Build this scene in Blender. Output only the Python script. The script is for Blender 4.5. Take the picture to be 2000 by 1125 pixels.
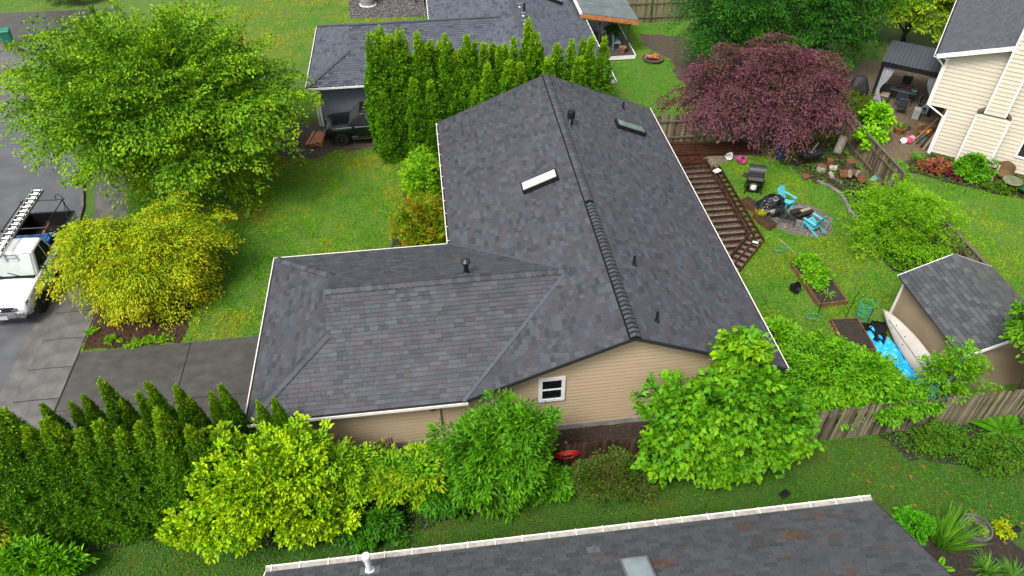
import bpy, bmesh, math, random
import numpy as np
from mathutils import Vector, Matrix

for o in list(bpy.data.objects):
    bpy.data.objects.remove(o)
SC = bpy.context.scene
COL = SC.collection
R = math.radians
random.seed(7)

# ------------------------------------------------------------------ camera
cam = bpy.data.cameras.new('camera')
cam.sensor_width = 36.0
cam.lens = 25.776
cam.clip_end = 1000
camo = bpy.data.objects.new('camera', cam)
COL.objects.link(camo)
yaw, pitch, roll = 0.11485, 0.73930, -0.01082
fw = Vector((math.sin(yaw)*math.cos(pitch), math.cos(yaw)*math.cos(pitch), -math.sin(pitch)))
rt = Vector((math.cos(yaw), -math.sin(yaw), 0))
up = rt.cross(fw)
r2 = math.cos(roll)*rt + math.sin(roll)*up
u2 = -math.sin(roll)*rt + math.cos(roll)*up
CAMP = Vector((-0.163, -14.576, 20.494))
M = Matrix((r2, u2, -fw)).transposed().to_4x4()
M.translation = CAMP
camo.matrix_world = M
SC.camera = camo

# ------------------------------------------------------------------ sky, sun, exposure
SUN_EL, SUN_AZ = R(56), R(222)          # azimuth clockwise from +Y: light from behind and left
w = bpy.data.worlds.new('World')
SC.world = w
w.use_nodes = True
nt = w.node_tree
bg = nt.nodes['Background']
sky = nt.nodes.new('ShaderNodeTexSky')
sky.sky_type = 'NISHITA'
sky.sun_disc = False
sky.sun_elevation = SUN_EL
sky.sun_rotation = SUN_AZ
sky.air_density = 1.0
sky.dust_density = 6.0
sky.ozone_density = 1.0
hs = nt.nodes.new('ShaderNodeHueSaturation')
hs.inputs['Saturation'].default_value = 0.42
nt.links.new(sky.outputs[0], hs.inputs['Color'])
nt.links.new(hs.outputs[0], bg.inputs['Color'])
bg.inputs['Strength'].default_value = 0.12
sl = bpy.data.lights.new('sun', 'SUN')
sl.energy = 1.5
sl.angle = R(16)
sl.color = (1.0, 0.97, 0.92)
so = bpy.data.objects.new('sun', sl)
COL.objects.link(so)
sd = Vector((math.sin(SUN_AZ)*math.cos(SUN_EL), math.cos(SUN_AZ)*math.cos(SUN_EL), math.sin(SUN_EL)))
so.rotation_euler = sd.to_track_quat('Z', 'Y').to_euler()
so.location = (0, 0, 60)
SC.view_settings.view_transform = 'Standard'
SC.view_settings.look = 'None'
SC.view_settings.exposure = 0.95
SC.view_settings.gamma = 1.0
SC.cycles.max_bounces = 6
SC.cycles.diffuse_bounces = 3
SC.cycles.transparent_max_bounces = 6
SC.cycles.caustics_reflective = False
SC.cycles.caustics_refractive = False

# ------------------------------------------------------------------ materials
MATS = {}
def mat(name, col, rough=0.6, var=0.18, scale=3.0, bump=0.0, bscale=60.0, metal=0.0, spec=0.5,
        col2=None, attr=False, stretch=None, trans=0.0, alpha=1.0, coat=0.0, detail=6.0, rvar=0.0, mid=(0.3, 0.7), k=0.68):
    if name in MATS:
        return MATS[name]
    col = tuple(x*k for x in col)
    if col2: col2 = tuple(x*k for x in col2)
    m = bpy.data.materials.new(name)
    m.use_nodes = True
    t = m.node_tree
    b = t.nodes['Principled BSDF']
    b.inputs['Roughness'].default_value = rough
    b.inputs['Metallic'].default_value = metal
    b.inputs['Specular IOR Level'].default_value = spec
    b.inputs['Coat Weight'].default_value = coat
    b.inputs['Coat Roughness'].default_value = 0.08
    tc = t.nodes.new('ShaderNodeTexCoord')
    mp = t.nodes.new('ShaderNodeMapping')
    t.links.new(tc.outputs['Object'], mp.inputs['Vector'])
    if stretch:
        mp.inputs['Scale'].default_value = stretch
    nz = t.nodes.new('ShaderNodeTexNoise')
    nz.inputs['Scale'].default_value = scale
    nz.inputs['Detail'].default_value = detail
    t.links.new(mp.outputs[0], nz.inputs['Vector'])
    rp = t.nodes.new('ShaderNodeValToRGB')
    rp.color_ramp.elements[0].position = mid[0]
    rp.color_ramp.elements[1].position = mid[1]
    t.links.new(nz.outputs['Fac'], rp.inputs['Fac'])
    if attr:
        rp.color_ramp.elements[0].color = (k*(1-var),)*3+(1,)
        rp.color_ramp.elements[1].color = (k*(1+var),)*3+(1,)
        at = t.nodes.new('ShaderNodeAttribute')
        at.attribute_name = 'Col'
        mx = t.nodes.new('ShaderNodeMix')
        mx.data_type = 'RGBA'
        mx.blend_type = 'MULTIPLY'
        mx.inputs[0].default_value = 1.0
        t.links.new(at.outputs['Color'], mx.inputs[6])
        t.links.new(rp.outputs[0], mx.inputs[7])
        src = mx.outputs[2]
    else:
        c2 = col2 if col2 else tuple(min(1, x*(1+var)) for x in col)
        c1 = col if col2 else tuple(x*(1-var) for x in col)
        rp.color_ramp.elements[0].color = tuple(c1)+(1,)
        rp.color_ramp.elements[1].color = tuple(c2)+(1,)
        src = rp.outputs[0]
    t.links.new(src, b.inputs['Base Color'])
    if rvar > 0:
        mr = t.nodes.new('ShaderNodeMapRange')
        mr.inputs['From Min'].default_value = 0.3
        mr.inputs['From Max'].default_value = 0.7
        mr.inputs['To Min'].default_value = max(0.04, rough-rvar)
        mr.inputs['To Max'].default_value = min(1, rough+rvar)
        n3 = t.nodes.new('ShaderNodeTexNoise')
        n3.inputs['Scale'].default_value = 0.45
        n3.inputs['Detail'].default_value = 5
        t.links.new(tc.outputs['Object'], n3.inputs['Vector'])
        t.links.new(n3.outputs['Fac'], mr.inputs['Value'])
        t.links.new(mr.outputs[0], b.inputs['Roughness'])
    if bump > 0:
        n2 = t.nodes.new('ShaderNodeTexNoise')
        n2.inputs['Scale'].default_value = bscale
        n2.inputs['Detail'].default_value = 4
        t.links.new(mp.outputs[0], n2.inputs['Vector'])
        bp = t.nodes.new('ShaderNodeBump')
        bp.inputs['Strength'].default_value = bump
        bp.inputs['Distance'].default_value = 0.02
        t.links.new(n2.outputs['Fac'], bp.inputs['Height'])
        t.links.new(bp.outputs[0], b.inputs['Normal'])
    if trans > 0:
        tr = t.nodes.new('ShaderNodeBsdfTranslucent')
        t.links.new(src, tr.inputs['Color'])
        ms = t.nodes.new('ShaderNodeMixShader')
        ms.inputs[0].default_value = trans
        t.links.new(b.outputs[0], ms.inputs[1])
        t.links.new(tr.outputs[0], ms.inputs[2])
        t.links.new(ms.outputs[0], t.nodes['Material Output'].inputs['Surface'])
    if alpha < 1:
        b.inputs['Alpha'].default_value = alpha
    MATS[name] = m
    return m

LEAF = mat('leaf', (.1, .2, .03), rough=.55, var=.12, scale=9, attr=True, trans=.20, spec=.18, k=1.18)
NEEDLE = mat('needle', (.1, .2, .03), rough=.6, var=.15, scale=9, attr=True, trans=.22, spec=.2, k=1.55)
BLADE = mat('grass_blade', (.1, .2, .03), rough=.5, var=.1, scale=2, attr=True, trans=.40, spec=.15, k=1.95)
SHINGLE = mat('asphalt_shingle', (.1, .1, .1), rough=.50, var=.22, scale=55, attr=True, bump=.35, bscale=160, spec=.5, k=.56)
WOODA = mat('weathered_wood', (.1, .08, .06), rough=.75, var=.35, scale=6, attr=True, stretch=(6, 6, .7), bump=.3, bscale=40, spec=.25)
SHNG3 = None
BARK = mat('bark', (.075, .055, .04), rough=.85, var=.4, scale=8, bump=.6, bscale=30)
WHITE = mat('white_paint', (.78, .78, .76), rough=.4, var=.05, scale=2, k=.95)
GUTTER = mat('gutter_paint', (.74, .72, .66), rough=.4, var=.10, scale=3, k=.9)
DARKMETAL = mat('dark_metal', (.018, .018, .02), rough=.4, var=.2, metal=.3)
BLACKPL = mat('black_plastic', (.012, .012, .013), rough=.3, var=.2)
GALV = mat('galvanised_metal', (.42, .43, .44), rough=.35, var=.15, metal=.8)
GLASS = mat('dark_glass', (.012, .015, .017), rough=.05, var=.3, spec=.8)
CONC = mat('concrete', (.150, .145, .135), rough=.5, var=.34, scale=1.8, detail=12.0, bump=.15, bscale=90, rvar=.12)
CONCD = mat('wet_concrete', (.105, .100, .092), rough=.42, var=.0, scale=2.6, detail=14.0, mid=(.32, .72), bump=.22, bscale=120, col2=(.060, .056, .047), rvar=.14, stretch=(.8, 1.3, 1))
ASPH = mat('asphalt', (.125, .128, .136), rough=.42, var=.24, scale=.9, detail=12.0, bump=.3, bscale=140, rvar=.18)
TAN = mat('tan_siding', (.62, .48, .31), rough=.6, var=.06, scale=2.2, stretch=(.6, 1, 6), bump=.08, bscale=50)
TAND = mat('tan_stucco', (.42, .315, .21), rough=.75, var=.10, scale=1.5, bump=.2, bscale=90)
CREAM = mat('cream_siding', (.76, .70, .565), rough=.5, var=.04, scale=1.2, stretch=(1, 1, 4))
GREYP = mat('grey_siding', (.22, .25, .29), rough=.55, var=.08, scale=2)
SOIL = mat('dark_soil', (.035, .024, .016), rough=.9, var=.5, scale=9, bump=.8, bscale=35)
MULCH = mat('bark_mulch', (.065, .036, .022), rough=.9, var=.6, scale=14, bump=1.0, bscale=40)
DIRT = mat('bare_dirt', (.085, .062, .038), rough=.85, var=.4, scale=4, bump=.5, bscale=40)
DECKW = mat('brown_stained_wood', (.068, .027, .014), rough=.5, var=.45, scale=5, bump=.2, bscale=40, spec=.4)
CEDAR = mat('fresh_cedar', (.62, .23, .075), rough=.6, var=.3, scale=5, bump=.15, bscale=40)
TEAL = mat('turquoise_plastic', (.13, .60, .70), rough=.35, var=.08, scale=3)
FLASH = mat('valley_flashing', (.085, .097, .122), rough=.42, var=.15, scale=4)

# ------------------------------------------------------------------ object helpers
def wm(o):
    b = Matrix.LocRotScale(o.location, o.rotation_euler, o.scale)
    return b if o.parent is None else wm(o.parent) @ o.matrix_parent_inverse @ b

def tag(o, label=None, cat=None, group=None, kind=None):
    if label: o['label'] = label
    if cat: o['category'] = cat
    if group: o['group'] = group
    if kind: o['kind'] = kind
    return o

def thing(name, label, cat, loc=(0, 0, 0), rz=0.0, group=None):
    o = bpy.data.objects.new(name, None)
    o.empty_display_size = .2
    COL.objects.link(o)
    o.location = loc
    o.rotation_euler = (0, 0, rz)
    return tag(o, label, cat, group)

def link(name, me, parent=None, world=False, mw=None):
    o = bpy.data.objects.new(name, me)
    COL.objects.link(o)
    if mw is not None:
        l, q, s = mw.decompose()
        o.location, o.scale = l, s
        o.rotation_euler = q.to_euler()
    if parent is not None:
        o.parent = parent
        if world:
            o.matrix_parent_inverse = wm(parent).inverted()
    return o

def copy_tree(o, parent=None):
    c = o.copy()
    COL.objects.link(c)
    c.parent = parent
    if parent is not None:
        c.matrix_parent_inverse = o.matrix_parent_inverse.copy()
    for ch in [x for x in bpy.data.objects if x.parent is o]:
        copy_tree(ch, c)
    return c

def setcol(me, cols):
    """one colour per vertex, n x 3"""
    a = me.color_attributes.new('Col', 'FLOAT_COLOR', 'POINT')
    c = np.ones((len(me.vertices), 4), np.float32)
    c[:, :3] = cols
    a.data.foreach_set('color', c.ravel())

class MB:
    def __init__(s):
        s.v, s.f, s.c = [], [], []
    def add(s, vs, fs, M=None, col=None):
        k = len(s.v)
        for p in vs:
            p = Vector(p)
            s.v.append(tuple(M @ p) if M is not None else tuple(p))
            s.c.append(col if col else (1, 1, 1))
        s.f += [tuple(i+k for i in f) for f in fs]
        return s
    def box(s, c, d, rz=0.0, col=None, M=None, taper=1.0):
        hx, hy, hz = d[0]/2, d[1]/2, d[2]/2
        vs = [(x*hx*(taper if z > 0 else 1), y*hy*(taper if z > 0 else 1), z*hz) for z in (-1, 1) for x, y in ((-1, -1), (1, -1), (1, 1), (-1, 1))]
        T = Matrix.Translation(c) @ Matrix.Rotation(rz, 4, 'Z')
        if M is not None: T = M @ T
        return s.add(vs, [(3, 2, 1, 0), (4, 5, 6, 7), (0, 1, 5, 4), (1, 2, 6, 5), (2, 3, 7, 6), (3, 0, 4, 7)], T, col)
    def beam(s, a, b, wd, ht, upv=(0, 0, 1), col=None):
        a, b = Vector(a), Vector(b)
        y = (b-a); L = y.length; y = y/L
        x = y.cross(Vector(upv))
        if x.length < 1e-4: x = y.cross(Vector((1, 0, 0)))
        x.normalize(); z = x.cross(y)
        T = Matrix((x, y, z)).transposed().to_4x4(); T.translation = (a+b)/2
        return s.box((0, 0, 0), (wd, L, ht), M=T, col=col)
    def tube(s, pts, r, n=7, col=None, caps=True):
        pts = [Vector(p) for p in pts]
        rs = r if isinstance(r, (list, tuple)) else [r]*len(pts)
        vs, fs = [], []
        px = None
        for i, p in enumerate(pts):
            d = (pts[min(i+1, len(pts)-1)]-pts[max(i-1, 0)]).normalized()
            if px is None:
                px = d.orthogonal().normalized()
            else:
                px = (px-d*px.dot(d)).normalized()
            py = d.cross(px)
            for k in range(n):
                a = 2*math.pi*k/n
                vs.append(p+(px*math.cos(a)+py*math.sin(a))*rs[i])
        for i in range(len(pts)-1):
            for k in range(n):
                fs.append((i*n+k, i*n+(k+1) % n, (i+1)*n+(k+1) % n, (i+1)*n+k))
        if caps:
            fs.append(tuple(range(n))[::-1])
            fs.append(tuple((len(pts)-1)*n+k for k in range(n)))
        return s.add(vs, fs, None, col)
    def lathe(s, prof, n=16, c=(0, 0, 0), M=None, col=None, sy=1.0):
        vs = [(r*math.cos(2*math.pi*k/n), sy*r*math.sin(2*math.pi*k/n), z) for r, z in prof for k in range(n)]
        fs = [(i*n+k, i*n+(k+1) % n, (i+1)*n+(k+1) % n, (i+1)*n+k) for i in range(len(prof)-1) for k in range(n)]
        fs.append(tuple(range(n))[::-1]); fs.append(tuple((len(prof)-1)*n+k for k in range(n)))
        T = Matrix.Translation(c)
        if M is not None: T = M @ T
        return s.add(vs, fs, T, col)
    def prism(s, poly, z0, z1, M=None, col=None):
        n = len(poly)
        vs = [(p[0], p[1], z0) for p in poly]+[(p[0], p[1], z1) for p in poly]
        fs = [tuple(range(n))[::-1], tuple(range(n, 2*n))]+[(i, (i+1) % n, n+(i+1) % n, n+i) for i in range(n)]
        return s.add(vs, fs, M, col)
    def mesh(s, name, m, smooth=False, usecol=False):
        me = bpy.data.meshes.new(name)
        me.from_pydata(s.v, [], s.f)
        if usecol: setcol(me, np.array(s.c, np.float32))
        me.materials.append(m)
        if smooth:
            me.shade_smooth() if hasattr(me, 'shade_smooth') else None
        me.update()
        return me
    def build(s, name, m, parent=None, smooth=False, world=False, bevel=0.0, usecol=False):
        o = link(name, s.mesh(name, m, smooth, usecol), parent, world)
        if bevel > 0:
            b = o.modifiers.new('bevel', 'BEVEL'); b.width = bevel; b.segments = 2; b.limit_method = 'ANGLE'
        return o

def box(name, m, parent, c, d, rz=0.0, bevel=0.0, world=False):
    return MB().box(c, d, rz).build(name, m, parent, bevel=bevel, world=world)

def struct(o):
    o['kind'] = 'structure'
    return o

def wobble(poly, step=.5, amp=.12, seed=1):
    rg = random.Random(seed); out = []
    n = len(poly)
    for i in range(n):
        a, b = Vector(poly[i]+(0,)), Vector(poly[(i+1) % n]+(0,))
        L = (b-a).length; k = max(1, int(L/step))
        for j in range(k):
            p = a.lerp(b, j/k)
            out.append((p.x+rg.uniform(-amp, amp), p.y+rg.uniform(-amp, amp)))
    return out

def sheet(name, poly, z, m, parent=None):
    from mathutils.geometry import delaunay_2d_cdt
    n = len(poly)
    vs, es, fs, *_ = delaunay_2d_cdt([Vector(q) for q in poly], [], [list(range(n))], 1, 1e-5)
    out = []
    for f in fs:
        a = sum(vs[f[k]].x*vs[f[(k+1) % len(f)]].y-vs[f[(k+1) % len(f)]].x*vs[f[k]].y for k in range(len(f)))
        out.append(tuple(f) if a > 0 else tuple(f)[::-1])
    me = bpy.data.meshes.new(name)
    me.from_pydata([(v.x, v.y, z) for v in vs], [], out)
    me.materials.append(m)
    return link(name, me, parent)

# ------------------------------------------------------------------ foliage helpers
def unit(a):
    return a/np.maximum(np.linalg.norm(a, axis=-1, keepdims=True), 1e-9)

def leafmesh(name, P, A, N, L, W, C, m, fold=.22, sag=.15):
    n = len(P)
    A = unit(A); S = unit(np.cross(A, N)); N = np.cross(S, A)
    L = np.broadcast_to(np.asarray(L, float), (n,))[:, None]; W = np.broadcast_to(np.asarray(W, float), (n,))[:, None]
    V = np.empty((n, 4, 3), np.float32)
    V[:, 0] = P
    V[:, 1] = P+A*L*.5+S*W*.5+N*W*fold
    V[:, 2] = P+A*L-N*L*sag
    V[:, 3] = P+A*L*.5-S*W*.5+N*W*fold
    me = bpy.data.meshes.new(name)
    me.vertices.add(4*n); me.vertices.foreach_set('co', V.ravel())
    i = np.arange(n, dtype=np.int32)[:, None]*4
    F = np.concatenate([i, i+1, i+2, i, i+2, i+3], axis=1).astype(np.int32)
    me.loops.add(6*n); me.loops.foreach_set('vertex_index', F.ravel())
    me.polygons.add(2*n)
    me.polygons.foreach_set('loop_start', np.arange(2*n, dtype=np.int32)*3)
    me.materials.append(m)
    me.update(calc_edges=True)
    C = np.clip(C+(C-C.mean(1, keepdims=True))*.34, .004, 1)
    setcol(me, np.repeat(C, 4, axis=0))
    return me

def mixc(a, b, t):
    return a*(1-t)+b*t

def palette(rg, pal, n):
    pal = np.array(pal, float)
    i = rg.integers(0, len(pal), n); j = rg.integers(0, len(pal), n)
    t = rg.random((n, 1))
    return mixc(pal[i], pal[j], t*.6)

def sprays(rg, c, a, per, ln, wd, th, L, W, pal, tip, tipamt=.6, jit=.45, droop=.3, sag=.2, lj=.35):
    """flat fans of leaves: c,a = centres and axes of the fans"""
    n = len(c)
    a = unit(a)
    upv = np.array([0, 0, 1.0])
    nn = unit(upv-(a@upv)[:, None]*a+rg.normal(0, .12, (n, 3)))
    sd_ = np.cross(a, nn)
    ln = ln*rg.uniform(.7, 1.3, (n, 1)); wd = wd*rg.uniform(.7, 1.3, (n, 1))
    k = np.repeat(np.arange(n), per)
    m = len(k)
    t = rg.random((m, 1)); s = rg.normal(0, .36, (m, 1))*(1.1-.55*t); h = rg.normal(0, .35, (m, 1))
    P = c[k]+a[k]*(t-.4)*ln[k]+sd_[k]*s*wd[k]+nn[k]*(h*th)-upv*(sag*t*t*ln[k])
    A = unit(a[k]+sd_[k]*s*1.6+rg.normal(0, jit, (m, 3))-upv*droop)
    N = unit(nn[k]+rg.normal(0, jit, (m, 3)))
    base = palette(rg, pal, n)[k]*rg.uniform(.78, 1.22, (m, 1))
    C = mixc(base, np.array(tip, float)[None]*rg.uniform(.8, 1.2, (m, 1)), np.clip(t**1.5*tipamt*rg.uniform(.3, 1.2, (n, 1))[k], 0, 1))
    Ls = L*rg.uniform(1-lj, 1+lj, m); Ws = W*rg.uniform(1-lj, 1+lj, m)
    return P, A, N, Ls, Ws, C

def crown_points(rg, center, rad, n, zmin=-.4, lobes=9, lamp=.22, inner=.62, boughs=24, bamp=.3):
    u = []
    while len(u) < n:
        q = unit(rg.normal(0, 1, (n*3, 3)))
        u += list(q[q[:, 2] > zmin])
    u = np.array(u[:n])
    lo = unit(rg.normal(0, 1, (lobes, 3))+np.array([0, 0, .25]))
    amp = rg.uniform(-lamp, lamp, lobes)
    r = 1+(np.exp(7*(u@lo.T-1))*amp).sum(1)
    # boughs: domes with creases between them, each with a reach of its own
    nb = max(5, int(boughs))
    bo = unit(rg.normal(0, 1, (nb, 3))+np.array([0, 0, .35]))
    dt = u@bo.T; ib = dt.argmax(1); dl = np.arccos(np.clip(dt.max(1), -1, 1))
    d0 = 1.9/math.sqrt(nb)
    reach = rg.uniform(1-bamp*.5, 1+bamp*.5, nb)[ib]
    fill = inner+(1-inner)*rg.random(n)**.45
    r = r*reach*(1-bamp*np.minimum(1.3, (dl/d0)**2)*.8)*fill
    P = np.array(center)+u*np.array(rad)*r[:, None]
    o = unit(u/np.array(rad))
    o = unit(o+(u-bo[ib])*1.3)
    return P, fill, o

def trunk(name, parent, base, top, r, limbs=(), m=None, seed=0):
    """tapered trunk with limbs, local coordinates"""
    rg = random.Random(seed); mb = MB()
    base, top = Vector(base), Vector(top)
    pts = [base.lerp(top, i/5)+Vector((rg.uniform(-1, 1), rg.uniform(-1, 1), 0))*r*.4*(i > 0) for i in range(6)]
    mb.tube(pts, [r*1.25, r, r*.85, r*.7, r*.5, r*.25], 8)
    for (k, e) in limbs:
        a = base.lerp(top, k); e = Vector(e); mid_ = a.lerp(e, .5)+Vector((0, 0, (e-a).length*.1))
        mb.tube([a, a.lerp(mid_, .5), mid_, e], [r*.5, r*.4, r*.28, r*.08], 6)
    return mb.build(name, m or BARK, parent, smooth=True)

def tree(name, label, cat, loc, center, rad, n, per, ln, wd, L, W, pal, tip, seed=1, th=.06, droop=.3, sag=.2, lift=0.0,
         zmin=-.4, tipamt=.6, lamp=.22, lobes=9, inner=.6, trunk_r=.14, jit=.45, group=None, m=None, limbs=9, outw=1.0, th_top=.75, boughs=24, bamp=.3, newg=.5, blobs=()):
    rg = np.random.default_rng(seed)
    t = thing(name, label, cat, loc, 0, group)
    c, u, o = crown_points(rg, center, rad, n, zmin, lobes, lamp, inner, boughs, bamp)
    for (bc, br, bn) in blobs:
        c2, u2_, o2 = crown_points(rg, bc, br, bn, zmin, max(4, lobes//2), lamp, inner, max(5, boughs//2), bamp)
        c, u, o = np.concatenate([c, c2]), np.concatenate([u, u2_]), np.concatenate([o, o2]); n += bn
    a = o*np.array([outw, outw, .55])+np.array([0, 0, lift])+rg.normal(0, .25, (n, 3))
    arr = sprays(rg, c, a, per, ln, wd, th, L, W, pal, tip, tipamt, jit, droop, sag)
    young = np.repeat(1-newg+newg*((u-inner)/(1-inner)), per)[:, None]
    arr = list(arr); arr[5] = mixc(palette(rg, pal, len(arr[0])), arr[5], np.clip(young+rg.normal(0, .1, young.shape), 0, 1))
    # keep everything above the ground
    z = arr[0][:, 2]+loc[2]
    keep = z > .05
    arr = [x[keep] for x in arr]
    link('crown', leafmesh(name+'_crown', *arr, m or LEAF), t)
    if trunk_r > 0:
        ii = rg.integers(0, n, limbs)
        cc = np.array(center)
        trunk('trunk', t, (0, 0, 0), tuple(cc*np.array([1, 1, th_top])), trunk_r,
              [(rg.uniform(.25, .85), tuple(c[i])) for i in ii], seed=seed)
    return t

def inpoly(P, poly):
    x, y = P[:, 0], P[:, 1]
    r = np.zeros(len(P), bool); n = len(poly)
    for i in range(n):
        x0, y0 = poly[i][0], poly[i][1]; x1, y1 = poly[(i+1) % n][0], poly[(i+1) % n][1]
        if y0 == y1: continue
        c = ((y0 > y) != (y1 > y)) & (x < (x1-x0)*(y-y0)/(y1-y0)+x0)
        r ^= c
    return r

def vnoise(P, s, seed):
    """smooth value noise 0..1 on x,y"""
    rg = np.random.default_rng(seed); g = rg.random((64, 64))
    q = P[:, :2]/s; i = np.floor(q).astype(int); f = q-i; f = f*f*(3-2*f)
    a = g[i[:, 0] % 64, i[:, 1] % 64]; b = g[(i[:, 0]+1) % 64, i[:, 1] % 64]
    c = g[i[:, 0] % 64, (i[:, 1]+1) % 64]; d = g[(i[:, 0]+1) % 64, (i[:, 1]+1) % 64]
    return (a*(1-f[:, 0])+b*f[:, 0])*(1-f[:, 1])+(c*(1-f[:, 0])+d*f[:, 0])*f[:, 1]

def grass(name, label, poly, excl, dens, h, wd, cols, seed=1, patch=2.2, lean=.5):
    """blades as one mesh; cols = lush, mid, dry"""
    rg = np.random.default_rng(seed)
    pa = np.array(poly); lo, hi = pa.min(0), pa.max(0)
    n = int(dens*np.prod(hi-lo))
    P = np.zeros((n, 3)); P[:, :2] = lo+rg.random((n, 2))*(hi-lo)
    k = inpoly(P, poly)
    for e in excl: k &= ~inpoly(P, e)
    P = P[k]; n = len(P)
    v = .6*vnoise(P, patch, seed+1)+.4*vnoise(P, patch*.3, seed+2)
    v2 = vnoise(P, patch*.12, seed+3)
    P = P[rg.random(n) < .35+v2]; v = .6*vnoise(P, patch, seed+1)+.4*vnoise(P, patch*.3, seed+2); n = len(P)
    P[:, 2] = .006
    a = rg.random(n)*2*math.pi
    A = np.stack([np.cos(a)*lean, np.sin(a)*lean, rg.uniform(.5, 1.1, n)], 1)
    b = rg.random(n)*2*math.pi
    N = np.stack([np.cos(b), np.sin(b), np.full(n, 1.1)], 1)
    c0, c1, c2 = [np.array(c) for c in cols]
    t = np.clip(v*2.0-.5+rg.normal(0, .12, n), 0, 1)[:, None]
    C = np.where(t < .5, mixc(c0, c1, t*2), mixc(c1, c2, t*2-1))*rg.uniform(.7, 1.3, (n, 1))
    hh = h*rg.uniform(.55, 1.35, n)*(.7+.6*vnoise(P, .9, seed+5))
    me = leafmesh(name, P, A, N, hh, wd*rg.uniform(.7, 1.3, n), C, BLADE, fold=.1, sag=.3)
    return tag(link(name, me), label, 'grass', kind='stuff')

def pebbles(name, label, poly, dens, r, cols, seed, excl=()):
    rg = np.random.default_rng(seed); pa = np.array(poly); lo, hi = pa.min(0), pa.max(0)
    n = int(dens*np.prod(hi-lo)); P = np.zeros((n, 3)); P[:, :2] = lo+rg.random((n, 2))*(hi-lo)
    k = inpoly(P, poly)
    for e in excl: k &= ~inpoly(P, e)
    P = P[k]; n = len(P)
    rr = r*rg.uniform(.5, 1.5, (n, 1)); P[:, 2] = .012+rr[:, 0]*.25
    O = np.array([(1, 0, 0), (0, 1, 0), (-1, 0, 0), (0, -1, 0), (0, 0, .7), (0, 0, -.5)])
    a = rg.random(n)*6.28; ca, sa = np.cos(a), np.sin(a)
    V = O[None]*rg.uniform(.7, 1.25, (n, 6, 1))
    X = V[:, :, 0]*ca[:, None]-V[:, :, 1]*sa[:, None]; Y = V[:, :, 0]*sa[:, None]+V[:, :, 1]*ca[:, None]
    V = np.stack([X*rr, Y*rr, V[:, :, 2]*rr], 2)+P[:, None]
    f = np.array([(0, 1, 4), (1, 2, 4), (2, 3, 4), (3, 0, 4), (1, 0, 5), (2, 1, 5), (3, 2, 5), (0, 3, 5)], np.int32)
    F = (np.arange(n, dtype=np.int32)[:, None, None]*6+f[None]).reshape(-1)
    me = bpy.data.meshes.new(name); me.vertices.add(6*n); me.vertices.foreach_set('co', V.astype(np.float32).ravel())
    me.loops.add(24*n); me.loops.foreach_set('vertex_index', F)
    me.polygons.add(8*n); me.polygons.foreach_set('loop_start', np.arange(8*n, dtype=np.int32)*3)
    me.materials.append(STONE); me.update(calc_edges=True)
    setcol(me, np.repeat(palette(rg, cols, n)*rg.uniform(.6, 1.4, (n, 1)), 6, axis=0))
    return tag(link(name, me), label, 'gravel', kind='stuff')
STONE = mat('pebble', (.2, .2, .2), rough=.7, var=.2, scale=20, attr=True, k=.75)
# ================================================================== setting: ground, street, paving
GR = mat('lawn_soil', (.070, .17, .012), rough=.9, var=.3, scale=1.6, bump=.6, bscale=30, col2=(.12, .19, .018))
ground = struct(sheet('ground', [(-150, -120), (150, -120), (150, 180), (-150, 180)], 0.0, GR))

STREET = [(-70, -40), (-16.6, -40), (-16.6, 10), (-16.8, 13), (-17.2, 16), (-18.2, 19.3), (-20.0, 22.3), (-22.4, 24.8), (-25.0, 27.3), (-29, 29.0), (-70, 29.5)]
struct(sheet('street', STREET, .004, ASPH))
# concrete gutter strip between street and sidewalk, flush at the driveway
struct(sheet('gutter_strip', [(-16.6, -30), (-15.98, -30), (-15.98, 10.2), (-16.6, 10)], .008, CONC))
WALK = struct(sheet('sidewalk', [(-15.98, -30), (-14.36, -30), (-14.36, 12.0), (-15.98, 12.0)], .008, SOIL))
rg_ = random.Random(3)
sl_me = [MB().box((0, 0, 0), (1.58, 1.49, .05)).mesh('slab', CONC) for _ in range(1)]
yj = [7.1-1.53*k for k in range(-3, 8)]
for y in yj:
    o = link('slab', sl_me[0], WALK); o.location = (-15.17, y-.765, .0+rg_.uniform(.0, .006))
# neighbour's side of the cul-de-sac
NWALK = [(-16.2, 12.2), (-16.4, 15.5), (-17.2, 18.4), (-18.8, 21.3), (-21.4, 24.0), (-24.2, 26.4), (-28.5, 29.6), (-45, 30), (-45, 31.6), (-28.5, 31.6), (-22.6, 27.4), (-20.2, 25.2), (-17.6, 22.2), (-15.8, 18.8), (-14.9, 15.2), (-14.6, 12.2)]
struct(sheet('curved_sidewalk', NWALK, .008, CONC))
kb = MB()
kc = STREET[2:10]
for a, b in zip(kc[:-1], kc[1:]):
    kb.beam((a[0]+.08, a[1]+.05, .06), (b[0]+.08, b[1]+.05, .06), .15, .12)
struct(kb.build('kerb', CONC))
struct(sheet('concrete_apron', [(-36, 31.6), (-24.4, 31.6), (-23.4, 33.5), (-25.4, 36.0), (-36, 36.2)], .012, CONC))
struct(sheet('neighbour_driveway', [(-40, 36.0), (-25.4, 35.8), (-22.0, 41.2), (-40, 41.6)], .010, CONCD))
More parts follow.
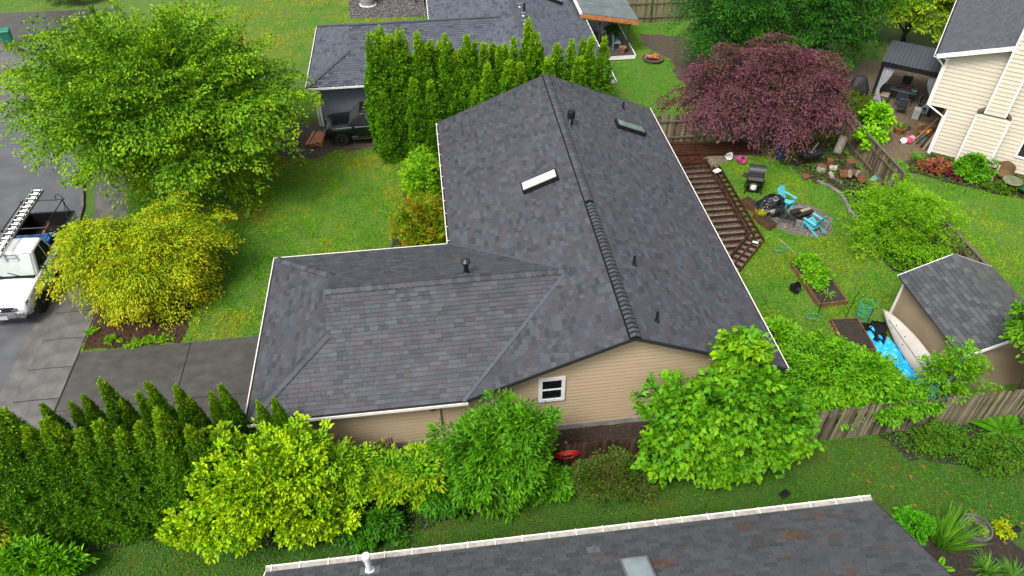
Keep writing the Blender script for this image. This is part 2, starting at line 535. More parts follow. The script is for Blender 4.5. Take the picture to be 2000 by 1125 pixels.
# driveway slabs of the tan house
DRV = [(-14.36, .6), (-6.3, .6), (-6.3, 6.28), (-14.36, 6.28)]
drive = struct(sheet('driveway', DRV, .006, SOIL))
for (x0, x1) in ((-14.30, -10.24), (-10.20, -6.3)):
    for (y0, y1) in ((.62, 3.4), (3.43, 6.26)):
        if y0 < 1 or True:
            box('slab', CONCD, drive, ((x0+x1)/2, (y0+y1)/2, 0), (x1-x0, y1-y0, .05))
MULCHP = wobble([(-14.3, 6.32), (-10.7, 6.32), (-10.5, 7.2), (-10.7, 8.9), (-12.0, 10.6), (-14.2, 10.4)], .35, .10, 5)
struct(sheet('mulch_bed', MULCHP, .010, MULCH))
BEDH = wobble([(-2.3, 7.9), (.4, 7.9), (.4, 16.8), (-1.6, 16.6), (-2.2, 14.0), (-2.6, 11.0)], .4, .1, 6)
struct(sheet('house_bed', BEDH, .010, SOIL))
SIDE = wobble([(-7, -1.1), (11, -1.1), (11, .38), (-7, .38)], .6, .05, 7)
struct(sheet('side_path', SIDE, .008, SOIL))
BEDS = wobble([(-13, -2.3), (-9.6, -2.1), (-8.2, -2.4), (-6, -2.9), (-3.0, -2.9), (1.5, -2.35), (3.2, -2.0), (6.3, -2.1), (10.2, -1.5), (10.2, -1.1), (-13, -1.1)], .5, .14, 8)
struct(sheet('shrub_bed', BEDS, .010, SOIL))
GRN_ = mat('near_lawn_soil', (.036, .100, .008), rough=.9, var=.3, scale=2.5, bump=.6, bscale=30, col2=(.065, .110, .012))
struct(sheet('near_lawn', [(-30, -14), (24, -14), (24, -1.2), (-14, -1.2), (-30, -1.2)], .003, GRN_))
BEDSE = wobble([(14.3, -2.3), (21, -3.6), (21, -1.0), (13.8, -1.0)], .5, .15, 9)
struct(sheet('fern_bed', BEDSE, .010, SOIL))
BEDI = wobble([(11.0, -4.2), (13.2, -4.4), (15.6, -4.9), (16.3, -6.4), (16.0, -9.0), (11.0, -9)], .5, .12, 10)
struct(sheet('flower_bed', BEDI, .010, SOIL))
GRAVM = mat('gravel', (.14, .12, .10), rough=.8, var=.6, scale=26, bump=1.0, bscale=45, detail=3)
PIT = wobble([(14.5, 11.2), (14.5, 10.4), (15.2, 9.7), (16.3, 9.25), (17.2, 9.6), (17.6, 10.5), (17.2, 11.5), (16.3, 12.0), (15.2, 11.9)], .3, .06, 11)
struct(sheet('gravel_circle', PIT, .010, GRAVM))
UND = wobble([(10.0, 7.6), (12.2, 7.7), (13.7, 9.1), (13.7, 15.6), (16.6, 16.2), (17.6, 17.7), (10, 17.7)], .4, .06, 12)
DECKG = mat('deck_ground', (.24, .19, .145), rough=.85, var=.5, scale=8, bump=.7, bscale=40)
struct(sheet('deck_ground', UND, .008, DECKG))
DIRTB = wobble([(18.0, 13.3), (19.0, 12.4), (20.6, 12.4), (20.8, 17.2), (17.6, 17.4), (17.0, 15.6)], .4, .15, 13)
struct(sheet('log_patch', DIRTB, .010, SOIL))
IVY = wobble([(18.9, 12.2), (20.8, 12.6), (20.8, 2.4), (19.3, 5.0), (18.4, 7.2), (18.8, 9.5), (18.7, 11.0)], .4, .12, 14)
struct(sheet('ivy_bed', IVY, .010, SOIL))
PAVE = mat('brick_pavers', (.17, .125, .075), rough=.7, var=.45, scale=7, bump=.5, bscale=9)
PATIO = wobble([(21.3, 13.6), (24.8, 15.0), (27.5, 18.5), (31, 23.5), (27, 26), (22.0, 21.5), (21.1, 17)], .7, .08, 15)
struct(sheet('paver_patio', PATIO, .008, PAVE))
BEDC = wobble([(22.6, 14.2), (24.9, 15.2), (30, 11.2), (29.4, 9.6), (26.3, 11.3), (24.0, 12.8)], .5, .08, 16)
struct(sheet('cream_house_bed', BEDC, .010, SOIL))
DIRTN = wobble([(13.9, 31.5), (16.6, 31), (18.0, 26.4), (16.4, 23.6), (14.9, 23.0), (14.6, 25.5), (14.9, 27.6), (13.6, 30)], .5, .2, 17)
struct(sheet('dirt_path', DIRTN, .006, DIRT))
DIRTS = wobble([(-8.2, 19.4), (-6.6, 18.9), (-5.6, 19.4), (-1, 19.4), (-1, 22.5), (-8.5, 23.0), (-9.0, 21.0)], .4, .2, 18)
struct(sheet('dirt_parking', DIRTS, .006, DIRT))
GRAVD = mat('dark_gravel', (.085, .080, .075), rough=.85, var=.6, scale=22, bump=1.0, bscale=40, detail=3)
GRAVN = wobble([(-5.4, 36.9), (0.2, 36.5), (1, 40.3), (-5.6, 40.4)], .6, .06, 19)
struct(sheet('gravel_strip', GRAVN, .006, GRAVD))

# ================================================================== roofs
CAMV = np.array(CAMP)
def clip(poly, piece):
    out = poly
    n = len(piece)
    for i in range(n):
        a, b = piece[i], piece[(i+1) % n]
        ex, ey = b[0]-a[0], b[1]-a[1]
        src, out = out, []
        for j in range(len(src)):
            p, q = src[j], src[(j+1) % len(src)]
            sp = ex*(p[1]-a[1])-ey*(p[0]-a[0]); sq = ex*(q[1]-a[1])-ey*(q[0]-a[0])
            if sp >= 0: out.append(p)
            if (sp >= 0) != (sq >= 0):
                t = sp/(sp-sq); out.append((p[0]+(q[0]-p[0])*t, p[1]+(q[1]-p[1])*t))
        if len(out) < 3: return []
    return out

def area(p):
    return .5*sum(p[i][0]*p[(i+1) % len(p)][1]-p[(i+1) % len(p)][0]*p[i][1] for i in range(len(p)))

class Plane:
    def __init__(s, O, U, V, pieces, zf, part):
        s.O, s.U, s.V = Vector(O), Vector(U).normalized(), Vector(V).normalized()
        s.N = s.U.cross(s.V).normalized()
        s.part = part
        s.pieces = []
        for pc in pieces:
            q = []
            for (x, y) in pc:
                d = Vector((x, y, zf(x, y)))-s.O
                q.append((d.dot(s.U), d.dot(s.V)))
            s.pieces.append(q if area(q) > 0 else q[::-1])
    def P(s, u, v, h=0.0):
        return s.O+s.U*u+s.V*v+s.N*h

def make_slope(name, parent, O, U, V, pieces, zf, m, thick=.10):
    pl = Plane(O, U, V, pieces, zf, None)
    mb = MB()
    for q in pl.pieces:
        n = len(q)
        vs = [pl.P(u, v, 0) for u, v in q]+[pl.P(u, v, -thick) for u, v in q]
        mb.add(vs, [tuple(range(n)), tuple(range(n, 2*n))[::-1]]+[(i, n+i, n+(i+1) % n, (i+1) % n) for i in range(n)])
    pl.part = mb.build(name, m, parent, world=True)
    return pl

def lay_shingles(owner, planes, e, widths, pal, wts, n_ind, seed, butt=.016, jitter=.0):
    rg = random.Random(seed)
    tabs, ind = [], []
    for pl in planes:
        us = [p[0] for q in pl.pieces for p in q]; vs = [p[1] for q in pl.pieces for p in q]
        u0, u1, v0, v1 = min(us), max(us), min(vs), max(vs)
        rows = int((v1-v0)/e)+1
        for r in range(rows):
            va = v0+r*e; vb = min(va+e, v1)
            if vb-va < .03: continue
            u = u0-rg.uniform(0, widths[-1])
            last = -1
            while u < u1:
                wi = rg.randrange(len(widths)); wd = widths[wi]
                k = rg.choices(range(len(pal)), wts)[0]
                if k == last and rg.random() < .5: k = rg.choices(range(len(pal)), wts)[0]
                last = k
                quad = [(u, va), (u+wd, va), (u+wd, vb), (u, vb)]
                fr = [c for c in (clip(quad, q) for q in pl.pieces) if c and abs(area(c)) > .0015]
                if fr:
                    full = len(fr) == 1 and abs(area(fr[0])-wd*e) < 1e-4
                    ctr = pl.P(u+wd/2, (va+vb)/2)
                    dd = (ctr-CAMP).length
                    tabs.append((dd, pl, fr, k, wi, full, va, u))
                u += wd
    tabs.sort(key=lambda t: t[0])
    cnt = 0
    mb = MB(); meshes = {}
    lowh = .004
    for (dd, pl, fr, k, wi, full, va, u) in tabs:
        if full and cnt < n_ind:
            cnt += 1
            key = (wi, k)
            if key not in meshes:
                wd = widths[wi]-.008; q = MB()
                vs = [(.004, 0, butt), (wd+.004, 0, butt), (wd+.004, e, lowh), (.004, e, lowh), (.004, 0, 0), (wd+.004, 0, 0), (wd+.004, e, 0), (.004, e, 0)]
                q.add(vs, [(0, 1, 2, 3), (0, 4, 5, 1), (1, 5, 6, 2), (2, 6, 7, 3), (3, 7, 4, 0)], None, tuple(pal[k]))
                meshes[key] = q.mesh('shingle', SHINGLE, usecol=True)
            T = Matrix((pl.U, pl.V, pl.N)).transposed().to_4x4(); T.translation = pl.P(u, va, .001)
            link('shingle', meshes[key], pl.part, True, T)
        else:
            f = rg.uniform(.93, 1.07); col = tuple(c*f for c in pal[k])
            for c in fr:
                n = len(c)
                vs = []
                um = sum(p[0] for p in c)/n
                for (a, b) in c:
                    h = butt+(lowh-butt)*((b-va)/e)
                    a2 = a if len(fr) > 1 else a+(.004 if a < um else -.004)
                    vs.append(pl.P(a2, b, h+.001))
                vs += [pl.P(a, b, .001) for (a, b) in c]
                mb.add(vs, [tuple(range(n))]+[(i, n+i, n+(i+1) % n, (i+1) % n) for i in range(n)], None, col)
    o = mb.build('shingle_field', SHINGLE, owner, world=True, usecol=True)
    o['kind'] = 'stuff'
    return o

def caps(part, a, b, dl, dr, e, wd, pal, seed, lift=.02, butt=.028, gap=-.15):
    """folded cap shingles from a to b (butts face a)"""
    rg = random.Random(seed)
    a, b = Vector(a), Vector(b); y = (b-a); L = y.length; y.normalize()
    dl, dr = Vector(dl), Vector(dr)
    dl = (dl-y*dl.dot(y)).normalized(); dr = (dr-y*dr.dot(y)).normalized()
    z = -(dl+dr).normalized()
    if z.z < 0: z = -z
    x = y.cross(z).normalized(); z = x.cross(y)
    F = Matrix((x, y, z)).transposed()
    loc = lambda v: Vector((v.dot(x), v.dot(y), v.dot(z)))
    l, r = loc(dl), loc(dr)
    if l.x > 0: l, r = r, l
    ms = []
    for c in pal:
        q = MB()
        def ring(yy, h):
            return [l*wd+Vector((0, yy, h)), Vector((0, yy, h+.008)), r*wd+Vector((0, yy, h))]
        yl = e*1.15 if gap < 0 else e-gap
        A, B = ring(0, butt), ring(yl, lift*.45); A0 = ring(0, lift*.45-.012)
        D = ring(yl, lift*.45-.02)
        q.add(A+B+A0+D, [(0, 1, 4, 3), (1, 2, 5, 4), (0, 6, 7, 1), (1, 7, 8, 2), (0, 3, 9, 6), (2, 8, 11, 5)], None, tuple(c))
        ms.append(q.mesh('ridge_shingle', SHINGLE, usecol=True))
    n = int(L/e)
    for i in range(n):
        T = F.to_4x4(); T.translation = a+y*(i*e)+z*lift*.4
        link('ridge_shingle', ms[rg.randrange(len(ms))], part, True, T)

def gutter(parent, a, b, outward, m=None, name='gutter', w_=.11, h_=.10, hangers=0):
    m = m or GUTTER
    a, b, n = Vector(a), Vector(b), Vector(outward)
    d = (b-a).normalized()
    prof = [(0, 0), (w_, .0), (w_, -h_), (0, -h_)]
    mb = MB()
    zl = Vector((0, 0, 1))
    mb.beam(a+n*(w_-.012)-zl*h_*.5, b+n*(w_-.012)-zl*h_*.5, .034, h_)
    mb.beam(a+n*(w_*.5)-zl*h_, b+n*(w_*.5)-zl*h_, w_-.024, .012)
    g = mb.build(name, m, parent, world=True)
    mb2 = MB().beam(a+n*(w_*.5-.01)-zl*(h_*.30), b+n*(w_*.5-.01)-zl*(h_*.30), w_-.034, .03)
    mb2.build('gutter_debris', SOIL if w_ < .15 else mat('dirty_gutter', (.44, .40, .35), rough=.7, var=.25, scale=9), g, world=True)
    if hangers:
        L = (b-a).length; k = int(L/hangers)
        hm = MB().beam((0, 0, 0), tuple(n*(w_+.02)), .03, .012).mesh('hanger', m)
        for i in range(k+1):
            o = link('hanger', hm, g, True, Matrix.Translation(a+d*(.15+i*hangers)+zl*.006))
    return g

def plank_wall(parent, a, b, z0, topf, m, course=.17, proud=.018, name='siding_board', gap=0.0):
    """lap siding boards from a to b (plan points, outward to the right of a->b), topf(s)->height at distance s"""
    a, b = Vector((a[0], a[1], 0)), Vector((b[0], b[1], 0))
    d = b-a; L = d.length; d.normalize(); n = Vector((d.y, -d.x, 0))
    ss = [L*i/80 for i in range(81)]
    z = z0
    zm = max(topf(s) for s in ss)
    while z < zm-.02:
        z1 = z+course-gap
        lo = [s for s in ss if topf(s) > z+.01]
        if not lo: break
        hi = [s for s in ss if topf(s) >= z1]
        s0, s1 = lo[0], lo[-1]
        if hi: t0, t1, zt = hi[0], hi[-1], z1
        else:
            k = max(lo, key=topf); t0, t1, zt = k-.02, k+.02, min(topf(k), z1)
            if lo[0] == ss[0] and topf(lo[0]) >= topf(k)-.03: t0 = lo[0]
            if lo[-1] == ss[-1] and topf(lo[-1]) >= topf(k)-.03: t1 = lo[-1]
        vs = []
        for (s, zz, off) in ((s0, z, proud), (s1, z, proud), (t1, zt, .004), (t0, zt, .004)):
            vs.append(a+d*s+n*off+Vector((0, 0, zz)))
        for (s, zz, off) in ((s0, z, -.02), (s1, z, -.02), (t1, zt, -.02), (t0, zt, -.02)):
            vs.append(a+d*s+n*off+Vector((0, 0, zz)))
        MB().add(vs, [(0, 1, 2, 3), (4, 7, 6, 5), (0, 4, 5, 1), (1, 5, 6, 2), (2, 6, 7, 3), (3, 7, 4, 0)]).build(name, m, parent, world=True)
        z = z1+gap
    if gap > 0:  # dark sheet seen through the gaps, coloured as the laps' shadow and dirt lines
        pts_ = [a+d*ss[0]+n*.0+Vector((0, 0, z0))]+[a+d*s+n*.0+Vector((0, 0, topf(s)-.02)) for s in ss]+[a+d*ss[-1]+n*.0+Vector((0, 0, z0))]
        MB().add(pts_, [tuple(range(len(pts_)))]).build('shadow_line_backing', mat('shadow_line_backing', (.09, .06, .038), rough=.9), parent, world=True)

def skylight(parent, pl_P, U, V, N, w_, h_, glassm, framem, up_=.16):
    T = Matrix((U, V, N)).transposed().to_4x4(); T.translation = pl_P
    mb = MB()
    for (c, d) in (((0, -h_/2, up_/2), (w_, .06, up_)), ((0, h_/2, up_/2), (w_, .06, up_)), ((-w_/2+.03, 0, up_/2), (.06, h_-.06, up_)), ((w_/2-.03, 0, up_/2), (.06, h_-.06, up_))):
        mb.box(c, d, M=T)
    s = mb.build('skylight', framem, parent, world=True)
    MB().box((0, 0, up_-.01), (w_-.12, h_-.06, .03), M=T).build('pane', glassm, s, world=True)
    MB().box((0, -h_/2-.09, .022), (w_+.22, .14, .008), M=T).build('skylight_flashing', FLASH, s, world=True)
    MB().box((0, h_/2+.08, .022), (w_+.14, .12, .008), M=T).build('skylight_flashing', FLASH, s, world=True)
    return s

def window(parent, M_, w_, h_, fm=WHITE, sash=True, trim=.09):
    """M_: x right, y out of the wall, z up; origin centre"""
    fr = MB()
    for (c, d) in (((0, .02, h_/2), (w_+trim, .06, trim)), ((0, .02, -h_/2), (w_+trim, .07, trim)), ((-w_/2, .02, 0), (trim, .06, h_-trim)), ((w_/2, .02, 0), (trim, .06, h_-trim))):
        fr.box(c, d, M=M_)
    if sash: fr.box((0, .015, 0), (w_-trim, .05, .05), M=M_)
    f = fr.build('window_frame', fm, parent, world=True)
    hs_ = ((-1, h_/4), (1, -h_/4)) if sash else ((1, 0),)
    for (_, zc) in hs_:
        MB().box((0, .008, zc), (w_-trim-.01, .02, (h_/2-.06 if sash else h_-trim-.01)), M=M_).build('pane', GLASS, f, world=True)
    return f

# palettes of the asphalt shingles
PALM = [(.090, .098, .117), (.074, .081, .099), (.111, .120, .140), (.100, .087, .094), (.056, .060, .073), (.084, .078, .088)]
WTM = [5, 4, 3, 2.2, 1.6, 2]
PALN = [(.118, .134, .165), (.100, .114, .142), (.136, .152, .184), (.070, .078, .098)]
WTN = [4, 3, 3, 1.4]

def house(t, X0, X1, Y0, Y1, YA, YB, XW, XG, he, p, pal, wts, n_ind, e, widths, seed, dk, capson=True, ov=.35):
    """gable body with a dutch-gabled wing on its left; fills the thing t with roof parts"""
    hw = (X1-X0)/2; xr = X0+hw; zr = he+p*hw; ym = (YA+YB)/2; ha = (YB-YA)/2; xa = X0+ha; za = he+p*ha; d = XG-XW
    pcs = []
    if YA > Y0+.01: pcs.append([(X0, Y0), (xr, Y0), (xr, YA), (X0, YA)])
    pcs += [[(X0, YA), (xa, ym), (xr, ym), (xr, YA)], [(xa, ym), (X0, YB), (X0, Y1), (xr, Y1), (xr, ym)]]
    L_ = make_slope('roof_slope', t, (X0, Y1, he), (0, -1, 0), (1, 0, p), pcs, lambda x, y: he+p*(x-X0), dk)
    R_ = make_slope('roof_slope', t, (X1, Y0, he), (0, 1, 0), (-1, 0, p), [[(X1, Y0), (X1, Y1), (xr, Y1), (xr, Y0)]], lambda x, y: he+p*(X1-x), dk)
    og = XG-.12
    zn = lambda x, y: he+p*(y-YA)
    N_ = make_slope('roof_slope', t, (XW, YA, he), (1, 0, 0), (0, 1, p), [[(XW, YA), (XG, YA), (XG, YA+d)], [(XG, YA), (X0, YA), (xa, ym), (XG, ym)]], zn, dk)
    zf = lambda x, y: he+p*(YB-y)
    F_ = make_slope('roof_slope', t, (X0, YB, he), (-1, 0, 0), (0, -1, p), [[(XW, YB), (XG, YB), (XG, YB-d)], [(XG, YB), (X0, YB), (xa, ym), (XG, ym)]], zf, dk)
    W_ = make_slope('roof_slope', t, (XW, YB, he), (0, -1, 0), (1, 0, p), [[(XW, YA), (XG, YA+d), (XG, YB-d), (XW, YB)]], lambda x, y: he+p*(x-XW), dk)
    pls = [L_, R_, N_, F_, W_]
    lay_shingles(t, pls, e, widths, pal, wts, n_ind, seed, butt=.024)
    # gablet wall above the hip
    MB().add([(XG-.01, YA+d, he+p*d-.05), (XG-.01, YB-d, he+p*d-.05), (XG-.01, ym, za-.06)], [(0, 2, 1)]).build('gablet', dk, t, world=True)
    return dict(L=L_, R=R_, N=N_, F=F_, W=W_, xr=xr, zr=zr, ym=ym, xa=xa, za=za, d=d)

# ------------------------------------------------------------------ the tan house in the middle
TH = thing('house', 'tan house with grey shingle gable roof and lower dutch-gabled wing', 'house', (2, 6, 0))
DECK = mat('roof_edge', (.030, .031, .034), rough=.5, var=.2)
HE, PT = 2.55, .412
X0, X1, Y0, Y1, YB, XW, XG = 0, 10.4, 0, 17.22, 7.76, -6.62, -4.24
H = house(TH, X0, X1, Y0, Y1, 0, YB, XW, XG, HE, PT, PALM, WTM, 300, .155, [.17, .23, .30, .38], 11, DECK)
xr, zr, ym, xa, za, dd = H['xr'], H['zr'], H['ym'], H['xa'], H['za'], H['d']
DL, DR, DN, DF = Vector((-1, 0, -PT)), Vector((1, 0, -PT)), Vector((0, -1, -PT)), Vector((0, 1, -PT))
for (sx, part_) in ((-1, 'L'), (1, 'R')):
    rv = MB()
    q0 = Vector((sx, 0, -PT)).normalized(); nn_ = Vector((sx*PT, 0, 1)).normalized()
    aa, bb = Vector((xr, -.03, zr)), Vector((xr, Y1+.02, zr))
    rv.add([aa+nn_*.012, aa+q0*.185+nn_*.012, bb+q0*.185+nn_*.012, bb+nn_*.012, aa+nn_*.05, aa+q0*.185+nn_*.04, bb+q0*.185+nn_*.04, bb+nn_*.05], [(4, 5, 6, 7), (7, 6, 5, 4), (1, 2, 6, 5), (5, 6, 2, 1), (0, 1, 5, 4), (3, 2, 6, 7)])
    rv.build('ridge_vent', BLACKPL, H[part_].part, world=True)  # vent strip; its black also stands in for the caps' shadows in the gaps
caps(H['L'].part, (xr, -.02, zr+.045), (xr, 6.95, zr+.045), DL, DR, .195, .160, [PALM[0], PALM[2], PALM[2], PALM[3]], 5, lift=.05, butt=.05, gap=.045)
caps(H['R'].part, (xr, 6.95, zr+.045), (xr, Y1, zr+.045), DL, DR, .30, .160, [PALM[0], PALM[1], PALM[2], PALM[3]], 6, lift=.04, butt=.03, gap=.008)
caps(H['N'].part, (XG, ym, za), (xa+.05, ym, za), DN, DF, .19, .16, PALM[:5], 7, lift=.04, butt=.06)
caps(H['W'].part, (XW+.05, .05, HE+.02), (XG+.05, dd+.05, HE+PT*dd+.02), DN, Vector((-1, 0, -PT)), .25, .16, PALM[:5], 8, lift=.04, butt=.06)
caps(H['W'].part, (XW+.05, YB-.05, HE+.02), (XG+.05, YB-dd-.05, HE+PT*dd+.02), DF, Vector((-1, 0, -PT)), .25, .16, PALM[:5], 9, lift=.04, butt=.06)
for (yy, s) in ((0, 1), (YB, -1)):
    v = MB()
    a, b = Vector((-.05, yy-.05*s, HE+.012)), Vector((xa, ym, za+.012))
    v.beam(a+Vector((0, 0, .02)), b+Vector((0, 0, .02)), .12, .02, upv=(-.28, -.28*s, 1))
    vf = v.build('valley_flashing', FLASH, TH, world=True)
    MB().beam(a+Vector((0, 0, .008)), b+Vector((0, 0, .008)), .19, .012, upv=(-.28, -.28*s, 1)).build('valley_liner', DECK, vf, world=True)
# rake edges and gutters
for (yy, o_) in ((Y0, -1), (Y1, 1)):
    mb = MB()
    for (xx, sx) in ((X0, 1), (X1, -1)):
        mb.beam((xx, yy+.012*o_, HE-.05), (xr, yy+.012*o_, zr-.05), .03, .13)
    mb.build('rake_board', DECK, TH, world=True)
gutter(TH, (X0, YB+.12, HE-.0), (X0, Y1, HE-.0), (-1, 0, 0), hangers=.9)
gutter(TH, (X1, Y0, HE), (X1, Y1, HE), (1, 0, 0))
gutter(TH, (XW-.11, YB, HE), (X0-.12, YB, HE), (0, 1, 0))
gutter(TH, (XW, YB+.1, HE), (XW, -.1, HE), (-1, 0, 0))
gutter(TH, (XW+.02, 0, HE), (X0+.1, 0, HE), (0, -1, 0))
# soffits
MB().box((-3.2, .22, HE-.10), (6.6, .40, .03)).build('soffit', GUTTER, TH, world=True)
# walls
yw = .42
core = MB()
core.box((5.2, 8.6, 1.28), (9.5, 16.2, 2.36)); core.box((-3.1, 3.88, 1.27), (6.2, 6.9, 2.34))
core.build('wall', TAND, TH, world=True)
gb = MB().prism([(.45, 0), (9.95, 0), (9.95, .15), (5.2, 2.03), (.45, .15)], 0, 16.0, M=Matrix.Translation((0, 16.6, 2.45)) @ Matrix.Rotation(R(90), 4, 'X'))
gb.build('gable_wall', TAND, TH, world=True)
top = lambda s: (HE-.10) if s-6.1 < .0 else min(HE-.12+PT*(s-6.1), HE-.12+PT*(10.4-(s-6.1)))
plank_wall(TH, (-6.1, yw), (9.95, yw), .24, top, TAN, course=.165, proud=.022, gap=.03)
box('foundation', mat('pale_foundation', (.36, .35, .33), rough=.8, var=.3, scale=4), TH, (1.92, yw+.02, .12), (16.0, .10, .26), world=True)
MB().box((10.0, 8.6, 1.3), (.06, 16.2, 2.4)).build('wall_panel', TAN, TH, world=True)
# window, downspout, lamp, vent
window(TH, Matrix.Translation((2.81, yw-.03, 2.22)) @ Matrix.Diagonal((1, -1, 1, 1)), .74, 1.02, trim=.12)
MB().tube([(-.83, yw-.06, HE-.15), (-.83, yw-.06, .5), (-.80, yw-.12, .3)], .045, 8).build('downspout', TAN, TH, world=True)
lp = MB().lathe([(.03, 0), (.10, .02), (.13, .10), (.13, .16), (.09, .22), (.02, .24)], 14, M=Matrix.Translation((-1.03, yw-.02, 2.0)) @ Matrix.Rotation(R(75), 4, 'X')).build('meter_lamp', GALV, TH, world=True, smooth=True)
MB().box((-1.03, yw-.04, 2.0), (.12, .05, .2)).build('lamp_plate', TAN, lp, world=True)
vent_m = MB()
for k in range(4): vent_m.box((7.1, yw-.03, .36+k*.035), (.42, .03, .02))
vent_m.box((7.1, yw-.022, .42), (.46, .02, .20))
vent_m.build('crawl_vent', GUTTER, TH, world=True)
# skylights
SKYW = mat('white_skylight', (.62, .62, .60), rough=.35, var=.12, scale=9)
SKYG = mat('green_glass', (.20, .27, .23), rough=.10, var=.25, scale=2, spec=.8)
Lp, Rp = H['L'], H['R']
skylight(Lp.part, Vector((3.76, 9.2, HE+PT*3.76)), Lp.U, Lp.V, Lp.N, .62, 1.45, SKYW, DARKMETAL, .2)
skylight(Rp.part, Vector((8.6, 14.1, HE+PT*1.8)), Rp.U, Rp.V, Rp.N, .62, 1.40, SKYG, DARKMETAL, .2)
def pipe_vent(part, x, y, z, r=.05, h=.38):
    o = MB().lathe([(r, -.15), (r, h), (r*.75, h), (r*.7, h-.05)], 10, c=(x, y, z)).build('vent_pipe', BLACKPL, part, world=True, smooth=False)
    MB().lathe([(r*2.4, -.03), (r*1.5, .05), (r*1.1, .08)], 12, c=(x, y, z)).build('vent_boot', BLACKPL, o, world=True)
    return o
zR = lambda x: HE+PT*(10.4-x)
for (x, y) in ((6.09, 3.64), (6.14, .94), (8.79, 16.1)): pipe_vent(Rp.part, x, y, zR(x))
def flue(part, x, y, z, r, h, capr):
    o = MB().lathe([(r*1.5, -.1), (r*1.35, .06), (r, .08), (r, h*.7)], 14, c=(x, y, z)).build('flue', DARKMETAL, part, world=True)
    MB().lathe([(r*.8, h*.66), (capr, h*.72), (capr*1.1, h*.78), (capr*1.1, h*.84), (capr*.4, h), (.01, h)], 16, c=(x, y, z)).build('flue_cap', mat('flue_cap', (.05, .055, .06), rough=.25, metal=.5), o, world=True, smooth=False)
flue(H['F'].part, .46, 4.42, HE+PT*(YB-4.42), .085, .66, .15)
fo = MB().lathe([(.08, -.1), (.08, .28), (.10, .3), (.17, .33), (.17, .62), (.16, .64), (.02, .66)], 16, c=(5.60, 12.8, zR(5.6))).build('roof_vent', DARKMETAL, Rp.part, world=True)
for a in range(3):
    an = a*2.1
    MB().beam((5.6+.2*math.cos(an), 12.8+.2*math.sin(an), zR(5.6)+.0), (5.6+.1*math.cos(an), 12.8+.1*math.sin(an), zR(5.6)+.3), .03, .03).build('vent_bracket', GALV, fo, world=True)

# ------------------------------------------------------------------ the slate-grey house behind the hedge
TN = thing('house', 'slate grey house with dark roof and white gutters behind the tall hedge', 'house', (3, 27, 0))
NE = house(TN, .1, 9.4, 20.3, 33.6, 21.7, 29.6, -6.6, -4.4, 2.55, .40, PALN, WTN, 0, .165, [.28, .36, .46], 21, DECK)
DKS = mat('slate_cap', (.075, .082, .10), rough=.5, var=.2)
for (a, b) in (((NE['xr'], 20.3, NE['zr']), (NE['xr'], 33.6, NE['zr'])), ((-4.45, NE['ym'], NE['za']), (NE['xa'], NE['ym'], NE['za'])),
               ((-6.6, 21.7, 2.56), (-4.4, 23.9, 2.56+.4*2.2)), ((-6.6, 29.6, 2.56), (-4.4, 27.4, 2.56+.4*2.2))):
    MB().beam(Vector(a)+Vector((0, 0, .02)), Vector(b)+Vector((0, 0, .02)), .2, .03).build('ridge_strip', DKS, TN, world=True)
MB().beam((.1, 21.7, 2.585), (NE['xa'], NE['ym'], NE['za']+.03), .14, .02, upv=(-.28, -.28, 1)).build('valley_flashing', FLASH, TN, world=True)
gutter(TN, (-6.6, 21.7, 2.55), (.1, 21.7, 2.55), (0, -1, 0), WHITE, hangers=.6)
gutter(TN, (-6.6, 29.6, 2.55), (-6.6, 21.7, 2.55), (-1, 0, 0), WHITE)
gutter(TN, (.1, 29.7, 2.55), (.1, 33.6, 2.55), (-1, 0, 0), WHITE, hangers=.4)
gutter(TN, (9.4, 20.3, 2.55), (9.4, 33.6, 2.55), (1, 0, 0), WHITE, hangers=.6)
for (xx, sx) in ((.1, 1), (9.4, -1)):
    MB().beam((xx, 20.28, 2.48), (NE['xr'], 20.28, NE['zr']-.06), .03, .16).build('rake_board', WHITE, TN, world=True)
cn = MB(); cn.box((-3.1, 25.65, 1.2), (6.2, 6.8, 2.4)); cn.box((4.75, 27, 1.2), (8.4, 12.4, 2.4)); cn.build('wall', GREYP, TN, world=True)
plank_wall(TN, (-6.22, 22.22), (.5, 22.22), .1, lambda s: 2.42, GREYP, course=.2)
MB().box((-6.24, 22.2, 1.2), (.12, .14, 2.4)).build('corner_trim', WHITE, TN, world=True)
MB().tube([(-6.38, 22.1, 2.4), (-6.38, 22.1, .1)], .045, 8).build('downspout', WHITE, TN, world=True)
gbn = MB().prism([(.6, 0), (8.9, 0), (4.75, 1.66)], 0, 12.0, M=Matrix.Translation((0, 32.8, 2.45)) @ Matrix.Rotation(R(90), 4, 'X')).build('gable_wall', GREYP, TN, world=True)
zN = lambda x: 2.55+.4*(9.4-x)
for (x, y, kind) in ((5.21, 26.67, 0), (5.38, 26.0, 1), (5.25, 25.4, 0), (5.14, 24.2, 0)):
    if kind: pipe_vent(NE['R'].part, x, y, zN(x), .06, .5)
    else: MB().lathe([(.2, 0), (.2, .05), (.12, .12), (.16, .14), (.16, .2), (.02, .24)], 12, c=(x, y, zN(x)-.03)).build('roof_vent', GALV, NE['R'].part, world=True)
skylight(NE['R'].part, Vector((7.55, 29.8, zN(7.55))), NE['R'].U, NE['R'].V, NE['R'].N, .7, 1.3, SKYG, DARKMETAL, .2)

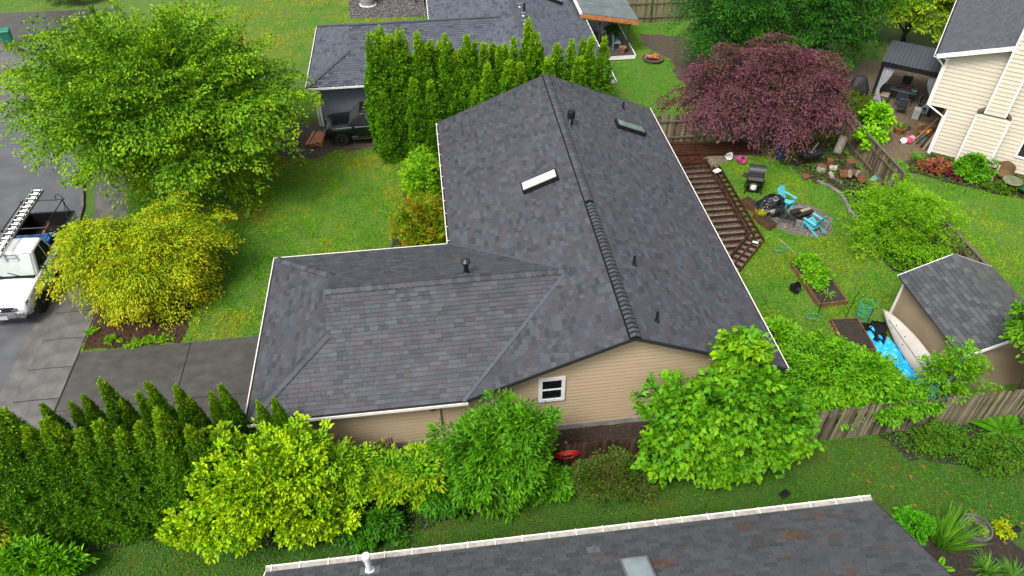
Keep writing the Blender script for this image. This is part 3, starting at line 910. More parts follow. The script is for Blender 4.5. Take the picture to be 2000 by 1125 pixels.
# patio cover and deck on its right side
TP = thing('patio_cover', 'patio cover with green-grey roof sheets and orange cedar fascia', 'patio cover', (11, 30, 0))
PR = mat('green_grey_roofing', (.155, .19, .185), rough=.4, var=.25, scale=2)
for k in range(9):
    xa_, xb_ = 9.15+k*.395, 9.15+(k+1)*.395
    for (ya_, yb_) in ((28.25, 30.4), (30.42, 34)):
        za_, zb_ = 2.97-.178*(xa_-9.15), 2.97-.178*(xb_-9.15)
        MB().add([(xa_, ya_, za_+.03), (xb_+.05, ya_, zb_+.035), (xb_+.05, yb_, zb_+.035), (xa_, yb_, za_+.03), (xa_, ya_, za_-.02), (xb_+.05, ya_, zb_+.01), (xb_+.05, yb_, zb_+.01), (xa_, yb_, za_-.02)],
                 [(0, 1, 2, 3), (7, 6, 5, 4), (0, 4, 5, 1), (1, 5, 6, 2), (2, 6, 7, 3), (3, 7, 4, 0)]).build('roof_panel', PR, TP, world=True)
MB().beam((9.1, 28.22, 2.84), (12.75, 28.22, 2.19), .05, .24).build('fascia', CEDAR, TP, world=True)
MB().beam((12.74, 28.25, 2.2), (12.74, 34, 2.2), .05, .2).build('fascia', CEDAR, TP, world=True)
MB().beam((9.12, 28.2, 2.98), (9.12, 34, 2.98), .14, .12).build('gutter', WHITE, TP, world=True)
for (x, y) in ((12.25, 28.45), (12.25, 31.5), (10.4, 28.5)):
    MB().box((x, y, 1.22), (.12, .12, 2.1)).build('post', mat('dark_post', (.05, .035, .025), rough=.7), TP, world=True)
TDK = thing('deck', 'low grey wooden deck with white skirt under the patio cover', 'deck', (11, 30, 0))
for k in range(20):
    MB().box((9.6+.155*k, 30.6, .30), (.15, 5.4, .04)).build('deck_board', mat('deck_board', (.075, .062, .055), rough=.6, var=.3, scale=4), TDK, world=True)
MB().box((11.1, 27.9, .18), (3.15, .05, .24)).build('skirt', WHITE, TDK, world=True)
MB().box((12.69, 30.6, .18), (.05, 5.4, .24)).build('skirt', WHITE, TDK, world=True)

# ------------------------------------------------------------------ neighbour's roof at the bottom edge
TS = thing('house', 'near house cut by the bottom edge with dark needle-strewn roof', 'house', (3, -8, 0))
SHE, SP = 2.6, .48
PALS = [(.092, .097, .104), (.080, .085, .092), (.106, .110, .117), (.066, .070, .075)]
sx0, sx1, sy0, syr = -5.45, 10.84, -4.95, -10.2
zs = lambda x, y: SHE+SP*(sy0-y)
SN = make_slope('roof_slope', TS, (sx1, sy0, SHE), (-1, 0, 0), (0, -1, SP), [[(sx0, sy0), (sx1, sy0), (sx1, syr), (sx0, syr)]], zs, DECK)
SS = make_slope('roof_slope', TS, (sx0, 2*syr-sy0, SHE), (1, 0, 0), (0, 1, SP), [[(sx0, 2*syr-sy0), (sx1, 2*syr-sy0), (sx1, syr), (sx0, syr)]], lambda x, y: SHE+SP*(y-(2*syr-sy0)), DECK)
lay_shingles(TS, [SN], .14, [.30, .305], PALS, [3, 3, 3, 1], 300, 31, butt=.026)
gutter(TS, (sx0-.02, sy0+.02, SHE), (sx1, sy0+.02, SHE), (0, 1, 0), GUTTER, hangers=.72, w_=.17)
MB().box(((sx0+sx1)/2, syr, 1.25), (sx1-sx0-.7, 9.2, 2.5)).build('wall', GREYP, TS, world=True)
MB().beam((sx1+.015, sy0, SHE-.06), (sx1+.015, syr, SHE-.06+SP*(sy0-syr)), .03, .14).build('rake_board', DECK, TS, world=True)
MB().beam((sx0-.015, sy0, SHE-.06), (sx0-.015, syr, SHE-.06+SP*(sy0-syr)), .03, .14).build('rake_board', WHITE, TS, world=True)
for xx in (sx1-.36, sx0+.36):
    MB().add([(xx, syr-4.6, 2.5), (xx, syr+4.6, 2.5), (xx, syr, 2.5+SP*4.6)], [(0, 1, 2)]).build('gable_wall', GREYP, TS, world=True)
wv = MB().lathe([(.075, -.1), (.075, .62), (.10, .62), (.105, .78), (.09, .80), (.02, .81)], 16, c=(-2.78, -5.33, zs(0, -5.33))).build('white_vent_pipe', WHITE, SN.part, world=True, smooth=False)
MB().lathe([(.13, -.03), (.12, .05), (.09, .08)], 14, c=(-2.78, -5.33, zs(0, -5.33))).build('vent_boot', WHITE, wv, world=True)
MB().box((0, 0, .024), (.5, .3, .008), M=Matrix.Translation((-2.78, -5.33, zs(0, -5.33))) @ Matrix.Rotation(math.atan(-SP), 4, 'X')).build('vent_flashing', GALV, wv, world=True)
pv = MB().lathe([(.035, -.1), (.035, .2), (.022, .2), (.02, .1)], 12, c=(2.9, -5.55, zs(0, -5.55))).build('vent_pipe', GALV, SN.part, world=True)
MB().box((0, 0, .024), (.34, .24, .008), M=Matrix.Translation((2.9, -5.55, zs(0, -5.55))) @ Matrix.Rotation(math.atan(-SP), 4, 'X')).build('vent_flashing', GALV, pv, world=True)
skylight(SN.part, Vector((3.78, -6.55, zs(0, -6.55))), SN.U, SN.V, SN.N, .72, 1.0, mat('pale_skylight', (.30, .36, .37), rough=.12, var=.2, scale=2), GALV, .12)

# ------------------------------------------------------------------ cream two-storey house on the right (turned)
D_, N_ = Vector((.788, -.616, 0)), Vector((.616, .788, 0))
CO = Vector((24.97, 15.14, 0))
TC = thing('house', 'cream two-storey house with lap siding and boxed chimney', 'house', tuple(CO))
def cp(s, n, z): return CO+D_*s+N_*n+Vector((0, 0, z))
cw = MB()
CM = Matrix((D_, N_, Vector((0, 0, 1)))).transposed().to_4x4(); CM.translation = CO
cw.box((6, 6.05, 1.28), (12, 12, 2.5), M=CM)
cw.box((5.6, 6.05, 3.9), (12.9, 12, 2.65), M=CM)
cw.build('wall', CREAM, TC, world=True)
CPIT = .355
ridge_s = 5.6
toplo = lambda s: 2.55
a0 = cp(0, 0, 0); a1 = cp(8, 0, 0)
plank_wall(TC, (a0.x, a0.y), (a1.x, a1.y), .15, lambda s: 2.52, CREAM, course=.20, proud=.036)
b0 = cp(-.88, 0, 0); b1 = cp(8, 0, 0)
plank_wall(TC, (b0.x, b0.y), (b1.x, b1.y), 2.55, lambda s: 5.15+CPIT*s*1.0 if s < 6.4 else 5.15+CPIT*6.4, CREAM, course=.20, proud=.036)
c0 = cp(-.88, 12, 0)
plank_wall(TC, (c0.x, c0.y), (b0.x, b0.y), 2.55, lambda s: 5.1, CREAM, course=.20, proud=.036)
c1 = cp(0, 12, 0)
plank_wall(TC, (c1.x, c1.y), (a0.x, a0.y), .15, lambda s: 2.5, CREAM, course=.20, proud=.036)
for (s, n, z0, z1) in ((-.90, -.03, 2.5, 5.1), (-.02, -.03, 0, 2.5)):
    MB().box((s, n, (z0+z1)/2), (.11, .10, z1-z0), M=CM).build('corner_trim', WHITE, TC, world=True)
# roof
EZ = 5.2
e0 = cp(-1.4, -.45, 0)
zc = lambda x, y: EZ+CPIT*((Vector((x, y, 0))-e0).dot(D_))
def pl2(s, n): v = cp(s, n, 0); return (v.x, v.y)
ca = pl2(-1.4, -.45); cb = pl2(ridge_s, -.45); cc_ = pl2(ridge_s, 12.6); cd = pl2(-1.4, 12.6)
o3 = cp(-1.4, 12.6, EZ)
CRL = make_slope('roof_slope', TC, o3, -N_, D_+Vector((0, 0, CPIT)), [[ca, cb, cc_, cd]], zc, DECK)
zr_c = EZ+CPIT*(ridge_s+1.4)
ce = pl2(12.6, -.45); cf = pl2(12.6, 12.6)
CRR = make_slope('roof_slope', TC, cp(12.6, -.45, EZ), N_, -D_+Vector((0, 0, CPIT)), [[cb, ce, cf, cc_]], lambda x, y: EZ+CPIT*(12.6-((Vector((x, y, 0))-CO).dot(D_))), DECK)
PALC = [(.115, .125, .142), (.10, .110, .126), (.13, .14, .158)]
lay_shingles(TC, [CRL], .15, [.30, .34], PALC, [3, 2, 2], 0, 41)
MB().beam(cp(-1.4, -.47, EZ-.07), cp(ridge_s, -.47, zr_c-.07), .035, .20).build('rake_board', WHITE, TC, world=True)
gutter(TC, cp(-1.4, -.45, EZ), cp(-1.4, 12.6, EZ), tuple(-D_), WHITE, w_=.12, h_=.12)
MB().add([cp(-1.4, -.45, EZ-.13), cp(-.85, -.45, EZ-.13), cp(-.85, 12.3, EZ-.13), cp(-1.4, 12.3, EZ-.13)], [(0, 1, 2, 3)]).build('soffit', WHITE, TC, world=True)
MB().tube([cp(-1.45, -.35, EZ-.1), cp(-1.2, -.2, EZ-.35), cp(-.98, -.1, EZ-.6), cp(-.98, -.1, 2.6), cp(-.4, -.1, 2.3), cp(-.10, -.1, 2.15), cp(-.10, -.1, .1)], .045, 8).build('downspout', WHITE, TC, world=True)
# chimney chase with shoulders
ch = link('chimney', None, TC) if False else None
chm = MB().box((1.92, -.24, 1.42), (1.42, .44, 2.84), M=CM).box((1.92, -.24, 5.2), (.86, .44, 4.6), M=CM).build('chimney_chase', CREAM, TC, world=True)
for (sa, sb, z0, z1) in ((1.21, 2.63, .12, 2.84), (1.49, 2.35, 2.95, 7.4)):
    f0 = cp(sa, -.47, 0); f1 = cp(sb, -.47, 0)
    plank_wall(chm, (f0.x, f0.y), (f1.x, f1.y), z0, (lambda zz: (lambda s: zz))(z1), CREAM, course=.20, proud=.036)
    for s in (sa, sb):
        MB().box((s, -.45, (z0+z1)/2), (.09, .10, z1-z0), M=CM).build('chase_trim', WHITE, chm, world=True)
for (sa, sb, za_, zb_) in ((1.18, 1.49, 2.84, 3.10), (2.66, 2.35, 2.84, 3.10)):
    MB().add([cp(sa, -.50, za_), cp(sb, -.50, zb_), cp(sb, 0, zb_), cp(sa, 0, za_)], [(0, 1, 2, 3), (3, 2, 1, 0)]).build('shoulder_cap', mat('shoulder_metal', (.30, .25, .16), rough=.5), chm, world=True)
MB().box((1.92, -.24, 7.6), (1.0, .6, .1), M=CM).build('chimney_cap', DARKMETAL, chm, world=True)
WM = CM @ Matrix.Translation((4.3, -.03, 1.55)) @ Matrix.Diagonal((1, -1, 1, 1))
window(TC, WM, 1.5, 1.1, sash=False, trim=.10)
MB().box((4, .02, .1), (8, .06, .2), M=CM).build('foundation', CONC, TC, world=True)

# ------------------------------------------------------------------ pale blue building at the top edge
TB = thing('house', 'pale blue house wall at the top edge beyond the gravel strip', 'house', (-2, 42, 0))
BLUE = mat('pale_blue_siding', (.34, .47, .60), rough=.6, var=.06)
MB().box((-1.8, 43.0, 1.6), (7.2, 5, 3.2)).build('wall', BLUE, TB, world=True)
plank_wall(TB, (-5.4, 40.48), (1.8, 40.48), .2, lambda s: 3.2, BLUE, course=.2)
MB().box((-5.42, 40.46, 1.5), (.14, .14, 3.0)).build('corner_trim', WHITE, TB, world=True)
MB().box((-2.0, 40.45, 1.5), (.06, .06, 3.0)).build('downspout', BLUE, TB, world=True)
MB().box((-1.8, 40.42, .1), (7.2, .06, .2)).build('foundation', CONC, TB, world=True)
MB().add([(-6, 40.0, 3.2), (2.3, 40.0, 3.2), (2.3, 43, 4.4), (-6, 43, 4.4), (2.3, 46, 3.2), (-6, 46, 3.2)], [(0, 1, 2, 3), (3, 2, 4, 5)]).build('roof', DKS, TB, world=True)

# ------------------------------------------------------------------ garden shed
TG = thing('shed', 'tan garden shed with grey shingle roof beside the white boat', 'shed', (18, 2, 0))
shx0, shx1, shy0, shy1, she, shr = 16.75, 20.55, .15, 4.35, 2.0, 2.85
shm = (shx0+shx1)/2
MB().box((shm, (shy0+shy1)/2, 1.0), (3.2, 3.9, 2.0)).build('wall', TAND, TG, world=True)
MB().add([(shx0+.3, shy0+.15, 1.95), (shx1-.3, shy0+.15, 1.95), (shm, shy0+.15, shr-.12), (shx0+.3, shy1-.15, 1.95), (shx1-.3, shy1-.15, 1.95), (shm, shy1-.15, shr-.12)],
         [(0, 1, 2), (5, 4, 3), (0, 2, 5, 3), (2, 1, 4, 5)]).build('gable_wall', TAND, TG, world=True)
spit = (shr-she)/(shm-shx0)
SL = make_slope('roof_slope', TG, (shx0, shy1, she), (0, -1, 0), (1, 0, spit), [[(shx0, shy0), (shm, shy0), (shm, shy1), (shx0, shy1)]], lambda x, y: she+spit*(x-shx0), DECK)
SR = make_slope('roof_slope', TG, (shx1, shy0, she), (0, 1, 0), (-1, 0, spit), [[(shx1, shy0), (shx1, shy1), (shm, shy1), (shm, shy0)]], lambda x, y: she+spit*(shx1-x), DECK)
PALD = [(.115, .122, .130), (.092, .098, .105), (.14, .146, .15), (.078, .082, .088)]
lay_shingles(TG, [SL, SR], .17, [.26, .31, .36], PALD, [3, 3, 2, 1.5], 300, 51, butt=.024)
caps(SL.part, (shm, shy1, shr), (shm, shy0, shr), Vector((-1, 0, -spit)), Vector((1, 0, -spit)), .26, .14, PALD, 52, lift=.02, butt=.02)
for yy in (shy0-.015, shy1+.015):
    for (xx) in (shx0, shx1):
        MB().beam((xx, yy, she-.05), (shm, yy, shr-.05), .03, .12).build('rake_board', WHITE, TG, world=True)
MB().box((shx0+.3, shy1-.15, 1.0), (.09, .09, 1.98)).build('corner_trim', WHITE, TG, world=True)
MB().box((shx0+.3, shy0+.15, 1.0), (.09, .09, 1.98)).build('corner_trim', WHITE, TG, world=True)

# ------------------------------------------------------------------ fences
PALF = [(.27, .225, .14), (.20, .165, .105), (.34, .29, .19), (.13, .10, .062), (.24, .21, .145)]
PALFD = [(.075, .042, .026), (.055, .032, .020), (.10, .055, .032), (.15, .115, .08), (.04, .026, .018)]
def fence(name, label, a, b, h, pal, side, seed, bw=.14, lean=0.02, zj=.03, group='board fences'):
    rg = random.Random(seed)
    a, b = Vector((a[0], a[1], 0)), Vector((b[0], b[1], 0)); d = b-a; L = d.length; d.normalize()
    t = thing(name, label, 'fence', tuple(a), 0)
    ang = math.atan2(d.y, d.x); n = Vector((-d.y, d.x, 0))*side
    ms = []
    for c in pal:
        for k in range(2):
            w_ = bw-.012
            q = MB().add([(-w_/2, -.01, 0), (w_/2, -.01, 0), (w_/2, .01, 0), (-w_/2, .01, 0), (-w_/2, -.01, h), (w_/2, -.01, h), (w_/2, .01, h), (-w_/2, .01, h), (-w_/2+.03, -.01, h+.03), (w_/2-.03, -.01, h+.03), (w_/2-.03, .01, h+.03), (-w_/2+.03, .01, h+.03)],
                         [(3, 2, 1, 0), (0, 1, 5, 4), (1, 2, 6, 5), (2, 3, 7, 6), (3, 0, 4, 7), (4, 5, 9, 8), (5, 6, 10, 9), (6, 7, 11, 10), (7, 4, 8, 11), (8, 9, 10, 11)], None, tuple(x*(1 if k else .82) for x in c))
            ms.append(q.mesh('board', WOODA, usecol=True))
    nb = int(L/bw)
    for i in range(nb):
        p = a+d*((i+.5)*bw)-n*(.03+rg.uniform(-.006, .006))
        T = Matrix.Translation(p+Vector((0, 0, .03+rg.uniform(-zj, zj)))) @ Matrix.Rotation(ang, 4, 'Z') @ Matrix.Rotation(rg.gauss(0, lean), 4, 'Y') @ Matrix.Rotation(rg.gauss(0, .012), 4, 'X')
        link('board', ms[rg.randrange(len(ms))], t, True, T)
    for z in (.35, h-.3):
        MB().beam(a+n*.02+Vector((0, 0, z)), b+n*.02+Vector((0, 0, z)), .04, .09, col=pal[1]).build('rail', WOODA, t, world=True, usecol=True)
    k = max(1, round(L/2.4))
    pm = MB().box((0, 0, (h+.04)/2), (.09, .09, h+.04), rz=0, col=pal[3]).mesh('post', WOODA, usecol=True)
    for i in range(k+1):
        link('post', pm, t, True, Matrix.Translation(a+d*(L*i/k)+n*.08) @ Matrix.Rotation(ang, 4, 'Z'))
    return t
fence('fence', 'weathered board fence between the tan house and the near lawn', (-4.3, -1.12), (10.4, -1.14), 1.25, PALFD, 1, 61, lean=.025)
fence('fence', 'leaning grey board fence in front of the garden shed', (10.45, -1.14), (21.2, -1.14), 1.62, PALF, 1, 62, bw=.115, lean=.03, zj=.05)
fence('fence', 'brown board fence behind the red maple', (10.9, 17.95), (20.7, 17.75), 1.6, PALF, -1, 63)
f4 = fence('fence', 'grey board fence with top rail along the paver patio', (20.95, 17.6), (21.0, 11.35), 1.55, PALF, -1, 64)
MB().beam((20.95, 17.6, 1.64), (21.0, 11.35, 1.64), .14, .035, col=(.16, .13, .10)).build('top_rail', WOODA, f4, world=True, usecol=True)
f5 = fence('fence', 'short grey board fence behind the shed and arching shrub', (20.9, 8.6), (20.95, 3.9), 1.5, PALF, -1, 65)
MB().beam((20.9, 8.6, 1.58), (20.95, 3.9, 1.58), .14, .035, col=(.16, .13, .10)).build('top_rail', WOODA, f5, world=True, usecol=True)
fence('fence', 'brown board fence at the far end beyond the dirt path', (12.6, 33.5), (20, 33.2), 1.6, PALF, -1, 66)
# ================================================================== trees
G1, G2, G3 = (.075, .175, .014), (.055, .135, .016), (.105, .215, .014)
tree('maple_tree', 'large round green maple overhanging the street and front lawn', 'tree', (-12.6, 17.6, 0), (.35, -.1, 4.4), (5.95, 6.1, 3.9), 1400, 88,
     1.75, 1.1, .145, .095, [G1, G2, G3, (.045, .125, .014)], (.23, .33, .010), seed=101, th=.09, droop=.35, sag=.22, zmin=-.72, tipamt=.75, lamp=.10, lobes=26, inner=.38, trunk_r=.24, limbs=26, boughs=85, bamp=.36)
tree('japanese_maple', 'golden yellow-green weeping maple beside the white truck', 'tree', (-12.4, 9.0, 0), (.3, .35, 1.9), (3.0, 2.8, 2.3), 720, 80,
     .95, .75, .11, .05, [(.24, .32, .008), (.18, .29, .010), (.31, .34, .008), (.11, .22, .012)], (.50, .38, .006), seed=102, th=.07, droop=.75, sag=.75, zmin=-.62, tipamt=.55, lamp=.15, lobes=30, inner=.35, trunk_r=.14, limbs=16, jit=.4, boughs=34, bamp=.34, newg=.8, blobs=(((-1.5, .5, 2.6), (1.3, 1.3, 1.2), 120), ((1.6, .8, 2.4), (1.7, 1.4, 1.2), 140), ((.2, -.9, 2.0), (1.5, 1.2, 1.5), 120)))
tree('japanese_maple', 'broad dark red weeping maple in front of the back fence', 'tree', (17.2, 16.7, 0), (-.35, 1.15, 2.85), (4.85, 3.3, 2.6), 1200, 80,
     .95, .8, .11, .06, [(.088, .038, .044), (.066, .028, .034), (.104, .047, .056), (.062, .052, .026)], (.165, .085, .102), seed=103, th=.07, droop=.7, sag=.7, zmin=-.4, tipamt=.7, lamp=.12, lobes=34, inner=.4, trunk_r=.17, limbs=18, boughs=48, bamp=.34)
CP = [(.012, .042, .010), (.009, .030, .009), (.017, .055, .011)]
tree('conifer_tree', 'dark green drooping cedar left of the pair behind the red maple', 'tree', (17.9, 25.2, 0), (0, 0, 4.2), (3.6, 3.4, 4.6), 620, 90,
     1.7, .95, .17, .05, CP, (.045, .135, .018), seed=104, th=.07, droop=.3, sag=.35, zmin=-.8, tipamt=.8, lamp=.25, lobes=20, inner=.35, trunk_r=.25, m=NEEDLE, limbs=14, boughs=46, bamp=.42)
tree('conifer_tree', 'dark green drooping cedar right of the pair beside the gazebo', 'tree', (22.9, 24.9, 0), (0, 0, 4.4), (3.4, 3.2, 4.6), 560, 90,
     1.7, .95, .17, .05, CP, (.045, .135, .018), seed=105, th=.07, droop=.3, sag=.35, zmin=-.8, tipamt=.8, lamp=.25, lobes=20, inner=.35, trunk_r=.25, m=NEEDLE, limbs=14, boughs=46, bamp=.42)
YG = [(.16, .26, .012), (.12, .22, .014), (.22, .30, .014)]
tree('tree', 'bright yellow-green tree at the top edge behind the gazebo', 'tree', (30.5, 28.0, 0), (0, 0, 2.8), (3.6, 2.6, 2.6), 330, 60, 1.1, .9, .16, .11, YG, (.30, .36, .02), seed=106, trunk_r=.14)
tree('shrub', 'dark green shrub by the far driveway at top left', 'shrub', (-25.6, 43.2, 0), (0, 0, 1.0), (2.6, 1.6, 1.2), 180, 55, .6, .5, .13, .08, [(.035, .075, .02), (.05, .09, .02), (.06, .03, .02)], (.07, .12, .02), seed=107, trunk_r=.07)

# ------------------------------------------------------------------ arborvitae hedges
def arb_mesh(seed, rr=.115, ncl=900, per=17, bright=1.0, fine=1.0):
    """unit-height column built of small upright sprays, radius relative to height"""
    rg = np.random.default_rng(seed)
    h = []
    prof = lambda h: np.where(h < .5, .90+.10*np.sin(h*9+seed), np.clip((1.0-h)/.5, 0, 1)**.95)
    while len(h) < ncl:
        q = rg.random()
        if rg.random() < prof(np.array(q))+.12: h.append(q)
    h = np.array(h); a = rg.random(ncl)*2*math.pi
    lump = 1+.13*np.sin(a*3+h*13+seed)+.10*np.sin(a*2-h*29+seed)
    r = rr*prof(h)*lump*(.60+.42*rg.random(ncl)**.6)
    c = np.stack([np.cos(a)*r, np.sin(a)*r, h*.955], 1)
    out = np.stack([np.cos(a), np.sin(a), np.zeros(ncl)], 1)
    ax = unit(out*.55+np.array([0, 0, 1.0])+rg.normal(0, .18, (ncl, 3)))
    k = np.repeat(np.arange(ncl), per); n = len(k)
    t = rg.random((n, 1)); sp = rg.normal(0, 1, (n, 3))
    P = c[k]+ax[k]*(t*.040-.012)*fine+sp*.0055*fine*(1.2-t)*(1+rr*2)
    P[:, 2] = np.maximum(P[:, 2], .002)
    A = unit(ax[k]+sp*.5+out[k]*.25)
    N = unit(out[k]*.8+np.array([0, 0, .35])+rg.normal(0, .55, (n, 3)))
    base = palette(rg, [(.060, .150, .010), (.045, .118, .010), (.085, .190, .012), (.035, .092, .010)], ncl)[k]
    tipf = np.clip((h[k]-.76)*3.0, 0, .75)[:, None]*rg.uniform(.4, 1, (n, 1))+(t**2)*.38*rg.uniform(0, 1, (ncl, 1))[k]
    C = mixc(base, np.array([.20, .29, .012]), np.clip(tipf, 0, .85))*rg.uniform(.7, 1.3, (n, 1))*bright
    return P, A, N, rg.uniform(.013, .025, n)*fine, rg.uniform(.006, .010, n)*fine, C
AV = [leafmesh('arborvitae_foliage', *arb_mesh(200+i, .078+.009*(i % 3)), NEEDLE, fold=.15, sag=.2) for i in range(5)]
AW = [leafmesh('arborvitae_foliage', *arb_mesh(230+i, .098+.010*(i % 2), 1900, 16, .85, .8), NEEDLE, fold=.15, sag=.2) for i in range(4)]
ATR = MB().tube([(0, 0, 0), (0, 0, .4), (.005, 0, .9)], [.016, .012, .003], 7).mesh('arborvitae_trunk', BARK)
ORD = ['first', 'second', 'third', 'fourth', 'fifth', 'sixth', 'seventh', 'eighth', 'ninth', 'tenth', 'eleventh', 'twelfth', '13th', '14th', '15th', '16th', '17th', '18th', '19th', '20th', '21st', '22nd', '23rd', '24th', '25th', '26th', '27th', '28th', '29th', '30th']
def arborvitae(x, y, h, meshes, i, label, group, wide=1.0):
    t = thing('arborvitae', label, 'tree', (x, y, 0), random.uniform(0, 6.28), group)
    for nm, me in (('crown', meshes[i % len(meshes)]), ('trunk', ATR)):
        o = link(nm, me, t); o.scale = (h*wide, h*wide, h)
REAR = [(-2.76, 18.9, 6.66), (-2.33, 19.4, 6.68), (-2.1, 18.9, 6.49), (-1.9, 19.4, 6.31), (-1.42, 18.9, 6.7), (-1.25, 19.4, 5.88), (-0.61, 18.9, 6.53), (-0.06, 19.4, 5.94), (-0.33, 18.9, 5.95), (0.41, 19.4, 5.78), (0.66, 18.9, 6.37), (0.86, 19.4, 5.75), (1.1, 18.9, 5.56), (1.4, 19.4, 5.41), (1.66, 18.9, 6.27), (2.1, 19.4, 5.72), (2.47, 18.9, 5.83), (2.96, 19.4, 5.67), (3.23, 18.9, 5.65), (3.55, 19.4, 5.45), (3.9, 18.9, 6.0), (4.69, 19.4, 6.66), (4.92, 18.9, 6.37), (5.27, 19.4, 5.35), (5.97, 18.9, 5.57), (6.29, 19.4, 5.1), (6.71, 18.9, 5.7), (7.42, 19.4, 5.58), (7.7, 18.9, 5.86), (8.39, 19.1, 5.65)]
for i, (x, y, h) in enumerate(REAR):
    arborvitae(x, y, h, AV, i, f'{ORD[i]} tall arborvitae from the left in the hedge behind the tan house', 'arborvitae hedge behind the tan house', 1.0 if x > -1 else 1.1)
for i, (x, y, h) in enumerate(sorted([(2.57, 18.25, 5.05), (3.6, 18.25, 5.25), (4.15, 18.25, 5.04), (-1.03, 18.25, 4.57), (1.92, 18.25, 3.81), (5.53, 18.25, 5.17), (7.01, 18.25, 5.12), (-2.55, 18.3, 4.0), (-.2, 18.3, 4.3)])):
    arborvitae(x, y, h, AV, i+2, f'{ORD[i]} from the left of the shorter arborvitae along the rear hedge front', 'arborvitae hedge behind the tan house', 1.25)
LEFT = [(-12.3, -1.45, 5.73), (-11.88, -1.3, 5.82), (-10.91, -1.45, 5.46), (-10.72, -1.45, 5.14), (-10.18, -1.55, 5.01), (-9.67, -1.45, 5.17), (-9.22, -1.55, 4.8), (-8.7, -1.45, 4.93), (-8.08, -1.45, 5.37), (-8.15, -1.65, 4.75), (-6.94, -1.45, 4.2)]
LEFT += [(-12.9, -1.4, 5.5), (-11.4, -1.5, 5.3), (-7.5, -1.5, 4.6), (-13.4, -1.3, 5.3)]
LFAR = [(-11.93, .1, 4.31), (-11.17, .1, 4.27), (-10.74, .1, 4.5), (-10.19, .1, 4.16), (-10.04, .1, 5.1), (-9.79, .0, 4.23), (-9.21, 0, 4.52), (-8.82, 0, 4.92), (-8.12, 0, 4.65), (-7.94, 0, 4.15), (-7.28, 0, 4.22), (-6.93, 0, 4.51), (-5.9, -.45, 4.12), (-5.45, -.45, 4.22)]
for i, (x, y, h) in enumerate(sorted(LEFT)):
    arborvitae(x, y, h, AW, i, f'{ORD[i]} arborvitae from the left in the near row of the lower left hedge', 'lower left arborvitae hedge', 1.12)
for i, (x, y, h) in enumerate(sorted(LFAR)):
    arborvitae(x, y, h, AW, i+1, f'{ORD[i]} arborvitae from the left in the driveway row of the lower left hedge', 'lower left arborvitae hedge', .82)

# ------------------------------------------------------------------ shrubs and small trees
DG = [(.035, .10, .014), (.045, .125, .016), (.03, .085, .016)]
MG = [(.06, .17, .014), (.05, .14, .016), (.085, .21, .014)]
CH = [(.20, .34, .016), (.14, .28, .014), (.27, .39, .02), (.09, .22, .014)]
tree('photinia_shrub', 'big chartreuse glossy-leaved shrub at lower left of the near lawn', 'shrub', (-6.2, -2.35, 0), (.0, .0, 1.8), (2.35, 1.5, 2.0), 700, 24, .26, .30, .135, .085, CH, (.42, .49, .03), seed=301, th=.06, droop=.05, sag=.05, lift=.5, zmin=-.5, tipamt=.6, lamp=.3, lobes=24, inner=.4, trunk_r=.08, jit=.65, boughs=26, bamp=.36, blobs=(((-1.7, -.2, 1.1), (1.2, .8, 1.0), 170), ((1.2, .2, 2.6), (1.1, .8, .9), 130), ((1.7, -.3, 1.2), (1.4, .9, 1.15), 190)))
tree('photinia_shrub', 'chartreuse leafy branch mass above the first, beside the hedge end', 'shrub', (-5.3, -1.6, 0), (.0, .1, 2.55), (1.6, .95, 1.05), 250, 24, .26, .30, .135, .085, CH, (.38, .47, .03), seed=302, th=.09, droop=.05, sag=.05, lift=.35, zmin=-.7, tipamt=.6, lamp=.3, inner=.5, trunk_r=.06)
tree('locust_shrub', 'bright green feathery shrub against the garage wing wall', 'shrub', (-3.9, -1.75, 0), (.1, .2, 1.5), (1.25, .85, 1.35), 200, 46, .6, .4, .13, .055, [(.13, .27, .012), (.10, .23, .014), (.17, .30, .012)], (.26, .34, .012), seed=303, droop=.3, sag=.3, lamp=.35, lobes=14, inner=.5, trunk_r=.05)
tree('shrub', 'yellow-tipped feathery shrub between the chartreuse and ash foliage', 'shrub', (-1.9, -1.75, 0), (0, .1, 1.15), (1.35, .8, 1.05), 180, 42, .55, .42, .15, .07, [(.085, .22, .014), (.06, .17, .014), (.12, .26, .014)], (.30, .34, .012), seed=304, droop=.2, sag=.3, tipamt=.8, lamp=.35, lobes=14, inner=.5, trunk_r=.05)
tree('shrub', 'low dark green shrub at the edge of the near lawn', 'shrub', (-3.1, -2.75, 0), (0, 0, .5), (1.1, .5, .55), 110, 36, .38, .35, .14, .065, DG, (.07, .21, .02), seed=305, lamp=.3, inner=.4, trunk_r=.03)
tree('shrub', 'dark leafy shrub left of the ash tree base', 'shrub', (-.75, -2.05, 0), (0, 0, .8), (.95, .6, .85), 130, 40, .4, .32, .17, .06, DG+[(.05, .15, .016)], (.06, .19, .02), seed=306, lamp=.3, inner=.4, trunk_r=.04)
tree('ash_tree', 'bright green pointed-leaf tree covering the corner beside the wall window', 'tree', (1.0, -1.95, 0), (.0, .15, 1.95), (1.75, 1.4, 2.2), 380, 46, .55, .42, .19, .062, [(.058, .160, .016), (.045, .130, .016), (.078, .195, .016)], (.12, .26, .016), seed=307, droop=.15, sag=.2, lift=.15, zmin=-.85, lamp=.35, lobes=22, inner=.4, trunk_r=.08, boughs=16, bamp=.42, jit=.6, blobs=(((-.9, -.1, 1.2), (.9, .8, 1.0), 90), ((.6, .2, 3.2), (.8, .7, .9), 60)))
tree('shrub', 'small light green shrub at the foot of the ash tree', 'shrub', (2.35, -1.95, 0), (0, 0, .55), (.75, .5, .6), 80, 36, .36, .3, .16, .06, MG, (.11, .27, .02), seed=308, inner=.4, trunk_r=.03)
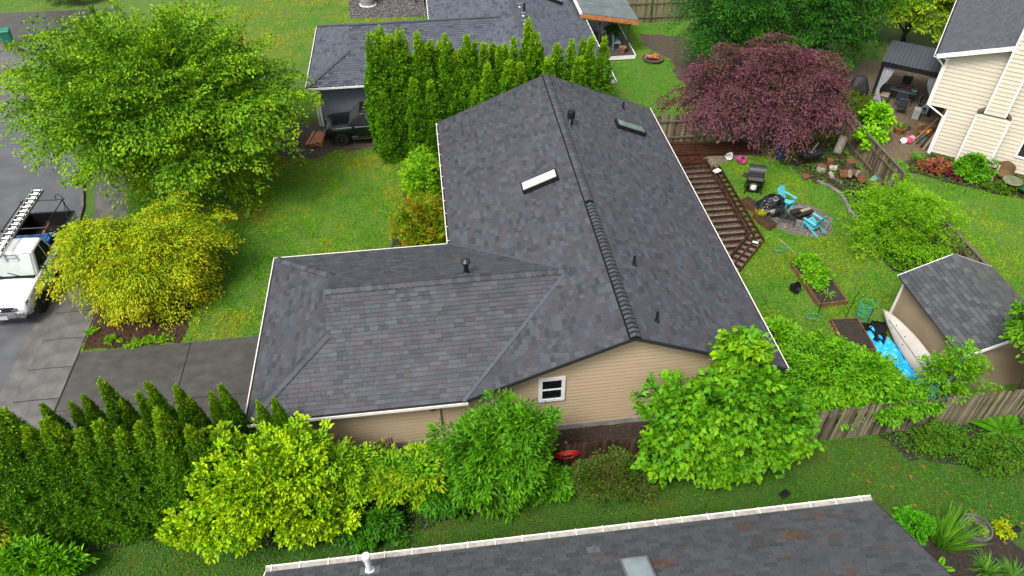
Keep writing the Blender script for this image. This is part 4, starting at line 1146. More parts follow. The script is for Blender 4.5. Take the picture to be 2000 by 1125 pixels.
tree('shrub', 'rounded dark shrub with tiny leaves before the red hose', 'shrub', (4.35, -2.15, 0), (0, 0, .72), (1.5, .8, .8), 260, 70, .42, .36, .075, .035, [(.035, .075, .014), (.05, .095, .016), (.07, .085, .025), (.06, .045, .025)], (.08, .13, .03), seed=309, lift=.35, lamp=.15, inner=.5, trunk_r=.05)
BL = [(.060, .175, .012), (.042, .135, .012), (.090, .220, .013)]
tree('broadleaf_tree', 'large-leaved light green tree covering the right end of the tan wall', 'tree', (7.9, -1.9, 0), (-.3, .25, 2.4), (2.2, 1.5, 2.0), 330, 20, .5, .5, .20, .155, BL, (.20, .33, .018), seed=310, th=.12, droop=.35, sag=.15, zmin=-.8, tipamt=.5, lamp=.5, lobes=22, inner=.4, trunk_r=.10, jit=.6, boughs=13, bamp=.46, blobs=(((.7, .5, 3.6), (1.1, .8, 1.1), 90), ((-1.6, .2, 2.4), (1.1, .9, 1.1), 80), ((1.6, .1, 1.7), (1.3, 1.0, 1.2), 110), ((.2, -.3, 1.0), (1.6, .8, .9), 90)))
tree('broadleaf_tree', 'upright light green shoots rising above the near roof corner', 'tree', (8.35, -.75, 0), (0, .2, 4.2), (.6, .55, 1.2), 70, 24, .5, .45, .24, .16, BL, (.26, .38, .02), seed=311, th=.12, droop=.3, zmin=-.9, tipamt=.7, lamp=.4, inner=.5, trunk_r=.05)
tree('shrub', 'dense green shrub row between house corner and blue tarp', 'shrub', (12.6, .35, 0), (.1, 0, 1.45), (3.1, 1.35, 1.5), 520, 46, .55, .45, .15, .075, [(.07, .195, .014), (.055, .155, .016), (.10, .235, .014)], (.17, .31, .014), seed=312, droop=.3, sag=.3, zmin=-.7, lamp=.3, lobes=22, inner=.5, trunk_r=.06)
tree('shrub', 'leafy vines over the gutter corner behind the large-leaved tree', 'shrub', (11.3, 2.2, 0), (0, 0, 1.0), (1.0, 1.1, 1.0), 150, 40, .5, .4, .15, .08, [(.07, .19, .014), (.10, .23, .014)], (.17, .30, .014), seed=313, inner=.5, trunk_r=.04)
tree('plum_sapling', 'thin open sapling in front of the shed wall', 'tree', (16.0, -.65, 0), (.1, .2, 1.75), (1.25, .7, 1.35), 110, 26, .6, .3, .13, .06, [(.09, .22, .016), (.07, .17, .018)], (.17, .30, .016), seed=314, lift=.4, lamp=.3, inner=.4, trunk_r=.045, limbs=14)
tree('shrub', 'small shrub hanging over the leaning fence below the sapling', 'shrub', (14.3, -.75, 0), (0, -.25, 1.25), (1.3, .5, .75), 100, 34, .4, .3, .14, .07, MG, (.15, .29, .014), seed=315, inner=.4, trunk_r=.03)
AR = tree('arching_shrub', 'arching yellow-green shrub with bare stems beside the ivy bed', 'shrub', (19.75, 8.4, 0), (0, .1, 1.2), (2.8, 2.4, 1.65), 520, 52, .85, .35, .085, .045, [(.11, .24, .014), (.085, .20, .016), (.14, .27, .014)], (.20, .33, .014), seed=316, lift=.25, droop=.2, sag=.3, zmin=-.5, lamp=.3, lobes=20, inner=.4, trunk_r=.04, limbs=26, th_top=.4)
rgs = random.Random(5)
for k in range(14):
    a = rgs.uniform(0, 6.28); q = rgs.uniform(1.2, 2.0); hh = rgs.uniform(1.2, 2.1)
    MB().tube([(0, 0, 0), (math.cos(a)*q*.35, math.sin(a)*q*.35, hh*.75), (math.cos(a)*q*.75, math.sin(a)*q*.75, hh), (math.cos(a)*q*1.1, math.sin(a)*q*1.1, hh*.85)], [.022, .017, .011, .004], 5).build('stem', mat('pale_stem', (.17, .15, .07), rough=.7), AR, smooth=True)
tree('tree', 'leafy tree overhanging the shed roof at the right edge', 'tree', (18.9, -.65, 0), (-.1, .1, 4.0), (1.5, .85, 1.25), 300, 44, .65, .5, .15, .08, [(.05, .13, .016), (.07, .165, .016)], (.12, .24, .018), seed=317, droop=.3, sag=.3, lamp=.35, inner=.4, trunk_r=.08, blobs=(((1.0, .1, 2.8), (1.2, .7, 1.2), 130),))
tree('tree', 'dark lobed-leaf branch hanging at the right edge over the shed wall', 'tree', (20.6, -1.75, 0), (-.2, .3, 2.3), (1.0, .5, .8), 70, 30, .6, .5, .22, .13, [(.045, .12, .018), (.06, .145, .018)], (.10, .21, .02), seed=318, droop=.4, inner=.4, trunk_r=.05)
for i, (x, y, rx, ry, rz, lab) in enumerate(((15.4, -1.85, .9, .5, .5, 'low clipped shrub at the fence foot left of the ferns'), (17.0, -2.65, 1.3, .65, .5, 'spreading groundcover shrub beside a white tag'), (19.0, -2.9, 1.4, .7, .6, 'dark mixed shrub at the right edge below the fern'))):
    tree('shrub', lab, 'shrub', (x, y, 0), (0, 0, rz*.8), (rx, ry, rz), 120, 46, .36, .3, .085, .05, [(.035, .10, .018), (.05, .12, .018), (.065, .10, .025)], (.08, .17, .02), seed=320+i, inner=.4, trunk_r=.03)
RH = dict(ln=.22, wd=.26, th=.05, droop=.12, sag=.0)
tree('rhododendron', 'green rhododendron beside the tan house wall nearer the hedge', 'shrub', (-.95, 14.4, 0), (0, 0, 1.1), (1.1, 1.5, 1.15), 300, 26, .34, .36, .17, .055, [(.11, .26, .014), (.085, .21, .016), (.15, .30, .016)], (.26, .36, .02), seed=330, lift=.5, droop=.1, sag=.05, lamp=.3, inner=.45, trunk_r=.05, jit=.55, boughs=12, bamp=.28, zmin=-.6)
tree('pieris_shrub', 'green and orange-tipped shrub beside the tan house inner corner', 'shrub', (-1.05, 11.4, 0), (0, 0, .95), (1.15, 1.9, 1.0), 420, 30, .36, .36, .13, .045, [(.085, .20, .014), (.12, .23, .014), (.17, .17, .014), (.05, .12, .016)], (.36, .20, .02), seed=331, lift=.5, droop=.1, sag=.05, lamp=.2, inner=.45, trunk_r=.05, jit=.55, boughs=14, bamp=.2, zmin=-.6)
tree('shrub', 'dark leafy groundcover shrub between the two house-side shrubs', 'shrub', (-1.5, 12.9, 0), (0, 0, .4), (.8, .8, .45), 90, 30, .3, .3, .14, .06, DG, (.10, .22, .02), seed=332, inner=.4, trunk_r=.03)
FLW = mat('white_flower', (.75, .72, .68), rough=.6)
for i, (x, y, z) in enumerate(((-1.75, 12.75, .8), (-1.95, 11.4, .8), (-2.05, 10.75, .7), (-1.95, 10.6, .75))):
    tag(MB().lathe([(.0, 0), (.05, .02), (.08, .07), (.05, .10), (.0, .11)], 9, c=(x, y, z)).build('flower', FLW), ['white blossom between the two house-side shrubs', 'white blossom on the lawn side of the orange-tipped shrub', 'lower white blossom of a pair by the lawn', 'white blossom of the pair nearest the house corner'][i], 'flower', 'white blossoms beside the tan house')
tree('shrub', 'green whorled-leaf shrub at the bottom left corner', 'shrub', (-12.6, -2.85, 0), (0, 0, .7), (1.5, .6, .75), 130, 26, .32, .34, .20, .06, [(.085, .23, .014), (.065, .185, .016)], (.20, .34, .02), seed=340, lift=.5, droop=.1, inner=.5, trunk_r=.04, jit=.5)
tree('cypress_shrub', 'golden drooping cypress at the left edge beside the hedge', 'shrub', (-14.3, -2.1, 0), (0, 0, 1.2), (1.0, .7, 1.3), 150, 60, .6, .35, .12, .04, [(.16, .20, .014), (.12, .17, .014), (.08, .12, .014)], (.36, .34, .015), seed=341, droop=.7, sag=.5, inner=.4, trunk_r=.05, m=NEEDLE)
tree('shrub', 'dark fine-leaved shrub between red maple and paver patio', 'shrub', (22.3, 18.4, 0), (0, 0, .85), (1.35, 1.2, .95), 200, 50, .5, .4, .09, .045, [(.04, .085, .014), (.055, .10, .018), (.07, .10, .02)], (.12, .18, .02), seed=342, lamp=.3, inner=.4, trunk_r=.04)
tree('vine_maple', 'bright lobed-leaf sapling over the patio fence', 'tree', (22.3, 16.4, 0), (.1, .1, 1.45), (.8, .75, .8), 44, 22, .45, .45, .2, .15, [(.12, .29, .014), (.09, .24, .016)], (.26, .38, .016), seed=343, inner=.5, trunk_r=.04)
tree('vine_maple', 'bright lobed-leaf spray drooping over the fence boards', 'tree', (21.3, 15.0, 0), (0, 0, 1.35), (.5, .6, .4), 24, 26, .45, .45, .24, .17, [(.13, .30, .014), (.10, .26, .016)], (.26, .38, .016), seed=344, inner=.5, trunk_r=.03)
tree('shrub', 'leafy plants at the patio side of the fence end', 'shrub', (21.9, 13.3, 0), (0, 0, .4), (.7, 1.0, .5), 90, 34, .4, .3, .14, .06, MG, (.14, .28, .014), seed=345, inner=.4, trunk_r=.03)
tree('hydrangea', 'rounded green shrub against the cream chimney base', 'shrub', (25.75, 12.85, 0), (0, 0, .55), (.95, .7, .65), 130, 34, .3, .3, .13, .08, MG, (.16, .33, .03), seed=346, inner=.5, trunk_r=.03)
tree('heuchera', 'orange and red foliage plant in the cream house bed', 'plant', (24.3, 13.65, 0), (0, 0, .2), (.75, .55, .3), 60, 26, .26, .26, .12, .10, [(.20, .085, .045), (.17, .09, .045), (.14, .04, .05)], (.27, .12, .07), seed=347, inner=.4, trunk_r=0, zmin=-.1)
tree('heuchera', 'purple-red foliage plant at the cream bed edge', 'plant', (24.95, 12.9, 0), (0, 0, .15), (.4, .35, .22), 30, 24, .22, .22, .11, .09, [(.11, .03, .05), (.08, .02, .04)], (.16, .05, .07), seed=348, inner=.4, trunk_r=0, zmin=-.1)
tree('perennial', 'mixed low green perennials along the cream house bed', 'plant', (26.9, 11.6, 0), (0, 0, .2), (1.3, .45, .3), 80, 26, .3, .25, .11, .05, DG+[(.10, .12, .03)], (.14, .20, .03), seed=349, inner=.4, trunk_r=0, zmin=-.1)
tree('sedum', 'yellow mossy groundcover at the right edge below the chairs', 'plant', (28.0, 10.6, 0), (0, 0, .1), (1.0, .45, .16), 70, 30, .22, .2, .07, .04, [(.28, .19, .02), (.22, .20, .02)], (.36, .24, .02), seed=350, inner=.4, trunk_r=0, zmin=0)

# strap-leaved plants
def straps(name, label, loc, n, L, W, spread, cols, seed, up_=1.0, sag=.35, r0=.12):
    rg = np.random.default_rng(seed)
    t = thing(name, label, 'plant', loc)
    a = rg.random(n)*2*math.pi; rr = r0*np.sqrt(rg.random(n))
    base = np.stack([np.cos(a)*rr, np.sin(a)*rr, np.full(n, .0)], 1)
    d = unit(np.stack([np.cos(a)*spread*rg.uniform(.15, 1, n), np.sin(a)*spread*rg.uniform(.15, 1, n), np.full(n, up_)], 1)+rg.normal(0, .08, (n, 3)))
    l = L*rg.uniform(.6, 1.15, n); seg = 4
    sd_ = unit(np.cross(d, np.array([0, 0, 1.]))+rg.normal(0, .3, (n, 3)))
    V = np.zeros((n, (seg+1)*2, 3)); 
    for k in range(seg+1):
        f = k/seg
        c = base+d*(l*f)[:, None]-np.array([0, 0, 1.])*(sag*(l*f**2.2)*spread)[:, None]
        wv_ = W*(1-f**2*.95)*.5
        V[:, 2*k] = c+sd_*wv_; V[:, 2*k+1] = c-sd_*wv_
    V[:, :, 2] = np.maximum(V[:, :, 2], .02)
    F = []
    for i in range(n):
        o = i*(seg+1)*2
        F += [(o+2*k, o+2*k+1, o+2*k+3, o+2*k+2) for k in range(seg)]
    me = bpy.data.meshes.new(name); me.from_pydata(V.reshape(-1, 3).tolist(), [], F)
    C = palette(rg, cols, n)*rg.uniform(.8, 1.2, (n, 1))
    setcol(me, np.repeat(C, (seg+1)*2, axis=0)); me.materials.append(LEAF)
    link('foliage', me, t)
    return t
straps('iris_clump', 'tall upright bright green iris clump beside the near roof', (13.8, -5.15, 0), 190, 1.35, .045, .55, [(.10, .28, .014), (.075, .22, .016), (.15, .33, .014)], 401, sag=.15, r0=.3)
straps('daylily', 'arching strap-leaved clump left of two at bottom right', (14.55, -6.15, 0), 130, .85, .032, 1.0, [(.065, .18, .018), (.09, .22, .02)], 402, sag=.5, r0=.15)
straps('daylily', 'arching strap-leaved clump right of two at bottom right', (15.15, -6.45, 0), 130, .85, .032, 1.0, [(.055, .16, .018), (.08, .20, .02)], 403, sag=.5, r0=.15)
straps('daylily', 'strap-leaved clump at the very bottom right corner', (15.9, -6.9, 0), 100, .75, .03, 1.0, [(.055, .16, .018), (.075, .19, .02)], 404, sag=.5, r0=.15)
straps('daylily', 'strap-leaved clump by the cream house corner and path', (24.1, 14.75, 0), 120, .7, .03, 1.0, [(.07, .19, .018), (.10, .23, .02)], 405, sag=.5, r0=.2)
def fern(name, label, loc, n, L, seed, col=((.05, .14, .018), (.07, .18, .018))):
    rg = np.random.default_rng(seed); t = thing(name, label, 'plant', loc); Ps, As, Ns, Ls, Cs = [], [], [], [], []
    for k in range(n):
        a = 2*math.pi*k/n+rg.normal(0, .2); l = L*rg.uniform(.75, 1.1); m_ = 26
        f = np.linspace(.08, 1, m_)
        d = np.array([math.cos(a), math.sin(a), 0])
        P = d*(l*f)[:, None]*.9+np.array([0, 0, 1.])*(l*(.75*f-.62*f*f)+.05)[:, None]
        s = np.cross(d, [0, 0, 1.])
        for sg in (-1, 1):
            Ps.append(P); As.append(np.tile(s*sg+d*.35, (m_, 1))); Ns.append(np.tile(np.array([0, 0, 1.]), (m_, 1))+rg.normal(0, .15, (m_, 3)))
            Ls.append(l*.19*np.sin(np.pi*np.clip(f*.93+.07, 0, 1))**.7+.01); Cs.append(palette(rg, col, m_))
    link('fronds', leafmesh(name, np.concatenate(Ps), np.concatenate(As), np.concatenate(Ns), np.concatenate(Ls), .05*L, np.concatenate(Cs), LEAF), t)
fern('sword_fern', 'large dark sword fern at the right edge below the shed', (17.9, -1.75, 0), 16, 1.15, 411)
fern('sword_fern', 'small light fern tucked under the near roof edge', (13.15, -5.95, 0), 7, .55, 412, ((.10, .26, .02), (.13, .30, .02)))
tree('perennial', 'bushy light green perennial left of the iris clump', 'plant', (12.95, -4.7, 0), (0, 0, .4), (.55, .45, .5), 70, 30, .26, .2, .10, .04, [(.06, .20, .018), (.08, .24, .018)], (.10, .30, .02), seed=413, lift=.5, inner=.4, trunk_r=0)
tree('euphorbia', 'small yellow-green mound near the black stakes at bottom right', 'plant', (15.75, -5.05, 0), (0, 0, .12), (.35, .3, .2), 30, 24, .18, .16, .06, .04, [(.24, .30, .014)], (.34, .38, .02), seed=414, inner=.4, trunk_r=0, zmin=0)
WEEDL = ['small weed tuft at the left part of the driveway mulch edge', 'broad weed tuft at the middle of the driveway mulch edge', 'rightmost weed tuft along the driveway mulch edge', 'weed tuft at the sidewalk corner of the mulch bed', 'low weed tuft between others beside the driveway slab']
for i, (x, y) in enumerate(((-13.3, 6.75), (-11.75, 6.5), (-11.3, 6.55), (-14.2, 7.3), (-12.4, 6.42))):
    tree('weed', WEEDL[i], 'plant', (x, y, 0), (0, 0, .06), (.3, .16, .1), 14, 18, .22, .14, .12, .03, [(.14, .28, .016)], (.2, .34, .02), seed=420+i, inner=.3, trunk_r=0, zmin=0, group='weed tufts at the driveway mulch')

# ------------------------------------------------------------------ lawns and ground cover (uncountable)
LW = [(.066, .175, .008), (.115, .225, .009), (.235, .255, .016)]
FRONT = [(-14.3, 6.3), (-6.75, 6.3), (-6.75, 7.9), (-.2, 7.9), (-.2, 18.9), (-3.0, 18.8), (-3.0, 21.8), (-9, 24), (-12, 30), (-18, 24.2), (-15.3, 18), (-14.4, 12.2)]
grass('lawn_front', 'front lawn of short green grass with yellow patches', FRONT, [MULCHP, BEDH, DIRTS], 560, .085, .021, LW, 501, patch=1.8)
BACK = [(10.2, 1.5), (20.6, 2.5), (20.8, 17.6), (10.2, 17.6)]
BL_ = [(.062, .175, .010), (.095, .205, .012), (.15, .215, .016)]
grass('lawn_back', 'rough green grass of the back yard', BACK, [PIT, UND, DIRTB, IVY, [(14.2, 5.0), (15.6, 5.0), (15.65, 7.6), (14.5, 7.6)], [(16.5, 0), (20.8, 0), (20.8, 4.5), (16.5, 4.5)]], 600, .085, .021, BL_, 502, patch=1.5)
NEARL = [(-14, -5.2), (16.8, -5.2), (20.8, -4), (20.8, -1.2), (-14, -1.2)]
grass('lawn_near', 'mossy clover lawn strip in front of the board fence', NEARL, [BEDS, BEDSE, BEDI, [(-5.4, -9), (10.8, -9), (10.8, -5.0), (-5.4, -5.0)]], 760, .05, .03, [(.026, .085, .007), (.042, .105, .009), (.075, .085, .012)], 503, patch=1.4, lean=1.0)
NEARL2 = [(11, -10), (21, -10), (21, -4), (16, -4.6), (11, -4.6)]
grass('lawn_corner', 'mossy clover lawn at the lower right corner', NEARL2, [BEDI], 600, .05, .03, [(.026, .085, .007), (.042, .105, .009), (.075, .085, .012)], 504, patch=1.4, lean=1.0)
grass('lawn_right', 'yellowing lawn below the cream house', [(21.1, 3.5), (33, 3.5), (33, 10.5), (29, 9.9), (26.2, 11.5), (24, 13), (22.3, 13.0), (21.1, 11)], [BEDC], 520, .07, .022, [(.080, .195, .010), (.12, .225, .010), (.20, .245, .014)], 505, patch=1.6)
grass('lawn_rear', 'bright green lawn behind the board fence', [(9.6, 18.1), (20.5, 18.1), (17.5, 24), (17, 33), (12.8, 33), (12.8, 27.8), (9.6, 27.8)], [DIRTN], 340, .07, .024, [(.062, .20, .010), (.085, .225, .010), (.12, .22, .014)], 506)
grass('lawn_far', 'patchy yellow and green grass beyond the slate grey house', [(-18, 29.7), (.1, 29.7), (.1, 37), (-5.5, 37), (-5.6, 43), (-14, 43), (-22, 38)], [GRAVN], 200, .07, .03, [(.080, .20, .010), (.16, .23, .014), (.30, .25, .03)], 507, patch=2.6)
grass('lawn_top_left', 'bright green grass at the top left corner', [(-40, 41.7), (-26.5, 41.6), (-24, 48), (-40, 48)], [], 80, .07, .04, LW, 508)
def cover(name, label, poly, dens, L, W, cols, tip, seed, h=.18, excl=()):
    rg = np.random.default_rng(seed); pa = np.array(poly); lo, hi = pa.min(0), pa.max(0)
    n = int(dens*np.prod(hi-lo)); P = np.zeros((n, 3)); P[:, :2] = lo+rg.random((n, 2))*(hi-lo)
    k = inpoly(P, poly)
    for e in excl: k &= ~inpoly(P, e)
    P = P[k]; n = len(P)
    v = vnoise(P, .55, seed+1); P = P[rg.random(n) < .25+v]; n = len(P)
    P[:, 2] = .03+h*vnoise(P, .4, seed+2)*rg.random(n)**.6
    A = unit(rg.normal(0, 1, (n, 3))*np.array([1, 1, .35])); N = unit(rg.normal(0, .4, (n, 3))+np.array([0, 0, 1.]))
    C = mixc(palette(rg, cols, n), np.array(tip), (rg.random((n, 1))**3))*rg.uniform(.75, 1.25, (n, 1))
    return tag(link(name, leafmesh(name, P, A, N, L*rg.uniform(.6, 1.4, n), W*rg.uniform(.6, 1.4, n), C, LEAF)), label, 'ground cover', kind='stuff')
cover('ivy_cover', 'green ivy ground cover along the patio fence', IVY, 520, .10, .075, MG, (.17, .30, .02), 511, .3)
cover('log_weeds', 'weeds and leaves among the firewood logs', DIRTB, 150, .10, .06, DG, (.10, .22, .02), 512, .2)
cover('bed_cover', 'low dark foliage under the near shrubs', BEDS, 330, .10, .045, DG, (.07, .18, .02), 513, .28)
cover('fern_bed_cover', 'low dark foliage in the fern bed', BEDSE, 300, .09, .05, DG, (.09, .18, .02), 514, .28)
cover('house_bed_cover', 'low foliage in the bed beside the tan house', BEDH, 160, .11, .045, DG, (.10, .22, .02), 515, .2)
cover('cream_bed_cover', 'low foliage in the bed below the cream house', BEDC, 200, .10, .05, DG+[(.10, .12, .02)], (.2, .24, .04), 516, .2)
cover('clover_cover', 'clover leaves scattered over the near lawn', NEARL, 260, .045, .04, [(.034, .110, .009), (.048, .125, .010)], (.09, .165, .014), 517, .04, [BEDS, BEDSE, [(-5.4, -9), (10.8, -9), (10.8, -4.85), (-5.4, -4.85)]])

pebbles('fire_pit_gravel', 'grey gravel circle around the fire ring', PIT, 750, .022, [(.22, .19, .16), (.15, .13, .11), (.30, .27, .23)], 521)
pebbles('wall_gravel', 'dark gravel strip along the pale blue wall', GRAVN, 160, .05, [(.16, .15, .14), (.10, .095, .09), (.22, .20, .19)], 522)
pebbles('deck_gravel', 'gravel and rubble under the bare deck frame', UND, 160, .03, [(.30, .25, .20), (.20, .16, .13)], 523)
cover('mulch_chips', 'bark mulch chips under the golden maple', MULCHP, 900, .06, .025, [(.055, .028, .016), (.08, .04, .022), (.035, .02, .012)], (.10, .06, .035), 524, .03)
cover('soil_litter', 'dead leaves and bark on the soil strip beside the tan house', SIDE, 260, .06, .03, [(.05, .03, .018), (.08, .045, .025)], (.14, .09, .05), 525, .03)
cover('log_litter', 'bark litter around the firewood logs', DIRTB, 400, .06, .03, [(.05, .03, .018), (.08, .045, .025)], (.14, .09, .05), 526, .03)
# ================================================================== vehicles
WPAINT = mat('white_car_paint', (.80, .80, .80), rough=.28, var=.03, coat=.6, k=.9)
BPAINT = mat('black_car_paint', (.008, .008, .009), rough=.3, var=.1, coat=.25, spec=.4)
CHROME = mat('chrome', (.62, .63, .65), rough=.14, var=.1, metal=1.0)
RUBBER = mat('tyre_rubber', (.018, .018, .018), rough=.75, var=.2)
LENS = mat('headlamp_lens', (.45, .47, .50), rough=.10, var=.25, scale=9, spec=.8)
AMBER = mat('amber_lens', (.36, .12, .04), rough=.2)
WSHIELD = mat('windscreen', (.17, .24, .245), rough=.10, var=.30, scale=2.2, spec=.8)
CARGLASS = mat('car_glass', (.02, .024, .027), rough=.05, var=.3, spec=.8)

def loft(secs, n_top=4):
    """secs: (y, zb, zm, zt, wb, wm, wt, crown) -> rounded car cross sections lofted along y"""
    mb = MB(); rows = []
    for (y, zb, zm, zt, wb, wm, wt, cr) in secs:
        half = [(wb*.6, zb), (wb, zb+.02), (wm, zb+.12), (wm, zm), (wm*.985, zm+(zt-zm)*.45), (wt+.03, zt-.05), (wt, zt-.012), (wt*.6, zt+cr*.7), (0, zt+cr)]
        ring = [(x, y, z) for x, z in half]+[(-x, y, z) for x, z in half[-2::-1]]
        rows.append(ring)
    n = len(rows[0]); vs = [p for r in rows for p in r]; fs = []
    for i in range(len(rows)-1):
        for k in range(n):
            fs.append((i*n+k, (i+1)*n+k, (i+1)*n+(k+1) % n, i*n+(k+1) % n))
    fs.append(tuple(range(n))); fs.append(tuple((len(rows)-1)*n+k for k in range(n))[::-1])
    return mb.add(vs, fs)

def cabin(t, m, y0, y1, yt0, yt1, zb, zt, wb, wt, glass_f):
    g = MB().add([(-wb, y0, zb), (wb, y0, zb), (wb, y1, zb), (-wb, y1, zb), (-wt, yt0, zt), (wt, yt0, zt), (wt, yt1, zt), (-wt, yt1, zt), (0, yt0, zt+.03), (0, yt1, zt+.03)],
                 [(3, 2, 1, 0), (4, 8, 9, 7), (8, 5, 6, 9), (0, 1, 5, 8, 4), (1, 2, 6, 5), (2, 3, 7, 9, 6), (3, 0, 4, 7)])
    c = g.build('cab', m, t, bevel=.05)
    def q(pts, name, mm, off):
        p = [Vector(a) for a in pts]; n = (p[1]-p[0]).cross(p[-1]-p[0]).normalized()*off
        k = len(p)
        MB().add([a+n for a in p]+[a-n*.5 for a in p], [tuple(range(k)), tuple(range(k, 2*k))[::-1]]+[(i, k+i, k+(i+1) % k, (i+1) % k) for i in range(k)]).build(name, mm, t)
    lerp = lambda a, b, f: Vector(a).lerp(Vector(b), f)
    A, B, C_, D = Vector((-wb, y0, zb)), Vector((wb, y0, zb)), Vector((wt, yt0, zt)), Vector((-wt, yt0, zt))
    def inset(A, B, C, D, u0, u1, v0, v1):
        f = lambda u, v: A.lerp(B, u).lerp(D.lerp(C, u), v)
        return [f(u0, v0), f(u1, v0), f(u1, v1), f(u0, v1)]
    mid = [Vector((0, -.075, .0)), Vector((0, -.035, .02))]
    w4 = inset(A, B, C_, D, .045, .955, .06, .93)
    q(inset(A, B, C_, D, .015, .985, .01, .97), 'windscreen_seal', BLACKPL, .012)
    q(w4, 'windscreen', glass_f, .024)
    for s in (1, -1):
        a, b, c_, d = Vector((s*wb, y0, zb)), Vector((s*wb, y1, zb)), Vector((s*wt, yt1, zt)), Vector((s*wt, yt0, zt))
        for (u0, u1) in ((.20, .60), (.65, .92)):
            w_ = inset(a, b, c_, d, u0, u1, .08, .88)
            if u0 == .20: w_[0] = a.lerp(b, .13)+(d-a)*.08
            if s < 0: w_ = w_[::-1]
            q(w_, 'side_window', CARGLASS, .015)
    w_ = inset(Vector((wb, y1, zb)), Vector((-wb, y1, zb)), Vector((-wt, yt1, zt)), Vector((wt, yt1, zt)), .1, .9, .1, .85)
    q(w_, 'rear_window', CARGLASS, .015)
    return c

def wheel(t, x, y, r, wdt, side, rimr=.62):
    T = Matrix.Translation((x, y, r)) @ Matrix.Rotation(R(90)*side, 4, 'Y')
    o = MB().lathe([(r*.6, -wdt/2), (r*.93, -wdt/2), (r, -wdt/2+.03), (r, wdt/2-.03), (r*.93, wdt/2), (r*rimr, wdt/2-.01)], 26, M=T).build('tyre', RUBBER, t, smooth=False)
    rm = MB().lathe([(r*rimr, wdt/2-.012), (r*rimr*.93, wdt/2-.05), (.02, wdt/2-.055)], 22, M=T)
    for k in range(6):
        a = k*math.pi/3
        rm.box((math.cos(a)*r*rimr*.52, math.sin(a)*r*rimr*.52, wdt/2-.025), (r*rimr*.85, .055, .03), rz=a, M=T)
    rm.lathe([(.06, wdt/2-.04), (.055, wdt/2-.005), (.01, wdt/2)], 12, M=T)
    rm.build('rim', CHROME, o)
    return o

def arch(t, x, y, z, r, th):
    n = 14
    pts = [(r*math.cos(math.pi*k/n), r*math.sin(math.pi*k/n)) for k in range(n+1)]+[(-r, -.12), (r, -.12)]
    vs = [(x-th/2, y+a, z+b) for a, b in pts]+[(x+th/2, y+a, z+b) for a, b in pts]; m_ = len(pts)
    MB().add(vs, [tuple(range(m_))[::-1], tuple(range(m_, 2*m_))]+[(k, (k+1) % m_, m_+(k+1) % m_, m_+k) for k in range(m_)]).build('wheel_arch', BLACKPL, t)
TK = thing('pickup_truck', 'white pickup truck with ladder rack parked on the street', 'truck', (-17.46, 7.98, .004), R(-2.0))
loft([(.06, .62, .80, 1.00, .80, .90, .82, .02), (.16, .56, .85, 1.07, .86, .955, .86, .03), (.45, .50, .9, 1.14, .9, .995, .90, .05), (1.0, .46, .95, 1.20, .92, 1.01, .93, .06), (1.62, .45, 1.0, 1.25, .94, 1.01, .95, .05), (2.4, .45, 1.0, 1.27, .94, 1.01, .95, .02), (3.42, .45, 1.0, 1.27, .94, 1.01, .95, .0)]).build('body', WPAINT, TK, smooth=False)
for o in [x for x in bpy.data.objects if x.parent is TK]:
    for p_ in o.data.polygons: p_.use_smooth = True
cabin(TK, WPAINT, 1.62, 3.42, 2.35, 3.30, 1.24, 1.93, .93, .70, WSHIELD)
for s in (1, -1):
    MB().box((s*.97, 4.62, .98), (.08, 2.34, .80)).build('bed_side', WPAINT, TK, bevel=.02)
    MB().box((s*.97, 4.62, 1.395), (.11, 2.34, .03)).build('bed_rail', BLACKPL, TK)
    for ya in (1.0, 4.65): arch(TK, s*1.0, ya, .43, .50, .035)
    MB().box((s*1.06, 2.02, 1.36), (.22, .12, .20)).build('mirror', BLACKPL, TK, bevel=.03)
    MB().box((s*1.012, 2.62, .85), (.03, 1.35, .62)).build('door', WPAINT, TK, bevel=.02)
    MB().box((s*1.035, 3.1, 1.08), (.03, .22, .04)).build('door_handle', BLACKPL, TK)
    MB().box((s*.98, 2.5, .40), (.16, 2.0, .06)).build('running_board', BLACKPL, TK)
    wheel(TK, s*.90, 1.0, .415, .27, s); wheel(TK, s*.90, 4.65, .415, .27, s)
    hl = MB().add([(s*.56, .035, .84), (s*.93, .14, .84), (s*.96, .40, 1.0), (s*.95, .42, 1.10), (s*.83, .13, 1.06), (s*.56, .03, 1.0)], [(0, 1, 4, 5), (1, 2, 3, 4), (5, 4, 1, 0), (4, 3, 2, 1)]).build('headlight', LENS, TK)
    MB().add([(s*.935, .14, .84), (s*.965, .40, .98), (s*.955, .43, 1.10), (s*.935, .22, 1.05)], [(0, 1, 2, 3), (3, 2, 1, 0)]).build('side_marker', AMBER, hl)
    MB().box((s*.52, .03, .94), (.16, .06, .10)).build('grille_wing', CHROME, TK)
    MB().box((s*1.02, 1.52, 1.02), (.02, .06, .20), rz=0).build('fender_vent', BLACKPL, TK)
MB().box((0, 5.79, .98), (1.86, .07, .80)).build('tailgate', WPAINT, TK, bevel=.02)
MB().box((0, 4.62, .72), (1.86, 2.3, .05)).build('bed_floor', BLACKPL, TK)
MB().box((0, 5.745, 1.07), (1.80, .02, .64)).build('tailgate_liner', BLACKPL, TK)
MB().box((0, 5.79, 1.395), (1.86, .09, .03)).build('tailgate_cap', BLACKPL, TK)
MB().box((0, 3.47, 1.0), (1.86, .06, .56)).build('bed_front', BLACKPL, TK)
for s in (1, -1): MB().box((s*.915, 4.62, 1.05), (.03, 2.3, .66)).build('bed_liner', BLACKPL, TK)
gr = MB().box((0, .045, .93), (1.06, .08, .22)).build('grille', mat('grille_black', (.012, .012, .02), rough=.35), TK, bevel=.03)
for k in (-1, 1): MB().box((0, .0, .93+k*.055), (1.0, .02, .03)).build('grille_bar', BLACKPL, gr)
